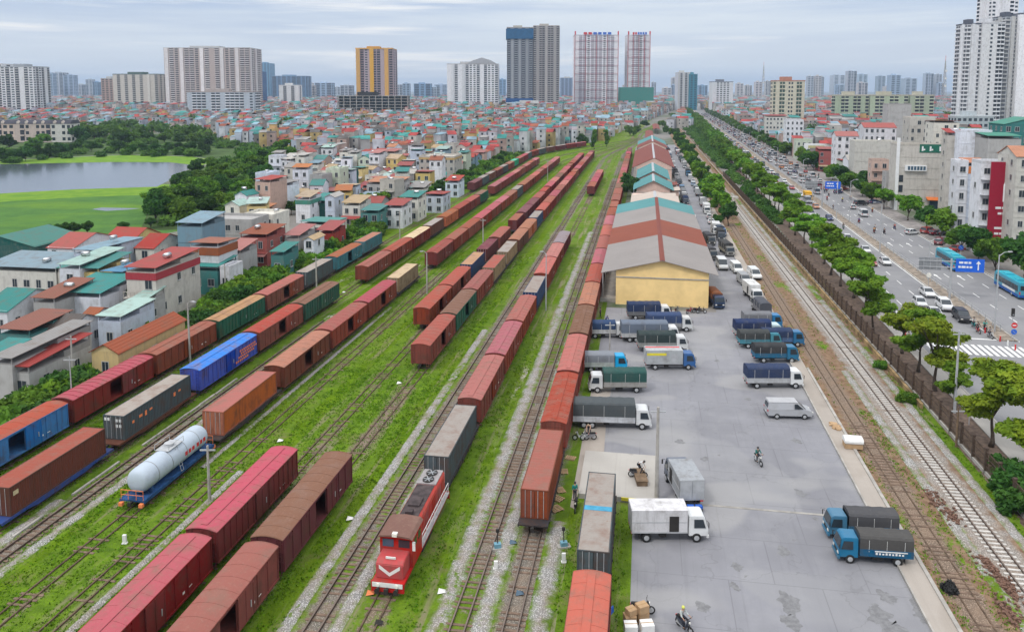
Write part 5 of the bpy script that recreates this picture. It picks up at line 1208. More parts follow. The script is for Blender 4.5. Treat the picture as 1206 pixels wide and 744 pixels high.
# long red canopies of the far station
for i, (u, s0, s1) in enumerate(((3.0, 560, 660), (9.5, 690, 790))):
    root = thing('platform_canopy', ('nearer', 'farther')[i]+' long red platform canopy in the throat of the yard', 'canopy', Yd(0, 0), -PSI, 'station canopies')
    r = MB(); r.prism([(u-3, 4.4), (u, 5.3), (u+3, 4.4), (u+3, 4.3), (u, 5.15), (u-3, 4.3)], s0, s1, axis='y'); ob('roof', r, M['rf_red'], root)
    for j in range(10): p = MB(); p.bar((u, s0+3+j*(s1-s0-6)/9, 0), (u, s0+3+j*(s1-s0-6)/9, 5.1), .3); ob('post', p, M['concrete'], root)

# ------------------------------------------------------------------ houses
def window_mesh(w, h, fr=True, vertical=True):
    """flat against a wall whose outward normal is -Y; stands at the origin"""
    m = MB(); t = .07
    if fr:
        for a, b, c, d in ((-w/2-t, -w/2, -h/2-t, h/2+t), (w/2, w/2+t, -h/2-t, h/2+t), (-w/2, w/2, h/2, h/2+t), (-w/2, w/2, -h/2-t, -h/2)): m.box(a, b, -.05, -.003, c, d, 0)
        m.box(-w/2-t-.05, w/2+t+.05, -.14, -.003, -h/2-t-.06, -h/2-t-.002, 0); m.box(-.025, .025, -.045, -.02, -h/2, h/2, 0)
    m.box(-w/2, w/2, -.02, -.003, -h/2, h/2, 1); return m.data('window', [M['wall'] if fr else M['glass'], M['glass']])
def add_window(root, x, y, z, w, h, side='s', col=(.5, .5, .48), fr=True, off=0.0):
    rz = {'s': 0, 'e': pi/2, 'w': -pi/2, 'n': pi}[side]
    return ob('window', cached(('win', round(w, 2), round(h, 2), fr), lambda: window_mesh(w, h, fr)), None, root, loc=(x, y, z), rz=rz, col=col)
def roof_part(root, w, d, h, kind, col, rr):
    m = MB(); hw, hd = w/2, d/2; o = .25
    if kind == 'flat':
        for a in ((-hw-.003, hw+.003, -hd-.003, -hd+.18), (-hw-.003, hw+.003, hd-.18, hd+.003)): m.box(*a, h+.001, h+.7)
        for a in ((-hw-.003, -hw+.18, -hd+.181, hd-.181), (hw-.18, hw+.003, -hd+.181, hd-.181)): m.box(*a, h+.001, h+.7)
        m.box(-hw+.18, hw-.18, -hd+.18, hd-.18, h-.02, h+.05); return ob('parapet', m, M['wall'], root, col=col), h+.05
    if kind == 'mono':
        r = rr.choice((-.6, .8, 1.2, 1.7)); m.prism([(-hd-o, h+.9), (hd+o, h+.9+r*.6), (hd+o, h+.98+r*.6), (-hd-o, h+.98)], -hw-o, hw+o)
        f = MB(); 
        for x, y in ((-hw+.1, -hd+.1), (hw-.1, -hd+.1), (-hw+.1, hd-.1), (hw-.1, hd-.1)): f.box(x-.06, x+.06, y-.06, y+.06, h, h+.9+(r*.5 if y > 0 else 0))
        f.box(-hw+.03, hw-.03, -hd+.03, hd-.03, h, h+.12); f.box(-hw+.01, hw-.01, hd*.1, hd-.02, h, h+.85+(min(0, r)*.5)); ob('roof_room', f, M['wall'], root, col=[min(1, c*.8) for c in col]); return ob('roof', m, M['sheet_roof'], root), h+1
    if kind == 'gable':
        rise = min(2.0, w*.28); m.prism([(-hw-o, h-.1), (0, h+rise), (hw+o, h-.1), (hw+o, h-.2), (0, h+rise-.12), (-hw-o, h-.2)], -hd-o, hd+o, axis='y'); g = MB()
        for y in (-hd, hd-.15): g = MB(); g.prism([(-hw, h-.02), (hw, h-.02), (0, h+rise-.15)], y, y+.15, axis='y'); ob('gable_wall', g, M['wall'], root, col=col)
        pass; return ob('roof', m, M['sheet_roof'], root), h
    if kind == 'gable_x':
        rise = min(2.0, d*.2); m.prism([(-hd-o, h-.1), (0, h+rise), (hd+o, h-.1), (hd+o, h-.2), (0, h+rise-.12), (-hd-o, h-.2)], -hw-o, hw+o); g = MB()
        for x in (-hw, hw-.15): g = MB(); g.prism([(-hd, h-.02), (hd, h-.02), (0, h+rise-.15)], x, x+.15); ob('gable_wall', g, M['wall'], root, col=col)
        pass; return ob('roof', m, M['sheet_roof'], root), h
def tank_mesh():
    m = MB(); m.tube([(-.75, 0, .75), (-.7, 0, .75), (.7, 0, .75), (.75, 0, .75)], [.3, .46, .46, .3], 14); return m.data('water_tank', [M['chrome']], 0, True)
def stand_mesh():
    m = MB()
    for x in (-.5, .5):
        for y in (-.35, .35): m.bar((x, y, 0), (x, y*.6, .5), .05)
    return m.data('tank_stand', [M['galv']])
NT_TANK = [0]
def rooftank(root, x, y, z, rz=0):
    s = ob('tank_stand', cached('tst', stand_mesh), None, root, loc=(x, y, z), rz=rz); ob('water_tank', cached('tnk', tank_mesh), None, s)
WALLN = {(.62, .60, .54): 'cream', (.66, .67, .70): 'white', (.50, .47, .42): 'beige', (.38, .37, .36): 'grey', (.52, .58, .68): 'pale blue', (.60, .44, .17): 'yellow', (.50, .56, .44): 'pale green', (.56, .40, .34): 'pink', (.30, .045, .04): 'red', (.05, .20, .19): 'teal', (.17, .27, .33): 'steel blue', (.015, .085, .075): 'dark green', (.70, .72, .78): 'bluish white'}
CRE, WHT, BEI, GRW, PBL, YEL, PGR, PNK, RDW, TEW, STB, DGW, BWH = list(WALLN)
ROOFN = {(.04, .21, .19): 'teal', (.30, .045, .04): 'red', (.25, .075, .04): 'rusty', (.26, .25, .24): 'grey', (.42, .31, .19): 'tan', (.42, .40, .37): 'flat concrete', (.10, .09, .085): 'dark tile', (.04, .19, .32): 'blue', (.38, .14, .06): 'orange', (.30, .42, .38): 'pale green', (.20, .30, .36): 'blue-grey', (.32, .11, .10): 'faded red'}
RTE, RRE, RRU, RGR, RTA, RFL, RDK, RBL2, ROR, RPG, RBG, RFR = list(ROOFN)
HOUSES = []
def house(loc, rz, w, d, h, wall, roof, kind, label, seed=0, detail=2, band=None, balc=False, tank=False, wins=True, side='e', awn=None, fcol=(.45, .45, .44), cat='house', name='house'):
    """w x d x h box body, front towards -Y; loc is the centre of the base"""
    rr = random.Random(seed); root = thing(name, label, cat, loc, rz, 'houses of the old quarter' if name == 'house' else None); m = MB(); m.box(-w/2, w/2, -d/2, d/2, -.02, h)
    st = max(1, int(round(h/3.3)))
    if detail >= 1 and st > 1:
        for k in range(1, st): z = h*k/st; m.box(-w/2-.06, w/2+.06, -d/2-.08, -d/2-.001, z-.07, z+.07)
    ob('wall', m, M['wall'], root, col=wall); ro, zt = roof_part(root, w, d, h, kind, wall, rr); ro.color = (*(roof if kind != 'flat' else [c*.95 for c in wall]), 1)
    if wins:
        for k in range(st):
            z = h*(k+.5)/st+.1; nx = max(1, int(w/2.3))
            for i in range(nx):
                if rr.random() < .85: add_window(root, -w/2+w*(i+.5)/nx, -d/2, z, rr.choice((.9, 1.2)), rr.choice((1.3, 1.5)), 's', fcol, detail > 0)
            ny = int(d/4) if detail > 0 else int(d/6)
            for i in range(ny):
                if rr.random() < (.75 if detail > 1 else .3): add_window(root, (w/2 if side == 'e' else -w/2), -d/2+d*(i+.5)/ny, z, .9, 1.2, side, fcol, detail > 0)
    if band: b = MB(); b.box(-w/2-.1, w/2+.1, -d/2-.1, d/2+.1, h-band[0], h-.003); b.box(-w/2-.02, w/2+.02, -d/2-.02, d/2+.02, h-band[0], h-.1) if False else None; ob('roof_band', b, M['sheet_roof'], root, col=band[1])
    if balc and st > 1:
        for k in range(1, st):
            z = h*k/st; b = MB(); b.box(-w/2, w/2, -d/2-1.1, -d/2-.085, z-.1, z+.06); 
            for x in [(-w/2+.05)+(w-.1)*i/8 for i in range(9)]: b.box(x-.03, x+.03, -d/2-1.07, -d/2-1.0, z+.06, z+1.0)
            b.box(-w/2, w/2, -d/2-1.09, -d/2-.99, z+1.0, z+1.08); ob('balcony', b, M['wall'], root, col=[c*.9 for c in wall])
    if tank: rooftank(root, rr.uniform(-w/4, w/4), rr.uniform(-d/4, d/4), (zt if kind != 'mono' else h+1.0) - (0.0 if kind in ('flat', 'mono') else -.9), rr.choice((0, pi/2)))
    if awn: a = MB(); a.prism([(-d/2-1.9, 2.55), (-d/2-.003, 3.1), (-d/2-.003, 3.18), (-d/2-1.9, 2.63)], -w/2-.2, w/2+.2); ob('awning', a, M['sheet_roof'], root, col=awn)
    HOUSES.append((root, loc[0], loc[1])); return root
def H_(xl, xr, yt, h, d, wall, roof, kind, label, wins=True, **k):
    """front wall's eave runs from pixel xl to xr at row yt; h metres tall, d deep, aligned with the tracks"""
    if h > 5: h *= .74
    a, b = Vector((*G(xl, yt, h), 0)), Vector((*G(xr, yt, h), 0)); w = (b-a).length; c = Yd(0, 1)
    ax = Vector((cos(PSI), -sin(PSI), 0)); cen = b-ax*w/2+c*d/2
    return house((cen.x, cen.y, 0), -PSI, w, d, h, wall, roof, kind, label, seed=int(xl*7+yt), wins=wins, **k)
H_(-55, 41, 290, 7.5, 14, DGW, (.03, .16, .13), 'gable', 'big dark green sheet-metal warehouse at the left edge by the meadow', wins=False, name='warehouse', cat='warehouse')
H_(-30, 66, 322, 6.0, 9, CRE, RBG, 'mono', 'long cream house with grey-blue roof and a tank below the green warehouse', tank=True)
H_(66, 87, 322, 6.5, 12, BEI, RTE, 'mono', 'beige house with a teal roof between the cream house and the pale blue house')
H_(52, 86, 292, 7.5, 14, WHT, RRE, 'gable_x', 'white house with bright red roof at the meadow edge')
H_(-30, 8, 366, 6, 12, WHT, RTE, 'gable_x', 'white house with wide teal roof at the left edge above the rusty roofs')
H_(84, 110, 300, 9, 15, PBL, RBG, 'mono', 'tall pale blue house with blank side wall and steel water tank', tank=True)
H_(67, 94, 318, 8.6, 12, BWH, RPG, 'mono', 'bluish white house with one large dark window and pale green roof', tank=True)
H_(94, 116, 322, 7.6, 9, YEL, RTE, 'mono', 'yellow-brown open house with roof terrace under a teal sheet')
H_(118, 144, 326, 8, 8, CRE, RBL2, 'mono', 'cream house with small blue window and blue sheet roof', tank=True)
H_(145, 183, 322, 11, 13, BEI, RRE, 'mono', 'three-storey beige house with broad dark red roof band near the tracks', band=(1.2, (.33, .02, .03)), tank=True, balc=True)
H_(64, 118, 352, 6.2, 9, BWH, RTE, 'mono', 'low white house with wide teal roof in front of the beige house', wins=False)
H_(36, 64, 358, 6.4, 9, GRW, RRU, 'mono', 'grey house with a rusty roof and water tank on posts', tank=True)
H_(38, 78, 392, 4.2, 8, WHT, RDK, 'gable_x', 'old white house with dark tile roof and brown doors')
H_(84, 100, 383, 5.4, 8, WHT, RRU, 'gable_x', 'small white house with red shutters and rusty roof')
H_(-6, 35, 396, 4.4, 8, TEW, RRU, 'mono', 'teal-walled shed with rusty red roof at the left edge')
H_(112, 142, 380, 4.6, 8, PBL, RPG, 'mono', 'pale blue house with a pale green sheet roof beside the shrubs')
H_(150, 168, 362, 3.6, 6, GRW, RPG, 'mono', 'low shed with pale roof at the foot of the beige house')
H_(-12, 14, 430, 4.6, 14, GRW, RGR, 'mono', 'grey house with long grey roof at the lower left', wins=False)
H_(14, 34, 440, 3.4, 11, GRW, RRE, 'mono', 'low shed with red roof and blue tarpaulin by the hedge')
H_(-22, 6, 424, 6, 4, BWH, RTE, 'mono', 'white house with blue window cut by the left edge')
H_(104, 139, 415, 4.4, 15, YEL, RRU, 'gable', 'old yellow trackside hut with rusty sheet roof and red door')
H_(157, 181, 292, 8.2, 11, CRE, RRE, 'gable_x', 'cream house with bright red roof and yellow corner left of the steel blue block')
H_(118, 156, 283, 7, 10, YEL, RRE, 'gable_x', 'yellow house with red roof at the meadow edge')
H_(206, 238, 268, 13, 9, STB, RBG, 'mono', 'tall steel blue metal-clad block with sloping roof', wins=False)
H_(221, 257, 292, 11.5, 7, WHT, RRU, 'mono', 'white panelled tower house with rusty streaks and teal side', band=(1.5, (.30, .10, .05)), wins=False)
H_(222, 256, 320, 4.4, 7, TEW, RTE, 'mono', 'low teal-roofed shed below the white panelled tower house')
H_(258, 270, 318, 4.8, 5, WHT, RGR, 'flat', 'narrow white house squeezed beside the teal shed')
H_(236, 296, 262, 8.5, 9, GRW, RFL, 'flat', 'unfinished grey concrete block with brown openings and flat roof')
H_(281, 314, 281, 8.4, 9, RDW, RRU, 'mono', 'red-walled house with rusty roof and round water tank', tank=True, awn=RFR, balc=True)
H_(262, 283, 300, 5, 7, GRW, RFR, 'mono', 'low house with faded pink awning roof beside the red-walled house')
H_(318, 334, 302, 4.5, 7, TEW, RTE, 'mono', 'low teal shack at the edge of the track shrubs')
H_(334, 352, 282, 6.5, 9, GRW, RFR, 'mono', 'grey house with faded red roof right of the red-walled house')
H_(357, 369, 282, 7, 6, BWH, RTA, 'gable', 'narrow white house with grey window and tan roof near the track shrubs')
H_(352, 392, 266, 7, 9, CRE, RTE, 'mono', 'cream house with bright teal roof between red roofs')
H_(372, 392, 276, 6, 8, RDW, RRE, 'mono', 'dark red house with red roof behind the track shrubs')
H_(282, 322, 256, 8, 9, CRE, RTA, 'flat', 'cream house with rolled white tarpaulins on its roof', tank=True)
H_(347, 365, 236, 9, 8, WHT, RTA, 'mono', 'white house with deep blue window and green roof band', band=(1.2, (.03, .22, .16)))
H_(365, 383, 240, 6.5, 9, DGW, RTE, 'mono', 'dark green sheet-metal shed between two white houses', wins=False)
H_(382, 394, 232, 11, 7, PBL, RFL, 'gable', 'narrow pale blue house with a red window high up')
H_(402, 424, 243, 8, 9, CRE, RTA, 'mono', 'cream house with tan roof edge over a red awning', awn=RRE)
H_(424, 446, 252, 7, 9, TEW, RTE, 'mono', 'teal-fronted house with pale roof sheet at the embankment')
H_(452, 474, 246, 7.5, 9, WHT, RRE, 'mono', 'white house with long red roof strip near the embankment trees')
H_(365, 394, 206, 9, 9, BEI, RFL, 'flat', 'plain beige house beside the dark green cube', tank=True)
H_(395, 413, 203, 10, 8, DGW, RTE, 'flat', 'dark green cube of a house among pale roofs', wins=False)
H_(328, 357, 206, 9, 9, GRW, RPG, 'flat', 'plain grey house at the edge of the wood')
H_(430, 470, 218, 9, 12, GRW, ROR, 'mono', 'grey house with a long orange roof terrace', tank=True)
H_(492, 535, 186, 13, 14, BEI, RFL, 'flat', 'tall plain beige block with a yellow roof band in the middle of the houses', tank=True, band=(.9, (.55, .36, .12)))
H_(470, 492, 236, 8.5, 9, CRE, RTE, 'mono', 'cream house by the embankment trees with teal roof', tank=True)
for (a, b, y) in ((480, 500, 224), (500, 522, 232), (524, 540, 216)): H_(a, b, y, 5.5+(a % 3)*.7, 9, (CRE, GRW, PBL)[a % 3], (RRE, RTE, RGR)[b % 3], 'mono', {480: 'grey-roofed house third back from the embankment trees', 500: 'house right beside the embankment trees, just before the shrubs narrow', 524: 'last hand-sized house before the far shrubs begin'}[a], tank=True)
# blue tarpaulin and red banner shapes belong to sheds near the hedge
# ------------------------------------------------------------------ buildings on the right of the road (road frame)
def zfix(px, py, u):
    u0, s0 = PR(px, py, 0); k = u/u0; return HC*(1-k)
def R_(xl, xr, yt, wall, roof, kind, label, u=71.0, d=12, detail=2, **k):
    h = zfix(xl, yt, u); a = Vector((*G(xl, yt, h), 0)); ax = Vector((cos(PSR), -sin(PSR), 0)); ua, sa = toR(a.x, a.y)
    b = Vector((*G(xr, yt, h), 0)); ub, sb = toR(b.x, b.y); w = max(2.5, ub-ua); cen = a+ax*w/2+Rd(0, 1)*d/2
    return house((cen.x, cen.y, 0), -PSR, w, d, h, wall, roof, kind, label, seed=int(xl), side='w', detail=detail, **k)
r = R_(1056, 1134, 172, BEI, RFL, 'flat', 'huge windowless beige side wall of the block with a green rooftop sign', u=72, d=7, wins=False)
def label_side(root, mb, mat, name): return ob(name, mb, mat, root)
# rooftop sign on the beige block, its stair column and sign boards (front faces the camera: local -Y)
def face_panel(root, x0, x1, z0, z1, mat, name, d, t=.12, y=None):
    m = MB(); y = (-d/2) if y is None else y; m.box(x0, x1, y-t, y-.004, z0, z1); return ob(name, m, mat, root)
M['g_sign'] = plain('green_sign', (.015, .13, .085), .6); M['crimson'] = plain('crimson_banner', (.30, .008, .03), .5, var=.05); M['sign_white'] = plain('sign_white', (.75, .76, .76), .6, var=.04); M['awn_orange'] = plain('orange_awning', (.62, .17, .04), .7)
hb = 22.0
b_ = face_panel(r, -3.5, 4.8, hb-3.6, hb-1.0, M['g_sign'], 'sign_board', 7)
for x0 in (-2.9, -.6, 2.2):
    g = MB(); g.box(x0, x0+.5, -3.66, -3.625, hb-3.1, hb-1.6); g.box(x0+.55, x0+1.0, -3.66, -3.625, hb-2.9, hb-2.4); ob('lettering', g, M['sign_white'], b_)
face_panel(r, -10.2, -9.3, 0, hb+1, M['sign_white'], 'corner_pier', 7, .3); gb = face_panel(r, -7.6, -1.4, 12.6, 14.4, M['sign_white'], 'balcony_sign', 7, .9)
for i in range(6): m = MB(); m.box(-6.9+i*.9, -6.2+i*.9, -4.43, -4.405, 12.9, 14.1); ob('lettering', m, M['glass_blue'], gb)
for i, z in enumerate((2.6, 5.8, 9.0)): face_panel(r, -9.1, -7.9, z, z+2.2, M['glass'], 'window', 7)
m = MB(); m.prism([(-3.5-2.2, 3.6), (-3.504, 4.3), (-3.504, 4.42), (-3.5-2.2, 3.72)], -1.0, 6.0); ob('awning', m, M['awn_orange'], r)
face_panel(r, .2, 3.6, .4, 3.4, M['glass_blue'], 'shopfront', 7)
rt = R_(1116, 1134, 160, BEI, RRE, 'mono', 'red-roofed roof room and white tanks standing on the beige block', u=82, d=5, tank=True)
R_(1007, 1054, 168, CRE, RRE, 'flat', 'cream block with red vaulted roof cover left of the huge beige wall', u=72, d=9, wins=False, tank=True)
R_(1027, 1046, 190, PNK, RGR, 'flat', 'narrow pinkish shophouse with balconies between the cream and beige walls', u=71, d=5, balc=True)
R_(1044, 1056, 205, GRW, RRE, 'flat', 'low grey shophouse with teal and yellow shop signs', u=72, d=5, awn=(.45, .36, .05))
R_(985, 1010, 160, WHT, RFR, 'gable_x', 'white house with faded red roof beside the road trees', u=73, d=9)
R_(965, 990, 178, RDW, RRE, 'mono', 'red-fronted restaurant with tan awnings behind the road trees', u=71, d=10, awn=RTA)
R_(938, 956, 166, PGR, RTE, 'flat', 'pale green house with painted picture wall beside the road trees', u=71, d=9)
R_(1018, 1054, 150, WHT, RRE, 'gable_x', 'white hall with long dark red roof behind the cream block', u=92, d=12)
R_(1046, 1072, 124, (.38, .37, .36), RFL, 'flat', 'blank blue-grey tower slab rising behind the dark red roof', u=110, d=10, wins=False)
w_ = R_(1128, 1137, 192, WHT, RFL, 'flat', 'slim white house front with tall dark windows beside the orange awning', u=71.5, d=5)
R_(1140, 1162, 196, PBL, ROR, 'mono', 'pale blue house with bright orange awning roof', u=74, d=6, wins=False, band=(1.8, (.60, .17, .04)))
R_(1131, 1166, 156, BWH, RFL, 'flat', 'tall bluish grey house with blank wall below the white towers', u=84, d=9, wins=False)
hb_ = R_(1156, 1196, 193, WHT, ROR, 'flat', 'white balcony house carrying a tall crimson advertising banner', u=71.5, d=6, balc=True)
ww = [o for o in KIDS[hb_.name] if o.name.startswith('wall')][0].data.vertices; hw_ = max(v.co.x for v in ww); hh_ = max(v.co.z for v in ww)
bn = MB(); bn.box(-hw_+1.6, hw_+.6, -4.45, -4.2, 3.0, hh_+.6); bo = ob('banner', bn, M['crimson'], hb_)
def banner_marks():
    y = -4.48; cx = (-hw_+3.0+hw_)/2-.6; m = MB()
    m.tube([(cx, y, hh_*.60), (cx, y, hh_*.78), (cx, y, hh_*.82), (cx, y, hh_*.9)], [.42, .42, .16, .14], 10); 
    for z, ws in ((hh_*.52, (1.2, .8, 1.0)), (hh_*.46, (.8, 1.3)), (hh_*.30, (1.6, .9, .5)), (hh_*.24, (.9, .6, .7, .5))):
        x = cx-sum(ws)/2-.1*len(ws)
        for q in ws: m.box(x, x+q, y-.01, y+.02, z, z+.5); x += q+.15
    ob('lettering', m, M['sign_white'], bo)
banner_marks()
R_(1198, 1230, 184, CRE, ROR, 'gable_x', 'cream house with orange roof at the right edge beside the crimson banner', u=76, d=10)
R_(1164, 1200, 164, GRW, (.02, .20, .13), 'mono', 'grey house with open green metal roof terrace below the white towers', u=88, d=10, wins=False)
R_(1183, 1240, 146, TEW, (.02, .22, .15), 'gable', 'teal-roofed terrace block highest at the right edge', u=104, d=12)
for i, (xl, xr, yt, wc, rc, kd) in enumerate(((902, 926, 138, CRE, RRE, 'mono'), (926, 946, 142, WHT, RBL2, 'flat'), (884, 902, 146, GRW, RTE, 'mono'), (1072, 1100, 140, BEI, RFL, 'flat'), (1100, 1128, 145, CRE, RRE, 'mono'))):
    R_(xl, xr, yt, wc, rc, kd, ['shophouse with red roof sheet above the long painted billboard', 'white shophouse with blue board beside the far road trees', 'grey shophouse with teal roof at the bend of the traffic', 'beige block behind the yellow-green tree', 'cream block with red roof just left of the white towers'][i], u=(72, 72, 72, 98, 100)[i], d=10)
bb = thing('billboard', 'long white and blue painted billboard facing the traffic jam', 'billboard', Rd(71, 430, 0), -PSR)
m = MB(); m.box(0, 16, -.3, 0, 6, 10.5); ob('panel', m, M['sign_white'], bb); m = MB(); m.box(1, 15, -.34, -.304, 6.1, 7.2); ob('blue_band', m, M['blue_mark'], bb); m = MB(); m.box(2, 10, -.34, -.304, 8, 9.4); ob('artwork', m, plain('ochre', (.45, .42, .2)), bb)
for x in (1, 8, 15): m = MB(); m.box(x-.15, x+.15, -.25, -.05, 0, 6); ob('post', m, M['galv'], bb)

# ------------------------------------------------------------------ the many further houses: the largest as things, the rest as one mass
rh = random.Random(21)
WC = [CRE, WHT, BEI, GRW, PBL, YEL, PGR, PNK, CRE, WHT, BEI, GRW, BWH, STB, CRE, BEI]; RC = [RTE, RRE, RRU, RGR, RTA, RFL, RRE, RFR, RTE, ROR, RPG, RBG, RFL, RRE, RDK]
KK = ['mono', 'mono', 'flat', 'gable', 'gable_x', 'mono', 'mono', 'gable_x']
def inpoly(x, y, P):
    c = False
    for i in range(len(P)):
        (x1, y1), (x2, y2) = P[i], P[i-1]
        if (y1 > y) != (y2 > y) and x < (x2-x1)*(y-y1)/(y2-y1)+x1: c = not c
    return c
NOH = [[(-400, 330), (-400, 158), (0, 159), (90, 158), (165, 155), (250, 160), (285, 172), (345, 178), (352, 196), (330, 205), (320, 232), (285, 262), (210, 272), (150, 290), (100, 330)]]
taken = [(x, y) for _, x, y in HOUSES]
def near_taken(x, y, d):
    return any(abs(x-a) < d and abs(y-b) < d for a, b in taken)
cand = []
row = 0; s = 150.0
while s < 3400:
    dens = 1 if s < 700 else (1.5 if s < 1300 else 2.6); du, ds = 6.3*dens, 9.2*dens; row += 1
    u = -76 if s < 300 else -78
    if s > 430: u = curve_u(-63.7, s, 430, -10)-15
    u -= rh.uniform(0, 4)
    while u > -1.05*s-200:
        w, d = du*rh.uniform(.62, .92), ds*rh.uniform(.6, .9); q = Yd(u-w/2, s+rh.uniform(-2, 2)); px, py = proj(q.x, q.y)
        u -= w+rh.uniform(.3, 2.2)*dens
        if px < -60 or px > 1260 or (row % 7 == 3 and rh.random() < .6): continue
        if any(inpoly(px, py, p) for p in NOH): continue
        if py > 268 or near_taken(q.x, q.y, 10): continue
        cand.append((q.x, q.y, w, d, 'L', row))
    s += ds
s = 215.0; row = 0
while s < 3000:
    dens = 1 if s < 700 else (1.5 if s < 1300 else 2.6); du, ds = 9*dens, 11.5*dens; row += 1; u = 72.5
    while u < .75*s+60:
        w, d = du*rh.uniform(.6, .92), ds*rh.uniform(.65, .95); q = Rd(u+w/2, s+rh.uniform(-1.5, 1.5)); px, py = proj(q.x, q.y); u += w+rh.uniform(.2, 2)*dens
        if px > 1260 or near_taken(q.x, q.y, 12) or (s < 330 and u < 104 and (px < 1130 or u < 90)): continue
        if 1110 < px < 1215 and 560 < q.y < 680: continue
        cand.append((q.x, q.y, w, d, 'R', row))
    s += ds
# between the road and the far tracks
s = 800.0; row = 0
while s < 3000:
    row += 1; u0 = curve_u(-8, s, 430, -6)+14; u1 = 22+.025*s*0
    q1 = Rd(27, s); uu1, _ = toY(q1.x, q1.y); u = u0
    while u < uu1-8:
        w, d = rh.uniform(7, 11), rh.uniform(8, 13); q = Yd(u+w/2, s); cand.append((q.x, q.y, w, d, 'L', 900+row)); u += w+rh.uniform(1, 6)
    s += 16
cand.sort(key=lambda c: hypot(c[0], c[1]))
NIND = 300-len(HOUSES)-8
cntrow = {}
TOPS = {'mono': 'sheet', 'flat': 'flat concrete', 'gable': 'gabled', 'gable_x': 'long gabled'}
for i, (x, y, w, d, sd, rw_) in enumerate(cand[:NIND]):
    wc, rc, kd = rh.choice(WC), rh.choice(RC), rh.choice(KK); h = rh.choice((3.2, 3.6, 4.2, 5.2, 6, 6.8, 7.5, 9, 10.5)) if sd == 'L' else rh.choice((8, 10, 12, 13.5, 15.5))
    if kd == 'gable': w = min(w, 7)
    cntrow[(sd, rw_)] = cntrow.get((sd, rw_), 0)+1; n = cntrow[(sd, rw_)]
    rn = 'flat-roofed' if kd == 'flat' else ROOFN[rc].replace(' ', '-')+'-roofed'
    lab = '%s %s house, %s from the %s in the %s row back' % (WALLN[wc], rn, ordw(n), 'tracks' if sd == 'L' else 'road', ordw(rw_))
    house((x, y, 0), (-PSI if sd == 'L' else -PSR)+rh.gauss(0, .16 if sd == 'L' else .05), w, d, h, wc, rc, kd, lab, seed=i, detail=1, tank=rh.random() < .35, wins=True, side='e' if sd == 'L' else 'w', balc=rh.random() < .2, awn=rh.choice(RC) if rh.random() < .35 else None)
def mass(name, items, seed):
    rr = random.Random(seed); mats = [plain('far_wall_%s' % WALLN[c].replace(' ', '_'), [(v*.85+.04)*.74 for v in c], .9, .1, var=.35, scale=.1) for c in (CRE, WHT, BEI, GRW, PBL, YEL, PNK, BWH)]
    nr = len(mats); mats += [plain('far_roof_%s' % ROOFN[c].replace(' ', '_'), [v*.95+.01 for v in c], .8, .1, var=.35, scale=.1) for c in (RTE, RRE, RRU, RGR, RTE, RDK, RRE, RBG)]; ng = len(mats); mats.append(M['glass'])
    V = []; MI = []
    def q(a, b, c, d, m): V.append((a, b, c, d)); MI.append(m)
    for (x, y, w, d, sd, rw_) in items:
        h = rr.choice((3.5, 4.5, 5.5, 6.5, 7.5, 9, 10.5, 13)) if y < 1100 else rr.choice((6, 8, 9, 11, 14, 18)); a = -(PSI if sd == 'L' else PSR)+rr.gauss(0, .16); ca, sa = cos(a), sin(a); hw, hd = w/2, d/2; wm = rr.randrange(nr); rm = nr+rr.randrange(ng-nr)
        T = lambda X, Y, Z: (x+X*ca-Y*sa, y+X*sa+Y*ca, Z)
        for (x0, y0, x1, y1) in ((-hw, -hd, hw, -hd), (hw, -hd, hw, hd), (hw, hd, -hw, hd), (-hw, hd, -hw, -hd)): q(T(x0, y0, 0), T(x1, y1, 0), T(x1, y1, h), T(x0, y0, h), wm)
        k = rr.random()
        if k < .6: z = rr.uniform(.6, 2.2); q(T(-hw-.2, -hd-.2, h+.02), T(hw+.2, -hd-.2, h+.02), T(hw+.2, hd+.2, h+z), T(-hw-.2, hd+.2, h+z), rm)
        elif k < .82:
            z = rr.uniform(1, 2.2); q(T(-hw-.2, -hd-.2, h), T(hw+.2, -hd-.2, h), T(hw+.2, 0, h+z), T(-hw-.2, 0, h+z), rm); q(T(-hw-.2, 0, h+z), T(hw+.2, 0, h+z), T(hw+.2, hd+.2, h), T(-hw-.2, hd+.2, h), rm)
        else:
            q(T(-hw, -hd, h), T(hw, -hd, h), T(hw, hd, h), T(-hw, hd, h), ng-2); b = rr.uniform(.2, .45); zz = h+2.6; X0, X1, Y0, Y1 = -hw*b-1, hw*b+1, -hd*.2, hd*.8
            for (x0, y0, x1, y1) in ((X0, Y0, X1, Y0), (X1, Y0, X1, Y1), (X1, Y1, X0, Y1), (X0, Y1, X0, Y0)): q(T(x0, y0, h), T(x1, y1, h), T(x1, y1, zz), T(x0, y0, zz), wm)
            q(T(X0-.3, Y0-.4, zz), T(X1+.3, Y0-.4, zz), T(X1+.3, Y1+.3, zz+.3), T(X0-.3, Y1+.3, zz+.3), rm)
        for f in range(int(h/3.2)):
            for i in range(max(1, int(w/3.2))):
                if rr.random() < .8:
                    cx = -hw+w*(i+.5)/max(1, int(w/3.2)); cz = 1.9+f*3.2; e = .55; q(T(cx-e, -hd-.06, cz-.6), T(cx+e, -hd-.06, cz-.6), T(cx+e, -hd-.06, cz+.7), T(cx-e, -hd-.06, cz+.7), ng)
    me = quads(name, V, mats, 4, MI); o = bpy.data.objects.new(name, me); COL.objects.link(o); tag(o, kind='stuff')
mass('distant_houses', cand[NIND:], 4)
print('houses', len(HOUSES), 'mass', len(cand)-NIND)

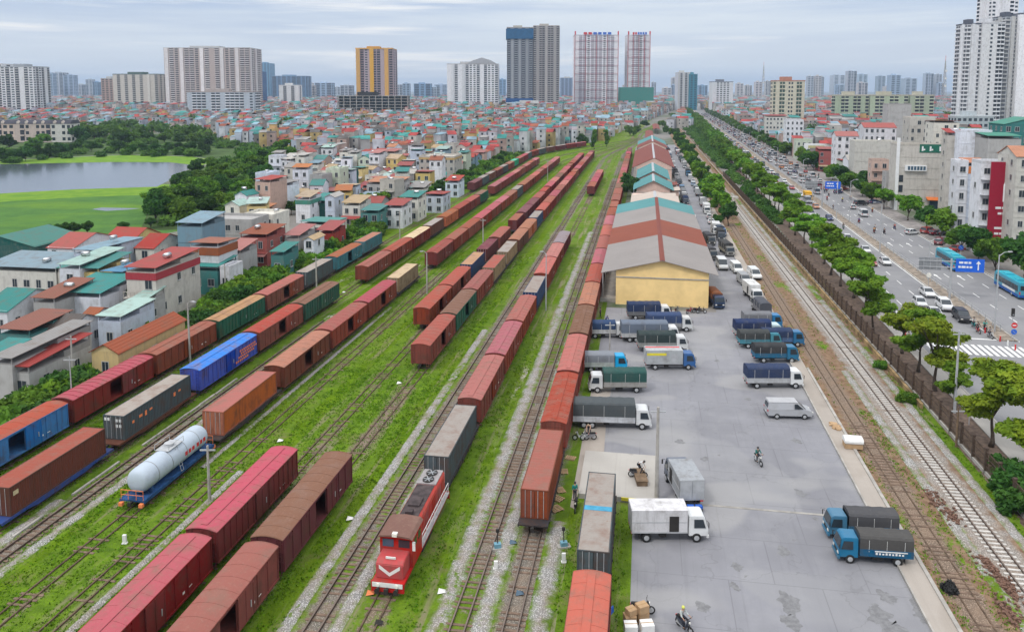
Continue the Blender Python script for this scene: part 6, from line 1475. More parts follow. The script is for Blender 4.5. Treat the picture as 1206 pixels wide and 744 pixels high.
# ------------------------------------------------------------------ towers
def Zat(py, D): b = -(py-PPY)/FPX; return HC + D*(-sin(TH)+b*cos(TH))/(cos(TH)+b*sin(TH))
WU = {}
def tower(xl, xr, yt, D, label, wall, cols, depth=None, slab=(.55, .55, .54), glass=(.03, .04, .055), fl=3.3, side='e', rz=0.0, name='tower_block', top=None, cat='tower', crown=True, nparts=100, ybase=0):
    """cols: string of facade bays, w = wall, b = balconies over a panel painted dark as recess shade, g = windows, f = projecting fin"""
    x0, x1 = (xl-603)/FPX*D, (xr-603)/FPX*D; w = x1-x0; h = Zat(yt, D); depth = depth or w*.6; n = max(2, int(h/fl)); fh = h/n
    root = thing(name, label, cat, ((x0+x1)/2, D+depth/2, 0), rz); m = MB(); m.box(-w/2, w/2, -depth/2, depth/2, 0, h); ob('body', m, M['wall'], root, col=wall)
    wins = []; bw = w/len(cols)
    def face(L, cs, xf):
        bw = L/len(cs)
        for i, c in enumerate(cs):
            a, b = -L/2+i*bw, -L/2+(i+1)*bw
            if c in 'bB':
                p = MB(); xf(p, a+.1*bw, b-.1*bw, .12, .3, h-.6); ob('recess_shade_panel', p, M['wall'], root, col=glass); s = MB()  # panel stands proud of the wall; its dark colour imitates a shaded recess
                for k in range(n): xf(s, a+.06*bw, b-.06*bw, .75, k*fh+.0, k*fh+(1.15 if c == 'b' else .5))
                ob('balconies', s, M['wall'], root, col=slab if c == 'b' else wall)
            elif c == 'f': p = MB(); xf(p, a+.15*bw, b-.15*bw, 1.1, 0, h+.4); ob('fin', p, M['wall'], root, col=slab)
            elif c == 'g':
                for k in range(n): wins.append((a+.2*bw, b-.2*bw, k*fh+fh*.3, k*fh+fh*.8, xf))
    def fS(m, a, b, t, z0, z1): m.box(a, b, -depth/2-t, -depth/2-.02, z0, z1)
    def fE(m, a, b, t, z0, z1): m.box(w/2+.02, w/2+t, a, b, z0, z1)
    def fW(m, a, b, t, z0, z1): m.box(-w/2-t, -w/2-.02, a, b, z0, z1)
    face(w, cols, fS); face(depth, (cols*2)[:max(3, int(len(cols)*depth/w))], fE if side == 'e' else fW)
    if len(wins) > nparts: wins.sort(key=lambda q: (q[4] is not fS, -q[2]))
    for q in wins[:nparts]: m = MB(); q[4](m, q[0], q[1], .08, q[2], q[3]); ob('window', m, M['glass'], root)
    if wins[nparts:]:
        m = MB()
        for q in wins[nparts:]: q[4](m, q[0], q[1], .08, q[2], q[3])
        tag(ob('windows', m, M['glass'], root), kind='stuff')
    if crown: m = MB(); m.box(-w*.5-.2, w*.5+.2, -depth/2-.2, depth/2+.2, h+.02, h+1.1); m.box(-w*.25, w*.1, -depth*.2, depth*.25, h+1.1, h+4.5); ob('roof_plant', m, M['wall'], root, col=top or slab)
    return root, w, depth, h
OFFW = (.66, .67, .68); CONC = (.34, .32, .30)
tower(-60, 7, 76, 1130, 'white slab of flats cut by the left edge of the picture', OFFW, 'wbwbwb', 30); tower(5, 43, 79, 1100, 'white and grey glass tower of flats second from the left edge', OFFW, 'gbgbwbg', 40, top=(.3, .32, .34))
tower(136, 189, 88, 1300, 'wide beige hotel-like block with dark vertical bays and green roof rim', (.66, .62, .55), 'wbwbwbwbwfwb', 42, slab=(.64, .61, .55), top=(.10, .16, .14))
tower(122, 136, 93, 1500, 'tan block half behind the beige block with green rim', (.48, .33, .25), 'ggg', 30)
T4 = tower(197, 297, 57, 1250, 'tallest left cluster of brown and white towers behind a white office block', (.56, .47, .43), 'fbgfbbgfbwbfgbfbb', 60, slab=(.74, .70, .69), glass=(.07, .05, .05), top=(.5, .5, .5))
tower(222, 300, 109, 1000, 'long white office block in front of the brown and white towers', (.48, .54, .60), 'wbbbwbbwbbbbwg', 26, slab=(.75, .78, .80), top=(.35, .3, .28))
tower(299, 311, 85, 1700, 'dark blue glass block right of the brown and white towers', (.02, .10, .25), 'ggg', 30, slab=(.03, .12, .28), glass=(.02, .06, .15)); tower(306, 320, 75, 2300, 'tall pale blue glass tower behind the dark blue block', (.12, .30, .45), 'gggg', 50, slab=(.14, .32, .48))
tower(322, 362, 90, 2200, 'wide blue-grey double block on the skyline behind a small white block', (.14, .24, .38), 'bgbgbbg', 60, slab=(.2, .3, .42)); tower(330, 353, 101, 1400, 'small white block with two dark stair slots', (.66, .67, .68), 'wbwbw', 24, slab=(.6, .6, .6))
T6 = tower(421, 464, 58, 1120, 'orange and brown tower standing on an unfinished concrete podium', (.42, .33, .36), 'wbgwbbwgb', 40, slab=(.38, .28, .30), top=(.62, .33, .06), nparts=60)
def orange_fins():
    root, w, d, h = T6
    for x in (-.5, -.13, .27): m = MB(); m.box(w*x, w*x+w*.11, -d/2-1.3, -d/2-.9, 22, h+1.5); ob('orange_fin', m, M['wall'], root, col=(.68, .36, .06))
    m = MB(); m.box(-w/2-.5, -w*.08, -d/2-1.4, -d/2+1, h+.0, h+1.6); m.box(w*.2, w/2+.5, -d/2-1.4, -d/2+1, h+.0, h+1.6); ob('orange_cornice', m, M['wall'], root, col=(.68, .36, .06))
orange_fins()
def skeleton():
    D = 1040; x0, x1 = (397-603)/FPX*D, (481-603)/FPX*D; w = x1-x0; h = Zat(113, D); root = thing('unfinished_building', 'unfinished open concrete frame at the foot of the orange tower', 'building', ((x0+x1)/2, D+12, 0)); n = 8
    m = MB()
    for k in range(1, n+1): m.box(-w/2, w/2, -10, 10, h*k/n-.7, h*k/n)
    ob('floor_slabs', m, M['wall_conc'], root)
    for i in range(12):
        for yy in (-9.6, 0, 9.6):
            x = -w/2+.8+(w-1.6)*i/11; z = 0
            m = MB()
            for k in range(n): m.box(x-.55, x+.55, yy-.4, yy+.4, h*k/n+.01, h*(k+1)/n-.71)
            ob('column', m, M['wall_conc'], root)
    m = MB(); m.box(-w*.22, w*.06, -6, 6, h+.01, h+5); ob('core', m, M['dark'], root)
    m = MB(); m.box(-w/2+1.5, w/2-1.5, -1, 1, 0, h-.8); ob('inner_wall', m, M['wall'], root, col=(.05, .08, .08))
skeleton()
T7 = tower(527, 587, 76, 1250, 'white tower block with a stepped gable crown between the orange and blue towers', (.74, .75, .77), 'wfbwfbggbwbggb', 34, slab=(.74, .76, .78), top=(.45, .44, .44))
def gable_top():
    root, w, d, h = T7; m = MB(); m.prism([(-w*.1, h+1.2), (w*.46, h+1.2), (w*.36, h+6), (w*.18, h+10.5), (w*.0, h+6)], -d/2-.5, d/2, axis='y'); ob('gable_crown', m, M['wall'], root, col=(.42, .43, .45))
gable_top()
T8a = tower(597, 627, 33, 1250, 'left half of the tallest twin tower, wrapped in blue net at top and foot', (.18, .20, .24), 'bfbfbfb', 36, slab=(.30, .32, .34), glass=(.05, .06, .08), top=(.4, .38, .34))
def nets():
    root, w, d, h = T8a; z = Zat(46, 1250); z2, z3 = Zat(123, 1250), Zat(116, 1250)
    m = MB(); m.box(-w/2-1.5, w/2+1.2, -d/2-2.2, d/2+1.4, z, h-1.5); ob('safety_net', m, plain('blue_net', (.012, .09, .20), .8, var=.15, scale=.2), root); m = MB(); m.box(-w/2-1.5, w/2+1.2, -d/2-2.2, d/2+1.4, z2, z3); ob('safety_net', m, plain('blue_net_low', (.012, .08, .24), .8), root)
nets()
tower(628, 658, 31, 1252, 'right half of the tallest twin tower, brown-grey with rounded top', (.28, .26, .27), 'bfbbfbbfb', 36, slab=(.42, .40, .38), glass=(.05, .05, .06), top=(.45, .42, .38))
tower(596, 660, 122, 1215, 'low arcaded podium of the twin towers with red corner stalls', (.42, .38, .33), 'gwgwgwgwgwgw', 20)
for (xl, xr, D, lab, nb) in ((676, 727, 1330, 'white tower with red framing lines and coloured letters on its roof edge', 'wbbgbbbgbbw'), (738, 764, 1335, 'narrow white tower with red framing lines above a green net', 'wbbgbw')):
    root, w, d, h = tower(xl, xr, 42, D, lab, (.78, .77, .80), nb, 36, slab=(.78, .77, .80), glass=(.34, .31, .36), top=(.6, .6, .63), nparts=50)
    for i in range(5): m = MB(); x = -w/2+w*i/4-(.4 if i else -.1); m.box(x-.5, x+.5, -d/2-1.25, -d/2-.8, 0, h+2); ob('red_pilaster', m, M['wall'], root, col=(.45, .14, .15))
    for i in range(9): m = MB(); z = h*(i+.8)/9.5; m.box(-w/2, w/2, -d/2-1.15, -d/2-.8, z, z+.5); ob('red_band', m, M['wall'], root, col=(.50, .25, .27))
    for i in range(6): m = MB(); x = -w*.3+w*.11*i; m.box(x, x+w*.08, -d/2-2, -d/2-1.4, h+1.3, h+5.2); ob('roof_letter', m, M['red_mark'] if i < 2 else M['blue_mark'], root)
    for x in (-w/2, w/2-1.5): m = MB(); m.box(x, x+2, -d/2-.2, -d/2+1.8, h+1.2, h+7); ob('roof_beacon', m, M['red_mark'], root)
gn = tower(730, 769, 103, 1300, 'green-netted building site at the foot of the narrow white tower', (.015, .22, .17), 'w', 26, slab=(.02, .25, .19), crown=False)
tower(656, 680, 122, 1600, 'low pale block between the twin towers and the white red-lined tower', (.62, .64, .66), 'gggg', 20); tower(660, 678, 92, 2600, 'hazy blue office tower with rounded top between the twin towers and red-lined tower', (.20, .30, .45), 'gggg', 40)
tower(797, 811, 86, 1500, 'white slab tower at the end of the avenue', (.52, .55, .60), 'fbfbf', 26); tower(811, 820, 88, 1490, 'teal glass tower stuck to the white slab at the end of the avenue', (.03, .22, .30), 'gg', 24, slab=(.04, .25, .33))
tower(838, 862, 97, 1250, 'white office block with big blue glass centre right of the avenue end', (.60, .62, .64), 'wggggw', 22, glass=(.02, .1, .2), top=(.2, .22, .26))
tower(913, 946, 96, 760, 'cream office building with green window bands and red roof structures', (.60, .57, .45), 'wbbwggwbbw', 18, slab=(.60, .58, .46), glass=(.04, .09, .07), fl=3.8, side='w', top=(.50, .25, .18))
for i, (a, b) in enumerate(((984, 1022), (1023, 1068), (1070, 1098))):
    tower(a, b, 113, 820, '%s wing of the long pale green apartment row' % ('left', 'middle', 'right')[i], (.42, .50, .36), 'wbbwbbwb' if i < 2 else 'wbbwb', 13, slab=(.50, .56, .42), fl=3.5, side='w', top=(.52, .5, .4), name='apartment_block', cat='apartment block')
tower(1132, 1150, 29, 640, 'left wing of the big white tower at the right edge', (.74, .75, .77), 'bfwb', 16, slab=(.75, .76, .78), side='w', top=(.10, .11, .14), glass=(.12, .13, .15)); tower(1150, 1176, 28, 638, 'main slab of the big white right-edge tower with one column of dark windows', (.80, .81, .82), 'wwgwbb', 18, slab=(.78, .80, .82), side='w', top=(.55, .56, .58), nparts=60)
tower(1159, 1190, -22, 690, 'highest white tower rising out of the top at the right edge', (.80, .80, .82), 'gwfwbg', 22, slab=(.8, .8, .82), side='w', nparts=80); tower(1176, 1193, 20, 650, 'dark-capped bay of the white tower group at the right edge', (.50, .52, .55), 'bfb', 18, side='w', glass=(.16, .17, .19), top=(.10, .11, .14)); tower(1193, 1262, 17, 646, 'last white slab of the tower group, cut by the right edge', (.82, .82, .84), 'wwgwwgwb', 20, side='w', top=(.10, .11, .14), nparts=60)
tower(1126, 1170, 138, 600, 'glass-fronted podium at the foot of the white towers', (.42, .50, .52), 'ggggggg', 12, slab=(.5, .55, .57), side='w', fl=4)
def lake_flats():
    D = 575
    for i, (a, b) in enumerate(((-40, 17), (17, 60), (60, 84))):
        root, w, d, h = tower(a, b, 146, D, ('left', 'middle', 'right')[i]+' house of the pink and white villa terrace beyond the lake', (.60, .48, .42) if i < 2 else (.62, .60, .56), ('wggwbbgg', 'wbgwggb', 'gwgg')[i], 12, slab=(.56, .46, .42), fl=3.4, top=(.07, .07, .09), name='villa_terrace', cat='apartment block', crown=False)
        m = MB(); m.prism([(-d/2-.3, h), (d/2+.3, h), (d/2-2, h+2.6), (-d/2+2, h+2.6)], -w/2-.2, w/2+.2); ob('mansard_roof', m, M['wall'], root, col=(.06, .06, .08))
        for j in range(int(w/6)): m = MB(); x = -w/2+3+j*6; m.prism([(x-1, h+.1), (x+1, h+.1), (x+1, h+1.6), (x, h+2.3), (x-1, h+1.6)], -d/2-.2, -d/2+2, axis='y'); ob('dormer', m, M['wall'], root, col=(.58, .5, .45))
lake_flats()
# hazy skyline: single towers beyond the city
sk = random.Random(33); XS = []
fixed = [(57, 66, 87), (63, 78, 86), (78, 90, 89), (104, 112, 94), (112, 120, 97), (362, 372, 101), (372, 392, 98), (402, 416, 101), (466, 474, 100), (488, 508, 99), (508, 518, 103), (512, 528, 100), (588, 596, 94), (780, 790, 104), (790, 797, 92), (900, 906, 96), (908, 913, 97), (949, 956, 90), (958, 965, 90), (965, 968, 91), (979, 993, 89), (996, 1006, 84), (1008, 1019, 88), (1031, 1040, 90), (1046, 1058, 89), (1063, 1077, 93), (1087, 1096, 87), (1099, 1106, 88), (822, 832, 101), (866, 874, 99), (876, 884, 101), (888, 896, 97), (44, 56, 96), (92, 102, 100), (162, 170, 99), (394, 402, 103)]
while len(fixed) < 74:
    x = sk.uniform(0, 1125)
    if 190 < x < 300 or 590 < x < 660: continue
    fixed.append((x, x+sk.uniform(4, 13), sk.uniform(97, 104)))
fixed.sort()
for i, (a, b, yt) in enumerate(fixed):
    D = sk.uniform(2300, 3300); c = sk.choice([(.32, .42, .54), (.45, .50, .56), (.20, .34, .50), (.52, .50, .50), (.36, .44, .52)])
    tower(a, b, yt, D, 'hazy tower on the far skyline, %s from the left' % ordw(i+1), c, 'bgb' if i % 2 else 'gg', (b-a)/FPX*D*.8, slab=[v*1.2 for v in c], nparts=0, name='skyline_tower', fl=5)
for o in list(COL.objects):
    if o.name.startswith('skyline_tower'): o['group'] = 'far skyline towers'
def mast(px, yt, yb, D, label):
    h = Zat(yt, D); root = thing('radio_mast', label, 'mast', ((px-603)/FPX*D, D, 0)); m = MB(); w = h*.045
    P4 = lambda z: [(sx*w*(1-z/h*.93), sy*w*(1-z/h*.93), z) for sx, sy in ((-1, -1), (1, -1), (1, 1), (-1, 1))]
    n = 14
    for k in range(n):
        a, b = P4(h*k/n), P4(h*(k+1)/n)
        for i in range(4): m.bar(a[i], b[i], .35); m.bar(a[i], b[(i+1) % 4], .25); m.bar(b[i], b[(i+1) % 4], .25)
    ob('lattice', m, M['galv'], root); m = MB(); m.bar((0, 0, h), (0, 0, h+6), .3); ob('antenna', m, M['red_mark'], root)
    m = MB()
    for z in (.6, .72, .84): m.tube([(0, -w*.6, h*z), (0, -w*.6-.8, h*z)], 1.2, 10)
    ob('dish', m, M['white'], root)
mast(1109, 72, 105, 900, 'tall lattice radio mast left of the white towers'); mast(897, 77, 103, 1600, 'distant thin radio mast beyond the avenue')
# flyover across the end of the avenue
fo = thing('flyover', 'grey concrete flyover crossing the far end of the avenue', 'bridge', Rd(20, 1560)); m = MB(); m.box(-70, 60, -6, 6, 13, 15); m.box(-70, 60, -6.3, -6, 15, 16); ob('deck', m, M['concrete'], fo)
for i in range(6): m = MB(); m.box(-62+i*22, -59+i*22, -2, 2, 0, 13); ob('pier', m, M['concrete'], fo)
# ------------------------------------------------------------------ trees: tapered trunk, limbs, and a crown of leaf-sized faces in clumps
def leaf_cloud(clumps, n, size, seed, flat=1.0):
    rg = np.random.default_rng(seed); C = np.array([c[:3] for c in clumps]); R = np.array([c[3:6] for c in clumps]); vol = (R.prod(1))**.7; idx = rg.choice(len(C), n, p=vol/vol.sum())
    d = rg.normal(size=(n, 3)); d /= np.linalg.norm(d, axis=1)[:, None]; rad = rg.uniform(.25, 1.0, n)**.45; rad *= rg.uniform(.85, 1.12, n)
    p = C[idx]+d*R[idx]*rad[:, None]; nrm = d*.5+rg.normal(size=(n, 3))*.6+np.array([0, 0, .6*flat]); nrm /= np.linalg.norm(nrm, axis=1)[:, None]
    a = np.cross(nrm, rg.normal(size=(n, 3))); a /= np.linalg.norm(a, axis=1)[:, None]; b = np.cross(nrm, a); s = size*rg.uniform(.6, 1.35, n)[:, None]
    a, b = a*s*.62, b*s
    return np.stack([p-b, p+a*.9-b*.1, p+b, p-a*.9+b*.1], 1)
def tree_meshes(kind, seed, leafmat_, h, spread, nleaf, size, trunk_h):
    rr = random.Random(seed); t = MB(); lean = Vector((rr.uniform(-.35, .35), rr.uniform(-.35, .35), 0)); r0 = .10+h*.016
    pts = [Vector((0, 0, 0))+lean*(i/5)**1.5+Vector((rr.uniform(-.08, .08), rr.uniform(-.08, .08), 0)) for i in range(6)]
    for i, p in enumerate(pts): p.z = trunk_h*i/5
    t.tube(pts, [r0*(1.25 if i == 0 else 1-.12*i) for i in range(6)], 8); top = pts[-1]; clumps = []
    nl = 7 if kind != 'column' else 5
    for k in range(nl):
        a = 2*pi*k/nl+rr.uniform(-.4, .4); up = rr.uniform(.25, 1.0)
        if kind == 'tier': L = spread*rr.uniform(.55, 1.0); z = trunk_h+(h-trunk_h)*(k+.5)/nl; e = top+Vector((cos(a)*L*.7, sin(a)*L*.7, z-trunk_h))
        elif kind == 'column': L = spread*.5; e = top+Vector((cos(a)*L*.6, sin(a)*L*.6, (h-trunk_h)*(k+.5)/nl))
        else: L = spread*rr.uniform(.5, .85); e = top+Vector((cos(a)*L*.75, sin(a)*L*.75, (h-trunk_h)*(.15+.6*up)))
        mid = top.lerp(e, .5)+Vector((0, 0, -.2+rr.uniform(0, .4))); t.tube([top-Vector((0, 0, rr.uniform(0, .5))), mid, e], [r0*.45, r0*.28, r0*.1], 6)
        for q in range(2): e2 = e+Vector((rr.uniform(-1, 1), rr.uniform(-1, 1), rr.uniform(.1, .7)))*spread*.25; t.tube([mid, e2], [r0*.16, r0*.06], 5)
        if kind == 'tier':
            for q in range(3): c = e+Vector((rr.uniform(-.4, .4)*spread, rr.uniform(-.4, .4)*spread, rr.uniform(-.3, .5))); clumps.append((c.x, c.y, c.z, spread*rr.uniform(.28, .42), spread*rr.uniform(.28, .42), rr.uniform(.35, .6)))
        else:
            for q in range(3): c = e+Vector((rr.uniform(-.3, .3), rr.uniform(-.3, .3), rr.uniform(-.2, .3)))*spread; R = spread*rr.uniform(.22, .40); clumps.append((c.x, c.y, max(c.z, trunk_h*.8), R, R, R*rr.uniform(.6, .9)))
    t.tube([top, top+Vector((0, 0, (h-trunk_h)*.75))], [r0*.5, r0*.12], 6)
    clumps.append((top.x, top.y, h-.8-.1*h, spread*.35, spread*.35, .1*h+.5)); 
    if kind != 'tier': clumps.append((top.x, top.y, (h+trunk_h)/2, spread*.45, spread*.45, (h-trunk_h)*.3))
    V = leaf_cloud(clumps, nleaf, size, seed, 1.5 if kind == 'tier' else .8)
    return t.data('trunk', [M['bark']], 0, True), quads('crown', V, [leafmat_], 4)
TM = {}
SPEC = {'umbrella': ('tier', 'leaf_bright', 8.0, 3.3, 7500, .27, 3.6), 'umbrella_y': ('tier', 'leaf_yellow', 8.2, 3.2, 7500, .27, 3.6), 'umbrella_b': ('tier', 'leaf_bright', 7.2, 2.9, 6000, .26, 3.3),
        'road': ('round', 'leaf_bright', 8.0, 3.6, 2600, .48, 2.5), 'road_d': ('round', 'leaf_dark', 8.5, 3.8, 2600, .5, 2.4), 'big': ('round', 'leaf_dark', 11, 6.0, 5200, .6, 1.6), 'big_l': ('round', 'leaf', 10, 5.6, 4800, .6, 1.5),
        'far': ('round', 'leaf_dark', 9.5, 6.2, 1500, 1.0, 1.0), 'far_l': ('round', 'leaf', 9, 5.8, 1400, 1.0, 1.0), 'poplar': ('column', 'leaf', 15, 4.2, 3600, .55, 2), 'bushtree': ('round', 'leaf_dark', 7, 3.6, 5000, .3, 1.2)}
TCN = {}
def tree(kind, x, y, label, group=None, sc=1.0, z=0, rz=None, var=None):
    TCN[kind] = TCN.get(kind, 0)+1; v = TCN[kind] % 3 if var is None else var; key = (kind, v)
    if key not in TM: kd, lm, h, sp, n, sz, th = SPEC[kind]; TM[key] = tree_meshes(kd, hash(kind) % 1 + 17*v+len(kind), M[lm], h, sp, n, sz, th)
    tm, cm = TM[key]; root = thing('tree', label, 'tree', (x, y, z), (TCN[kind]*2.4) % 6.28 if rz is None else rz, group); root.scale = (sc, sc, sc*(.92+.16*((TCN[kind]*7) % 5)/5))
    ob('trunk', tm, None, root); ob('crown', cm, None, root); return root
# the row between the fence and the road
rowt = []
NEARP = [(1168, 526, 'umbrella_y', 'yellow-green'), (1124, 482, 'umbrella_b', 'green'), (1101, 460, 'umbrella_y', 'yellow-green'), (1082, 438, 'umbrella', 'bright green'), (1062, 416, 'umbrella_y', 'olive'), (1028, 392, 'umbrella', 'green')]
for i, (px, py, k, cn) in enumerate(NEARP):
    x, y = G(px, py); tree(k, x, y, '%s umbrella-crowned tree by the fence, %s from the near end of the road row' % (cn, ordw(i+1)), 'trees between the fence and the road', (1.05, .72, 1.12, 1.0, .9, 1.0)[i])
x, y = G(1215, 560); tree('umbrella_y', x, y, 'yellow-green tree half cut by the right edge at the near end of the road row', 'trees between the fence and the road', 1.15)
n = len(NEARP); s = 141
tr = random.Random(3)
while s < 1350:
    n += 1; q = Rd(34.6+tr.uniform(-.5, .5), s); k = ('umbrella', 'umbrella_b')[n % 2] if s < 300 else ('road' if s < 420 else 'far_l'); tree(k, q.x, q.y, 'green roadside tree, %s from the near end of the row along the fence' % ordw(n), 'trees between the fence and the road', tr.uniform(.95, 1.2) if s < 420 else tr.uniform(.8, 1.1)); s += tr.uniform(8.5, 13) if s < 420 else tr.uniform(9, 14)
# row at the edge of the lorry yard, further off
n = 0
for s in (226, 238, 250, 262, 272, 284, 296, 318, 336, 352, 372, 395, 415, 430, 445, 460, 480, 500, 520, 540, 565, 590, 620, 650): n += 1; q = Yd(23.0+tr.uniform(-.8, .8), s); tree('road_d' if n % 2 else 'road', q.x, q.y, 'dark green tree at the kerb of the far yard, %s from the near end' % ordw(n), 'trees along the far yard kerb', tr.uniform(.8, 1.15))
x, y = G(746, 232); tree('big', x, y, 'large dark round tree left of the teal warehouse roofs', None, .62); x, y = G(738, 226); tree('road_d', x, y, 'smaller tree merged with the dark round tree at the warehouses', None, .9)
# right side of the road
DS = ['rightmost, beside the nearer blue bus', 'behind the nearer blue bus', 'between the two blue buses', 'behind the farther blue bus', 'in front of the crimson banner house', 'left of the crimson banner house', 'below the orange awning', 'below the balcony sign', 'in front of the beige block', 'in front of the pinkish shophouse', 'in front of the cream block', 'nearest of the clump by the red restaurant', 'middle of the clump by the red restaurant', 'farthest of the clump by the red restaurant', 'behind the blue direction sign', 'right half of the clump near the billboard', 'left half of the clump near the billboard', 'last big one before the distant row']
for i, (s, k, sc) in enumerate(((146, 'big', .8), (157, 'big_l', .72), (169, 'road_d', 1.15), (180, 'big_l', .7), (191, 'big', .72), (203, 'big_l', .66), (215, 'road', 1.0), (228, 'road_d', .9), (246, 'road', 1.05), (268, 'road', .9), (284, 'big_l', .7), (300, 'big', .8), (314, 'big_l', .85), (330, 'big', .8), (352, 'big_l', .7), (392, 'big', .85), (408, 'big_l', .8), (430, 'road', 1))):
    q = Rd(69.2+(i % 3)*.5, s); tree(k, q.x, q.y, 'leafy tree across the road, %s' % DS[i], 'trees on the far side of the road', sc)
n = 0; s = 480
while s < 1400: n += 1; q = Rd(69.5+tr.uniform(-1, 1), s); tree('far_l' if n % 2 else 'far', q.x, q.y, 'distant street tree on the right of the avenue, %s along it' % ordw(n), 'trees on the far side of the road', tr.uniform(.6, .85)); s += tr.uniform(12, 24)
x, y = G(1078, 158); tree('big_l', x, y, 'big yellow-green tree behind the beige roof terrace', None, 1.2, z=6) if False else None
# woods at the lake
wood = [(184, 262), (200, 258), (178, 250), (214, 262), (228, 256), (196, 244), (212, 238), (226, 236), (246, 258), (244, 240), (262, 250), (278, 256), (262, 232), (282, 240), (292, 228), (240, 222), (222, 222), (256, 214), (274, 218), (294, 212), (308, 222), (306, 206), (322, 212), (320, 196), (334, 196), (342, 188), (326, 184), (308, 190), (232, 208), (252, 202), (276, 202), (292, 198), (212, 226), (332, 182)]
for i, (px, py) in enumerate(wood): x, y = G(px, py); tree(('big', 'big_l', 'road', 'big_l')[i % 4], x, y, 'tree of the wood between lake and houses, %s counted from the meadow' % ordw(i+1), 'trees of the wood by the lake', tr.uniform(.62, .95))
wood2 = [(4, 192), (16, 191), (30, 190), (44, 187), (58, 186), (72, 184), (92, 181), (108, 179), (96, 168), (112, 164), (126, 160), (140, 158), (148, 172), (140, 180), (156, 182), (170, 181), (184, 182), (198, 180), (212, 180), (226, 180), (238, 182), (160, 168), (176, 168), (194, 168), (210, 170), (226, 170), (10, 176), (40, 176), (244, 172), (50, 171)]
for i, (px, py) in enumerate(wood2): x, y = G(px, py); tree(('far', 'far_l')[i % 2] if py < 178 else 'big', x, y, 'tree on the far shore of the lake, %s in the belt' % ordw(i+1), 'trees on the far shore', (tr.uniform(.7, 1.0) if py < 178 else tr.uniform(.55, .8))*(1.25 if 92 < px < 150 and py < 170 else 1))
for i, (px, py) in enumerate(((46, 284), (60, 280), (70, 279), (78, 277), (88, 276), (104, 275), (177, 269), (145, 274))): x, y = G(px, py); tree('bushtree', x, y, 'small dark tree at the meadow edge behind the roofs, %s from the left' % ordw(i+1), 'trees at the meadow edge', tr.uniform(.45, .62))
# scattered among the houses and beyond
for i, (px, py, k, sc) in enumerate(((700, 176, 'poplar', .85), (714, 173, 'poplar', .7), (742, 160, 'far_l', .9), (686, 172, 'far', .8), (652, 150, 'far', .9), (555, 142, 'far', 1), (540, 141, 'far_l', .9), (505, 142, 'far', .8), (588, 144, 'far_l', 1), (608, 146, 'far_l', .9), (450, 170, 'road', .8), (404, 180, 'road', .8), (358, 218, 'road_d', .9), (386, 226, 'road', .8), (492, 196, 'road_d', 1), (476, 172, 'far', .7), (700, 148, 'far', .9), (330, 134, 'far', 1.1), (345, 133, 'far', 1), (60, 126, 'far', 1.3), (85, 125, 'far', 1.2), (72, 127, 'far', 1.2), (92, 128, 'far', 1.2), (1025, 146, 'far', .8), (1040, 142, 'far', .8), (1090, 150, 'big', .8), (1098, 148, 'big', .7), (1120, 138, 'far', 1.1), (1128, 140, 'far', 1.1), (760, 150, 'far', .8), (750, 156, 'far_l', .7), (136, 372, 'bushtree', .7), (88, 130, 'far', 1.2), (960, 160, 'road_d', 1.1), (780, 150, 'far_l', .8), (785, 158, 'far', .7))):
    x, y = G(px, py); tree(k, x, y, 'single tree among buildings, %s counted outwards from the yard' % ordw(i+1), 'single trees among the buildings', sc)
for i in range(30):
    s = 190+i*8.2; q = Yd(-72.5-tr.uniform(0, 4), s); tree(('road', 'road_d', 'far_l')[i % 3], q.x, q.y, 'low tree standing in the hedge left of the tracks, %s along it' % ordw(i+1), 'trees in the left hedge', tr.uniform(.45, .7))
ct_ = 0
for _ in range(400):
    s = tr.uniform(190, 620); u = (-78 if s < 430 else curve_u(-63.7, s, 430, -10)-16)-tr.uniform(0, .55*s); q = Yd(u, s); px, py = proj(q.x, q.y)
    if px < 120 or py > 262 or inpoly(px, py, NOH[0]) or ct_ >= 62: continue
    ct_ += 1; tree(('road', 'road_d')[ct_ % 2], q.x, q.y, 'small tree squeezed between houses left of the tracks, %s planted' % ordw(ct_), 'trees between the houses', tr.uniform(.5, .85))
x, y = G(1083, 176); tree('big_l', x, y, 'big yellow-green tree rising behind the beige block', None, 1.15)
M['under'] = leafmat('undergrowth_leaf', (.055, .13, .022), (.12, .22, .035), .1)
def undergrowth(name, areas, seed, size, R):
    rr = random.Random(seed); cl = []
    for poly, n in areas:
        xs = [p[0] for p in poly]; ys = [p[1] for p in poly]; k = 0
        while k < n:
            px, py = rr.uniform(min(xs), max(xs)), rr.uniform(min(ys), max(ys))
            if inpoly(px, py, poly): x, y = G(px, py); r_ = R*rr.uniform(.6, 1.3); cl.append((x, y, r_*.45, r_, r_, r_*.6)); k += 1
    o = bpy.data.objects.new(name, quads(name, leaf_cloud(cl, len(cl)*260, size, seed, .8), [M['under']], 4)); COL.objects.link(o); tag(o, kind='stuff')
undergrowth('undergrowth', [([(172, 266), (230, 264), (285, 262), (330, 232), (350, 200), (345, 180), (300, 182), (255, 198), (215, 225), (180, 240)], 90), ([(0, 196), (60, 189), (150, 184), (240, 186), (250, 172), (150, 158), (90, 160), (90, 176), (0, 180)], 70), ([(248, 160), (345, 176), (300, 185), (255, 178)], 34)], 5, .8, 3.6)
sheet('wood_floor', pz([(165, 272), (300, 268), (345, 215), (356, 180), (250, 158), (90, 158), (-50, 168), (-200, 176), (-200, 191), (0, 189.5), (60, 185.5), (150, 182), (225, 184), (262, 189.5), (234, 199), (212, 210), (190, 225), (178, 240)]), .006, plain('wood_floor_green', (.06, .10, .03), .95, .1, var=.4, scale=.08))
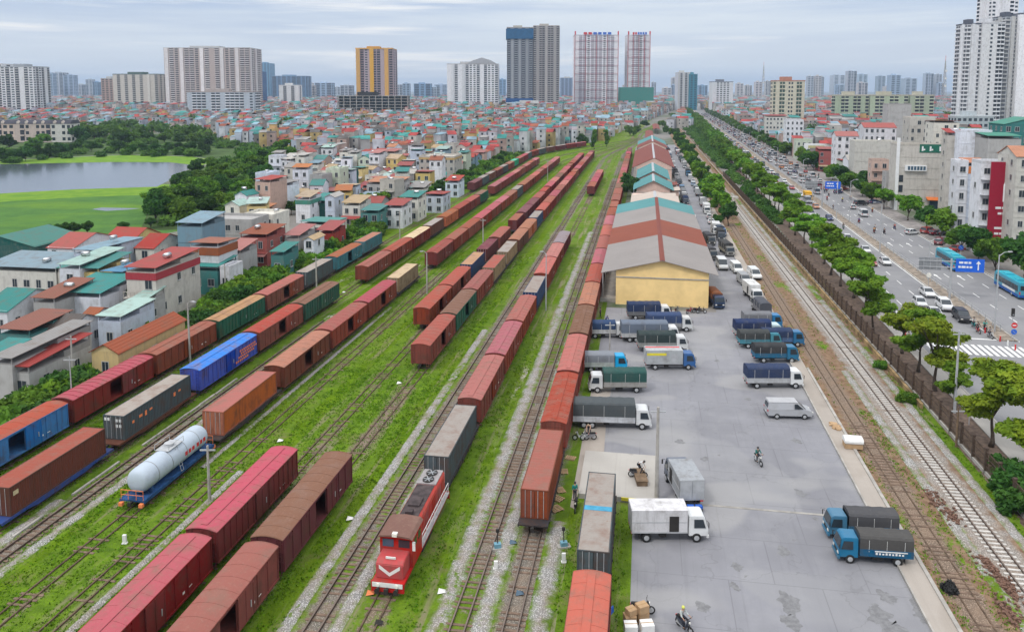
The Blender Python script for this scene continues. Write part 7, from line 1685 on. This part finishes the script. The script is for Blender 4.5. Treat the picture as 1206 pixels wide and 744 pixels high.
def far_green():
    rr = random.Random(9); cl = []
    for _ in range(620):
        py = 108+rr.random()**1.6*60; px = rr.uniform(-20, 1220)
        x, y = G(px, py)
        if 690 < px < 800 and py > 116: continue
        if px > 780 and toR(x, y)[0] < 76: continue
        if y > 3600: continue
        if py > 140 and 300 < px < 700 and rr.random() < .6: continue
        sc = rr.uniform(4, 9); 
        for _ in range(rr.randint(1, 4)): cl.append((x+rr.gauss(0, 9), y+rr.gauss(0, 9), rr.uniform(4, 9), sc, sc, sc*.6))
    o = bpy.data.objects.new('distant_trees', quads('distant_trees', leaf_cloud(cl, len(cl)*150, 1.6, 3, .8), [M['under']], 4)); COL.objects.link(o); tag(o, kind='stuff')
far_green()
def gap_green():
    rr = random.Random(17); cl = []; s = 230.0
    while s < 1250:
        a = 36.0; q = Rd(32.8, s); b = toY(q.x, q.y)[0]; k = max(1, int((b-a)/3))
        for _ in range(k):
            if rr.random() < .8: p = Yd(rr.uniform(a, b), s+rr.uniform(-2, 2)); r_ = rr.uniform(1.1, 2.3); cl.append((p.x, p.y, r_*.6, r_, r_, r_*.7))
        s += 3.2 if s < 600 else 6
    o = bpy.data.objects.new('shrubbery', quads('shrubbery', leaf_cloud(cl, len(cl)*150, .5, 8, .8), [M['under']], 4)); COL.objects.link(o); tag(o, kind='stuff')
gap_green()
# shrubs of the left embankment
def bush_mesh(seed, n, size, lm):
    rr = random.Random(seed); cl = [(rr.uniform(-1.1, 1.1), rr.uniform(-1.3, 1.3), rr.uniform(.5, 1.5), rr.uniform(.6, 1.1), rr.uniform(.6, 1.1), rr.uniform(.5, .9)) for _ in range(8)]; return quads('foliage', leaf_cloud(cl, n, size, seed, .8), [M[lm]], 4)
def stem_mesh():
    m = MB()
    for k in range(4): a = k*1.6; m.tube([(0, 0, 0), (.5*cos(a), .5*sin(a), .8), (.8*cos(a), .8*sin(a), 1.4)], [.07, .05, .02], 5)
    return m.data('stem', [M['bark']])
BM = [bush_mesh(i, 1700, .27, ('leaf_bright', 'leaf', 'leaf_dark', 'leaf_bright', 'leaf')[i]) for i in range(5)]; BF = [bush_mesh(20+i, 500, .5, ('leaf_bright', 'leaf', 'leaf_dark')[i]) for i in range(3)]; SM = stem_mesh()
br = random.Random(8); n = 0; pts = []
s = 60.0
while s < 440:
    w = 4.2 if s < 110 else (6.5 if s < 135 else 9); k = 3 if s < 130 else 2
    for j in range(k+(1 if 118 < s < 260 else 0)): pts.append((-68.0-br.uniform(0, w)+(2.0 if s > 300 else 0), s+br.uniform(-1, 1)))
    s += br.uniform(2.4, 3.2) if s < 230 else br.uniform(3.4, 4.6)
for u, s in pts:
    n += 1; q = Yd(u, s)
    if near_taken(q.x, q.y, 3.2): continue
    r = thing('bush', 'leafy shrub of the hedge left of the tracks, %s from the near end' % ordw(n), 'bush', (q.x, q.y, 0), br.uniform(0, 6.28), 'shrubs on the left embankment'); f = br.uniform(1.0, 1.6); r.scale = (f, f, f*br.uniform(.8, 1.25)); ob('foliage', br.choice(BM if s < 230 else BF), None, r); ob('stem', SM, None, r)
for i, (px, py, sc) in enumerate(((1190, 572, 1.1), (1204, 588, 1.2), (1198, 600, 1.0), (1060, 492, .6), (840, 244, 1), (846, 262, 1), (1040, 470, .55))):
    x, y = G(px, py) if i not in (3, 6) else Yd(32.3, (100, 112)[i == 6])[:2]; r = thing('bush', 'bush on the railway side of the fence, %s' % ('big dark one at the right edge', 'darkest at the very right edge', 'lower one at the right edge', 'small round one by the yellow wall', 'beside the crossing slab', 'on the kerb of the far yard', 'smallest between track and wall')[i], 'bush', (x, y, 0), i*1.3); r.scale = (sc, sc, sc); ob('foliage', BM[(2, 2, 2, 1, 1, 2, 1)[i]], None, r); ob('stem', SM, None, r)

# the 296 nearest trees stay things, the farther ones become one mass
def far_trees():
    tr_ = sorted([o for o in COL.objects if o.type == 'EMPTY' and o.name.split('.')[0] == 'tree'], key=lambda o: hypot(o.location.x, o.location.y)/max(.3, o.scale.x)); V = []; T = []
    for o in tr_[296:]:
        mw = Matrix.LocRotScale(o.location, o.rotation_euler, o.scale)
        for c in KIDS.get(o.name, []):
            me = c.data; co = np.empty(len(me.vertices)*3, np.float32); me.vertices.foreach_get('co', co); co = co.reshape(-1, 3) @ np.array(mw.to_3x3()).T+np.array(mw.translation)
            if c.name.startswith('crown'): V.append(co.reshape(-1, 4, 3))
            bpy.data.objects.remove(c)
        KIDS.pop(o.name, None); bpy.data.objects.remove(o)
    if V: o = bpy.data.objects.new('far_tree_mass', quads('far_tree_mass', np.concatenate(V), [M['under']], 4)); COL.objects.link(o); tag(o, kind='stuff')
far_trees()
# ------------------------------------------------------------------ fence, walls, poles, signs
fn = thing('railway_fence', 'dark iron fence on a concrete footing between the railway and the tree row', 'fence', Yd(0, 0), -PSI)
m = MB(); m.box(33.85, 34.1, 60, 900, 0, .35); ob('footing', m, M['concrete'], fn)
for z in (.8, 1.7, 2.3): m = MB(); m.box(33.93, 34.0, 60, 900, z, z+.07); ob('rail', m, M['rail'], fn)
m = MB(); s = 60.3
while s < 330: m.box(33.95, 33.98, s, s+.035, .36, 2.45); s += .22
tag(ob('bars', m, M['rail_old'], fn), kind='stuff')
pm = MB(); pm.box(-.12, .12, -.12, .12, 0, 2.6); pm.box(-.16, .16, -.16, .16, 2.6, 2.7); pme = pm.data('post', [M['rail']])
for i in range(96): ob('post', pme, None, fn, loc=(33.97, 60.2+i*3.1, 0))
yw = thing('low_wall', 'low weathered yellow-brown wall along the railway side of the fence', 'wall', Yd(0, 0), -PSI); m = MB(); m.box(33.1, 33.35, 98, 420, 0, .62); m.box(33.06, 33.39, 98, 420, .621, .68); ob('wall', m, plain('yellow_brown_wall', (.25, .17, .08), .95, var=.55, scale=.5), yw)
def pole(px, py, h, label, kind='concrete', r=.16, arm=None):
    x, y = G(px, py); root = thing('lamp_post' if arm else 'utility_pole', label, 'lamp post' if arm else 'pole', (x, y, 0)); m = MB(); m.tube([(0, 0, 0), (0, 0, h)], [r, r*.62], 10); ob('post', m, M[kind], root)
    if arm:
        dx, dy = arm; m = MB(); m.tube([(0, 0, h-.2), (dx*.5, dy*.5, h+.35), (dx, dy, h+.4)], [.06, .05, .04], 6); ob('arm', m, M['galv'], root); m = MB(); m.prism([(-.35, -.06), (.35, -.06), (.3, .08), (-.3, .08)], -.14, .14); l = ob('lamp_head', m, M['galv'], root, loc=(dx*1.1, dy*1.1, h+.4), rz=-math.atan2(dx, dy)); m = MB(); m.box(-.1, .1, -.25, .25, -.09, -.062); ob('lens', m, M['lamp'], l)
    else: m = MB(); m.box(-.7, .7, -.05, .05, h-.5, h-.38); ob('crossarm', m, M['galv'], root)
    return root
pole(247, 590, 5.4, 'concrete pole beside the white tank wagon'); pole(224, 428, 8.6, 'concrete lamp post in front of the rust red boxcars on the left', arm=(1.0, -.6)); pole(373, 343, 6.6, 'thin pole in front of the grey container at the hedge'); pole(503, 346, 7.8, 'concrete pole between the two ends of the central strings', arm=(-.8, -.4))
pole(643, 366, 10, 'tall thin lamp pole right of the locomotive string', 'galv', .12, (-.7, 0)); pole(773, 592, 9.2, 'concrete pole with red tip at the corner of the loading pad', r=.2); pole(718, 421, 5.2, 'pole between the small white truck and the teal motorbike', r=.12); pole(471, 283, 7.5, 'thin pole left of the tan-roofed boxcar'); pole(569, 300, 8.5, 'thin pole behind the row of rusty boxcars'); pole(645, 214, 9, 'pole amid the far central strings')
pole(86, 492, 7.4, 'slim green-grey pole in the shrubs at the lower left', 'galv', .09); pole(87, 458, 7, 'concrete pole beside the yellow trackside hut', r=.15); pole(266, 352, 6.5, 'pole in the shrubs below the red band house'); pole(1126, 526, 4.4, 'leaning wooden pole inside the railway fence', 'wood', .13); pole(1124, 486, 10, 'grey steel post among the near umbrella trees', 'galv', .16); pole(837, 285, 8, 'pole at the side of the long warehouse')
for i, (px, py, h) in enumerate(((1171, 392, 12.5), (1036, 297, 11.5), (1093, 330, 8), (985, 258, 12), (945, 224, 11.5), (915, 203, 11.5), (1000, 262, 12))):
    pole(px, py, h, 'street lamp on the median strip, %s' % ('nearest, beside the traffic signs', 'fourth from the front', 'second, shortest', 'beyond the yellow truck', 'level with the blue road sign', 'farthest one clearly seen', 'third, just before the yellow truck')[i], 'galv', .13, (1.7, .3) if i % 2 == 0 else (-1.7, -.3))
s = 470; i = 0
while s < 1100: i += 1; q = Rd(51.9, s); px, py = proj(q.x, q.y); pole(px, py, 11.5, 'distant street lamp on the median, %s beyond the last sign' % ordw(i), 'galv', .14, (1.7, .3)); s += 42
def gantry_sign(px, py, h, label, sc=1.0):
    x, y = G(px, py); root = thing('road_sign', label, 'road sign', (x, y, 0), -PSR); m = MB(); m.tube([(0, 0, 0), (0, 0, h)], [.22, .16], 10); ob('post', m, M['galv'], root)
    for z in (h-.5, h-1.6): m = MB(); m.bar((-5.6*sc, 0, z), (5.6*sc, 0, z), .14); ob('beam', m, M['galv'], root)
    m = MB(); m.box(.7*sc, 5.4*sc, -.22, -.1, h-2.3, h+.1); b = ob('blue_panel', m, plain('sign_blue', (.015, .12, .62), .5, var=.03), root); m = MB()
    for z, segs in ((h-.75, ((1.2, 1.9), (2.05, 2.6), (2.75, 3.2))), (h-1.55, ((1.1, 1.5), (1.62, 2.3), (2.45, 2.8), (2.95, 3.4)))):
        for a, c in segs: m.box(a*sc, c*sc, -.245, -.222, z-.02, z+.34)
    m.box(4.3*sc, 4.5*sc, -.245, -.222, h-1.9, h-.7); m.add([(4.0*sc, -.24, h-.75), (4.8*sc, -.24, h-.75), (4.4*sc, -.24, h-.2), (4.0*sc, -.23, h-.75), (4.8*sc, -.23, h-.75), (4.4*sc, -.23, h-.2)], [(0, 1, 2), (3, 4, 5), (0, 1, 4, 3), (1, 2, 5, 4), (2, 0, 3, 5)]); ob('lettering', m, M['sign_white'], b)
    m = MB(); m.box(-5.4*sc, -1.6*sc, .1, .2, h-2.2, h+.1); gb2 = ob('grey_panel_back', m, M['steel'], root); m = MB()
    for q in (-4.6, -3.5, -2.4): m.box(q*sc-.05, q*sc+.05, .02, .098, h-2.1, h)
    ob('stiffener', m, M['galv'], gb2); return root
gantry_sign(1118, 353, 7.6, 'cantilever road sign with blue panel over the lane of the blue buses'); gantry_sign(968, 244, 8.4, 'farther cantilever road sign whose blue panel shows beyond the yellow truck', 1.0)
def round_sign(px, py, label, discs):
    x, y = G(px, py); root = thing('traffic_sign', label, 'traffic sign', (x, y, 0), -PSR); m = MB(); m.tube([(0, 0, 0), (0, 0, discs[-1][0]+.5)], .05, 8); ob('post', m, M['galv'], root)
    for z, r, mt in discs:
        m = MB(); m.tube([(0, -.09, z), (0, -.06, z)], r, 20); d = ob('disc', m, M[mt], root); m = MB(); m.box(-r*.62, r*.62, -.105, -.092, z-r*.16, z+r*.16) if mt == 'red_mark' else m.bar((-r*.4, -.1, z+r*.4), (r*.4, -.1, z-r*.4), r*.25, .02); ob('symbol', m, M['sign_white'], d)
round_sign(1193, 405, 'red no-entry disc above a blue disc at the tip of the median', [(1.9, .42, 'blue_mark'), (2.9, .42, 'red_mark')]); round_sign(1093, 340, 'small round sign with pale disc on the median', [(2.7, .45, 'lamp')]); round_sign(1141, 500, 'small blue round sign on the pavement under the trees', [(2.3, .35, 'blue_mark')]); round_sign(1131, 306, 'pale blue round sign on the forecourt by the red cars', [(2.8, .55, 'blue_mark')])
tl = thing('traffic_light', 'traffic light standing at the tip of the median', 'traffic light', (*G(1191, 400), 0), -PSR); m = MB(); m.tube([(0, 0, 0), (0, 0, 4.6)], .07, 8); ob('post', m, M['galv'], tl); m = MB(); m.box(-.2, .2, -.15, .15, 3.7, 4.9); ob('housing', m, M['dark'], tl)
for k, (z, mt) in enumerate(((4.65, 'dark'), (4.3, 'dark'), (3.95, 'steel'))): m = MB(); m.tube([(0, -.19, z), (0, -.151, z)], .12, 12); ob('lens', m, M[mt], tl)
# median railing
mr = thing('median_railing', 'low grey steel railing along the road median', 'railing', Rd(0, 0), -PSR)
for z in (.75, 1.1): m = MB(); m.box(MED1-.45, MED1-.39, MEDS+4, 700, z, z+.06); ob('rail', m, M['galv'], mr)
mp_ = MB(); mp_.box(-.05, .05, -.05, .05, .16, 1.2); mpm = mp_.data('post', [M['galv']])
for i in range(99): ob('post', mpm, None, mr, loc=(MED1-.42, MEDS+5+i*3, 0))
for i in range(5): x, y = G(1166+i*9, 392+i*5); m = MB(); m.tube([(0, 0, 0), (0, 0, .75)], [.12, .09], 10); m.tube([(0, 0, .751), (0, 0, .8)], .13, 10); o = ob('bollard', m, M['red_mark'] if i % 2 == 0 else M['white']); o.location = (x-.8, y, .01); tag(o, '%s plastic bollard at the tip of the median, %s from the left' % (('red', 'white')[i % 2], ordw(i+1)), 'bollard', 'bollards at the median tip')
# ------------------------------------------------------------------ traffic
cr = random.Random(14)
CC = {'white': (.62, .63, .64), 'silver': (.34, .35, .37), 'black': (.02, .022, .028), 'red': (.32, .02, .02), 'dark blue': (.02, .04, .12), 'grey': (.14, .15, .16), 'maroon': (.16, .012, .03), 'brown': (.14, .09, .06), 'orange': (.5, .16, .03)}
def carp(kind, x, y, ang, lab, cn, group='cars on the avenue'):
    c = CC[cn]; mk = lambda: car(kind); 
    if kind not in KV: KV[kind] = Kit(mk)
    return KV[kind].put((x, y, .016), -radians(ang), lab, group, dict(body=c, roof=c, pillars=c, upper_body=c))
AR = math.degrees(PSR)
JAM = [(1042, 311, 'sedan', 'white', 'second-last'), (1019, 297, 'sedan', 'white', 'last'), (1013, 303, 'hatch', 'red', ''), (1026, 312, 'sedan', 'red', ''), (1015, 318, 'van', 'silver', ''), (1092, 348, 'sedan', 'white', ''), (1083, 360, 'hatch', 'white', ''), (1112, 364, 'suv', 'white', ''), (1100, 372, 'sedan', 'white', ''), (1132, 377, 'suv', 'black', ''), (1073, 368, 'sedan', 'silver', ''), (998, 283, 'hatch', 'white', ''), (1060, 378, 'sedan', 'white', '')]
NM = {'sedan': 'sedan', 'hatch': 'hatchback', 'suv': 'sport utility car', 'van': 'minibus'}
LJ = ['white sedan alone beside the median below the second lamp', 'white sedan following further back beside the median', 'red hatchback showing between the fence trees', 'dark red sedan left of the white sedan near the median', 'pale minibus hidden by the green fence tree', 'white sedan beside the median just left of the road sign pole', 'white hatchback in the middle lane of the waiting cars', 'big white car with red stripe nearest the median in the queue', 'white sedan at the front of the middle lane', 'black car first in the queue beside the median', 'silver sedan in the lane next to the trees', 'white hatchback far back on the near carriageway', 'white sedan glimpsed under the large umbrella tree']
for (px, py, k, c, _), l in zip(JAM, LJ): x, y = G(px, py); carp(k, x, y, AR+180+cr.uniform(-3, 3), l, c)
for (px, py, k, c, a, l) in ((1074, 276, 'hatch', 'white', 70, 'white taxi parked on the far forecourt'), (1093, 275, 'suv', 'red', 60, 'red car parked right of the white taxi'), (1101, 277, 'hatch', 'maroon', 65, 'maroon hatchback beside the red parked car'), (1109, 277, 'sedan', 'black', 60, 'black car at the end of the parked row'), (1107, 288, 'suv', 'maroon', 40, 'crimson car rolling out below the trees'), (1127, 296, 'sedan', 'red', 60, 'red car half hidden by the far blue bus'), (1014, 242, 'suv', 'black', 80, 'dark car parked at the far kerb by the trees'), (1030, 240, 'sedan', 'dark blue', 70, 'blue car parked behind the dark car'), (963, 220, 'suv', 'maroon', 60, 'maroon car waiting beyond the blue road sign'), (993, 224, 'sedan', 'red', 60, 'small red car under the dense far trees'), (1150, 380, 'sedan', 'grey', AR, 'grey car turning at the crossing') if False else (987, 228, 'hatch', 'dark blue', 60, 'blue hatchback under the dense far trees')):
    x, y = G(px, py); carp(k, x, y, a, l, c, 'parked cars')
# buses: the far one and the near one
b1 = bus(False); x, y = G(1122, 318); b1.location = (*Rd(61.2, 183)[:2], .012); b1.rotation_euler = (0, 0, -PSR); b1['label'] = 'farther light blue city bus with pale blue roof in the right carriageway'; b1['group'] = 'city buses'
b2 = bus(True); b2.location = (*Rd(65.0, 161.0)[:2], .012); b2.rotation_euler = (0, 0, -PSR); b2['label'] = 'nearer light blue city bus with a white advert on its side'; b2['group'] = 'city buses'
x, y = G(952, 236); yt_ = box_truck(4.6, 2.2, 2.9); yt_.location = (x, y, .012); yt_.rotation_euler = (0, 0, -PSR+pi); setcol(yt_, cab=(.70, .38, .01), bumper=(.70, .38, .01), cargo_box=(.72, .40, .01)); yt_['label'] = 'bright yellow lorry in the near carriageway below the blue road sign'; yt_['name_hint'] = 0
del yt_['name_hint']
lanes = [(40.2, 180), (44.2, 180), (48.4, 180), (55.6, 0), (59.8, 0), (63.6, 0)]; LN = ['tree-side lane of the near carriageway', 'middle lane of the near carriageway', 'median lane of the near carriageway', 'median lane of the far carriageway', 'middle lane of the far carriageway', 'kerb lane of the far carriageway']
tot = 0; lc = {}
for li, (u, dr) in enumerate(lanes):
    s = 205 if li < 3 else 215+li*5; k = 0
    while s < 1250:
        s += cr.uniform(6.5, 13)*(1 if s > 420 else 1.9)*(1.0 if li < 3 else .9)
        if s < 300 and li >= 3 and cr.random() < .75: continue
        if li == 2 and s < 232: continue
        k += 1; c = cr.choice(['white']*6+['silver', 'silver', 'black', 'red', 'dark blue', 'grey', 'grey', 'brown', 'orange', 'white']); kd = cr.choice(['sedan', 'hatch', 'suv', 'sedan', 'van']); q = Rd(u+cr.uniform(-.5, .5), s); tot += 1
        carp(kd, q.x, q.y, AR+dr+cr.uniform(-3, 3), '%s %s in the %s, %s along it' % (c, NM[kd], LN[li], ordw(k)), c)
print('cars', tot)
# motorbikes with riders
MBC = [(.5, .03, .03), (.03, .03, .04), (.1, .12, .3), (.4, .4, .42), (.03, .25, .25)]; SHC = [((.5, .05, .05), 'red'), ((.03, .06, .25), 'blue'), ((.5, .5, .5), 'white'), ((.05, .05, .06), 'black'), ((.02, .30, .26), 'teal'), ((.55, .25, .05), 'orange'), ((.30, .30, .32), 'grey')]
mbk = 0
ML = [(1024, 362), (1029, 355), (1022, 352), (1036, 366), (1066, 398), (1070, 404), (1080, 386), (1050, 380), (1147, 386), (1152, 392), (1160, 390), (1108, 381), (1166, 398)]
for px, py in ML:
    mbk += 1; x, y = G(px, py); sc_, sn = SHC[mbk % 7]; rider((x, y, .016), -radians(AR+180+cr.uniform(-10, 10)), 'motorbike waiting near the crossing, %s from the left trees' % ordw(mbk), 'person in %s on a motorbike near the crossing, %s from the left trees' % (sn, ordw(mbk)), sc_, MBC[mbk % 5])
for i in range(95):
    far = i > 40; s = cr.uniform(215, 420) if not far else cr.uniform(420, 800); side = cr.random() < .35; u = cr.uniform(39, 50) if side else cr.uniform(54, 68); q = Rd(u, s); mbk += 1; sc_, sn = SHC[cr.randrange(7)]
    rider((q.x, q.y, .016), -radians(AR+(180 if side else 0)+cr.uniform(-8, 8)), 'motorbike under a rider in the %s avenue traffic, %s of the swarm' % (('near', 'far')[not side], ordw(i+1)), 'person in %s riding in the %s avenue traffic, %s of the swarm' % (sn, ('near', 'far')[not side], ordw(i+1)), sc_, MBC[mbk % 5])
for (px, py, a, l, c) in ((974, 236, AR, 'red', 0), (976, 231, AR, 'white', 1), (992, 238, AR, 'yellow', 2), (981, 247, AR, 'black', 3)):
    x, y = G(px, py); rider((x, y, .016), -radians(a), 'lone motorbike with a %s-topped rider on the open far carriageway' % l, 'person with %s top riding on the open far carriageway' % l, {'red': (.5, .05, .05), 'white': (.5, .5, .5), 'yellow': (.6, .5, .03), 'black': (.03, .03, .04)}[l], MBC[c])
# ------------------------------------------------------------------ things on the loading apron and in the yard
def cardboard(x, y, z, w, d, h, rz, label, white=False, name='cardboard_box'):
    m = MB(); m.box(-w/2, w/2, -d/2, d/2, 0, h); o = ob(name, m, M['white'] if white else M['card'], bevel=.015); o.location = (x, y, z); o.rotation_euler = (0, 0, rz); tag(o, label, 'box', 'boxes on the asphalt at the bottom edge')
    t = MB(); t.box(-w/2-.004, w/2+.004, -.04, .04, h*.3, h+.006) ; ob('tape', t, plain('tape', (.35, .22, .10)) if not white else M['card'], o); return o
x, y = G(745, 742)
for i, (dx, dy, z, w, h, wt, l) in enumerate(((-.2, -.4, 0, .9, .8, 1, 'white box at the bottom edge, left of two'), (.95, -.35, 0, .9, .85, 1, 'white box with blue print at the bottom edge, right of two'), (-.1, .7, 0, .8, .7, 0, 'cardboard box behind the left white box'), (.85, .9, 0, .75, .8, 0, 'cardboard box behind the right white box, carrying another'), (.8, .9, .81, .8, .55, 0, 'topmost cardboard box of the stack beside the motorbike'), (.0, .75, .71, .7, .45, 0, 'upper cardboard box of the left stack'))):
    cardboard(x+dx, y+dy, .012+z, w, w*.9, h, .1*i, l, bool(wt))
m = MB(); m.bar((-2.2, -1.2, .05), (0, 1.3, .75), .06, .5); o = ob('hand_ramp', m, M['blue_mark']); o.location = (x-1.2, y, .02); tag(o, 'long blue loading board leaning beside the white boxes', 'board')
for i, (px, py, w) in enumerate(((663, 556, 1.0), (660, 578, .8), (655, 600, 1.1), (657, 588, .9), (672, 540, .8))):
    x, y = G(px, py); m = MB()
    for k in range(5): m.box(-w/2, w/2, -.5+k*.22, -.38+k*.22, .10, .13)
    for xx in (-w/2, -.05, w/2-.1): m.box(xx, xx+.1, -.5, .5, 0, .098)
    o = ob('wooden_pallet', m, M['card']); o.location = (x, y, .02); o.rotation_euler = (0, 0, .3*i); tag(o, 'small timber pallet lying beside the near rusty container, %s from the near end' % ordw(i+1), 'pallet', 'pallets beside the siding')
pad = thing('concrete_dock', 'pale concrete loading pad with yellow edge beyond the blue striped container', 'loading pad', Yd(0, 0), -PSI); m = MB(); m.box(-5.6, 1.7, 70.4, 79.4, .0, .5); ob('slab', m, M['paving'], pad); m = MB(); m.box(-1.6, 1.72, 70.3, 70.398, .2, .5); ob('edge_stripe', m, M['yellow_mark'], pad)
q = Yd(.1, 74); m = MB(); m.box(-.5, .5, -1.3, 1.3, 0, .45); m.box(-.55, .55, -1.35, 1.35, .45, .52); o = ob('wooden_crate', m, M['wood']); o.location = (q.x, q.y, .5); tag(o, 'long low wooden crate lying on the concrete loading pad', 'crate')
for i, (px, py) in enumerate(((586, 646), (664, 644))):
    x, y = G(px, py); root = thing('point_lever', 'point lever with pale blue box, %s of the last rusty container' % ('left', 'right')[i], 'point lever', (x, y, 0), .2); m = MB(); m.box(-.55, .55, -.3, .3, .02, .16); ob('base', m, M['concrete'], root); m = MB(); m.box(-.28, .28, -.22, .22, .16, .5); ob('gear_box', m, plain('pale_blue_iron', (.14, .30, .38), .6), root); m = MB(); m.bar((0, 0, .5), (.05, .3, 1.3), .06); m.tube([(.05, .3, 1.3), (.05, .32, 1.55)], .14, 8); ob('lever', m, M['dark'], root)
for i, (px, py, h, l) in enumerate(((147, 640, .8, 'white marker post in the grass below the tank wagon'), (584, 670, .7, 'small white marker post between the tracks below the left point lever'), (664, 662, .8, 'white marker post right of the last rusty container'))):
    x, y = G(px, py); m = MB(); m.box(-.16, .16, -.1, .1, 0, h); m.box(-.22, .22, -.15, .15, 0, .12); o = ob('marker_post', m, M['white'], bevel=.02); o.location = (x, y, .01); tag(o, l, 'marker post')
x, y = G(1004, 528); m = MB(); m.box(-.9, .9, -.6, .6, 0, .7); st_ = ob('goods_stack', m, M['card'], bevel=.03); st_.location = (x, y, .17); st_.rotation_euler = (0, 0, -PSI); tag(st_, 'small stack of boxes under a white sheet on the platform edge', 'stack'); m = MB(); m.prism([(-.7, .6), (.7, .6), (.75, .95), (.3, 1.2), (-.4, 1.15), (-.75, .9)], -.95, .95); ob('cover_sheet', m, M['white'], st_, bevel=.06)
x, y = G(984, 504); m = MB()
for k in range(26): a = k*.9; rr_ = .5*sqrt(k/26); m.obox((rr_*cos(a)*.9, rr_*sin(a)*2.2, .05+.12*(1-k/26)), .14, .2, .07, a)
o = ob('rubble_heap', m, M['card']); o.location = (x, y, .16); tag(o, 'low heap of brown rubble on the platform edge', 'heap')
x, y = G(1118, 695); m = MB(); m.v = []; V = leaf_cloud([(0, 0, .2, .55, .7, .22), (.2, .3, .3, .3, .35, .2)], 300, .22, 5); o = bpy.data.objects.new('netting_heap', quads('netting_heap', V, [M['rubber']], 4)); COL.objects.link(o); o.location = (x, y, 0); tag(o, 'black netting heap beside the old siding at the lower right', 'heap')
def brick_heap(px, py, k):
    x, y = G(px, py); m = MB(); rr2 = random.Random(k)
    m.prism([(-1.7, 0), (1.7, 0), (.9, .08), (0, .12), (-1, .07)], -.45, .45)
    for _ in range(60): m.obox((max(-.9, min(.9, rr2.gauss(0, .35))), max(-2.3, min(2.3, rr2.gauss(0, .9))), abs(rr2.gauss(0, .08))+.07), .12, .07, .06, rr2.uniform(0, 3))
    o = ob('brick_heap', m, plain('old_brick', (.15, .085, .06), .95, var=.5, scale=6)); o.location = (x, y, 0); o.rotation_euler = (0, 0, -PSI); tag(o, 'heap of broken bricks between the two right-hand tracks, %s from the far end' % ordw(k), 'heap', 'heaps between the right-hand tracks')
for k, (px, py) in enumerate(((1100, 588), (1118, 607), (1165, 668), (1184, 690), (1192, 724))): brick_heap(px, py, k+1)
for k, (px, py, c) in enumerate(((470, 452, 'white'), (412, 612, 'white'), (604, 640, 'glass_blue'), (446, 735, 'dark'), (520, 698, 'white'), (612, 700, 'glass_blue'), (436, 700, 'orange_mark'), (365, 347, 'white'), (405, 345, 'white'), (330, 520, 'white'))):
    x, y = G(px, py); m = MB(); m.add([(-.2, -.15, .02), (.22, -.12, .1), (.18, .2, .04), (-.15, .17, .16), (0, 0, .24)], [(0, 1, 4), (1, 2, 4), (2, 3, 4), (3, 0, 4)]); o = ob('litter_bag', m, M[c]); o.location = (x, y, .05); o.scale = (1.5, 1.5, 1.2); tag(o, 'scrap of litter between the tracks, %s' % ('beside the overgrown siding', 'left of the locomotive track', 'blue, by the left point lever', 'dark, at the bottom edge', 'right of the locomotive nose', 'blue, on the track below the last container', 'orange, left of the locomotive track', 'white, ahead of the maroon boxcar end', 'white, before the red boxcar end', 'pale, beside the orange container track')[k], 'litter')
dr_ = MB(); dr_.box(2.5, 20.4, 71.0, 71.3, .013, .03); o = ob('drain_cover', dr_, M['wall_conc']); o.rotation_euler = (0, 0, -PSI); tag(o, kind='structure')
# oil stains with shapes of their own
def stains():
    rr = random.Random(12); mb = MB()
    for (px, py, r) in ((942, 580, .5), (926, 650, .55), (868, 668, .5), (936, 712, .9), (939, 735, .8), (1042, 700, .6), (1050, 735, 1.1), (1030, 716, .35), (828, 712, .5), (865, 690, .35), (960, 610, .3), (1085, 720, .8), (880, 470, .4), (830, 540, .4), (800, 520, .5), (940, 520, .5), (845, 425, .4)):
        x, y = G(px, py)
        for q in range(2):
            n = 30; cx, cy = x+rr.uniform(-.5, .5)*r, y+rr.uniform(-.8, .8)*r; mb.add([(cx+r*(.75+.2*sin(k*.8+q*2+px)+.12*sin(k*1.7+py))*cos(2*pi*k/n), cy+1.5*r*(.7+.22*sin(k*.6+py)+.1*sin(k*2.1))*sin(2*pi*k/n), .0142+q*.0007+px%7*.0002) for k in range(n)], [tuple(range(n))])
    k = NT('oil_stain'); m = k.fin(k.mix(k.rng(k.noise(2, 4, .7), .35, .65), (.15, .15, .155), (.21, .21, .215)), .8, .3); o = ob('oil_stains', mb, m); tag(o, kind='structure')
stains()
# ------------------------------------------------------------------ haze
def haze():
    m = MB(); m.box(-9300, 9300, -400, 16300, -1.2, 260); k = bpy.data.materials.new('haze'); k.use_nodes = True; t = k.node_tree; t.nodes.clear(); o = t.nodes.new('ShaderNodeOutputMaterial'); v = t.nodes.new('ShaderNodeVolumePrincipled')
    v.inputs['Color'].default_value = (.60, .77, 1.0, 1); v.inputs['Density'].default_value = HAZE; v.inputs['Anisotropy'].default_value = .2; t.links.new(v.outputs[0], o.inputs['Volume'])
    h = ob('haze', m, k); tag(h, kind='stuff')
HAZE = .00011
haze()
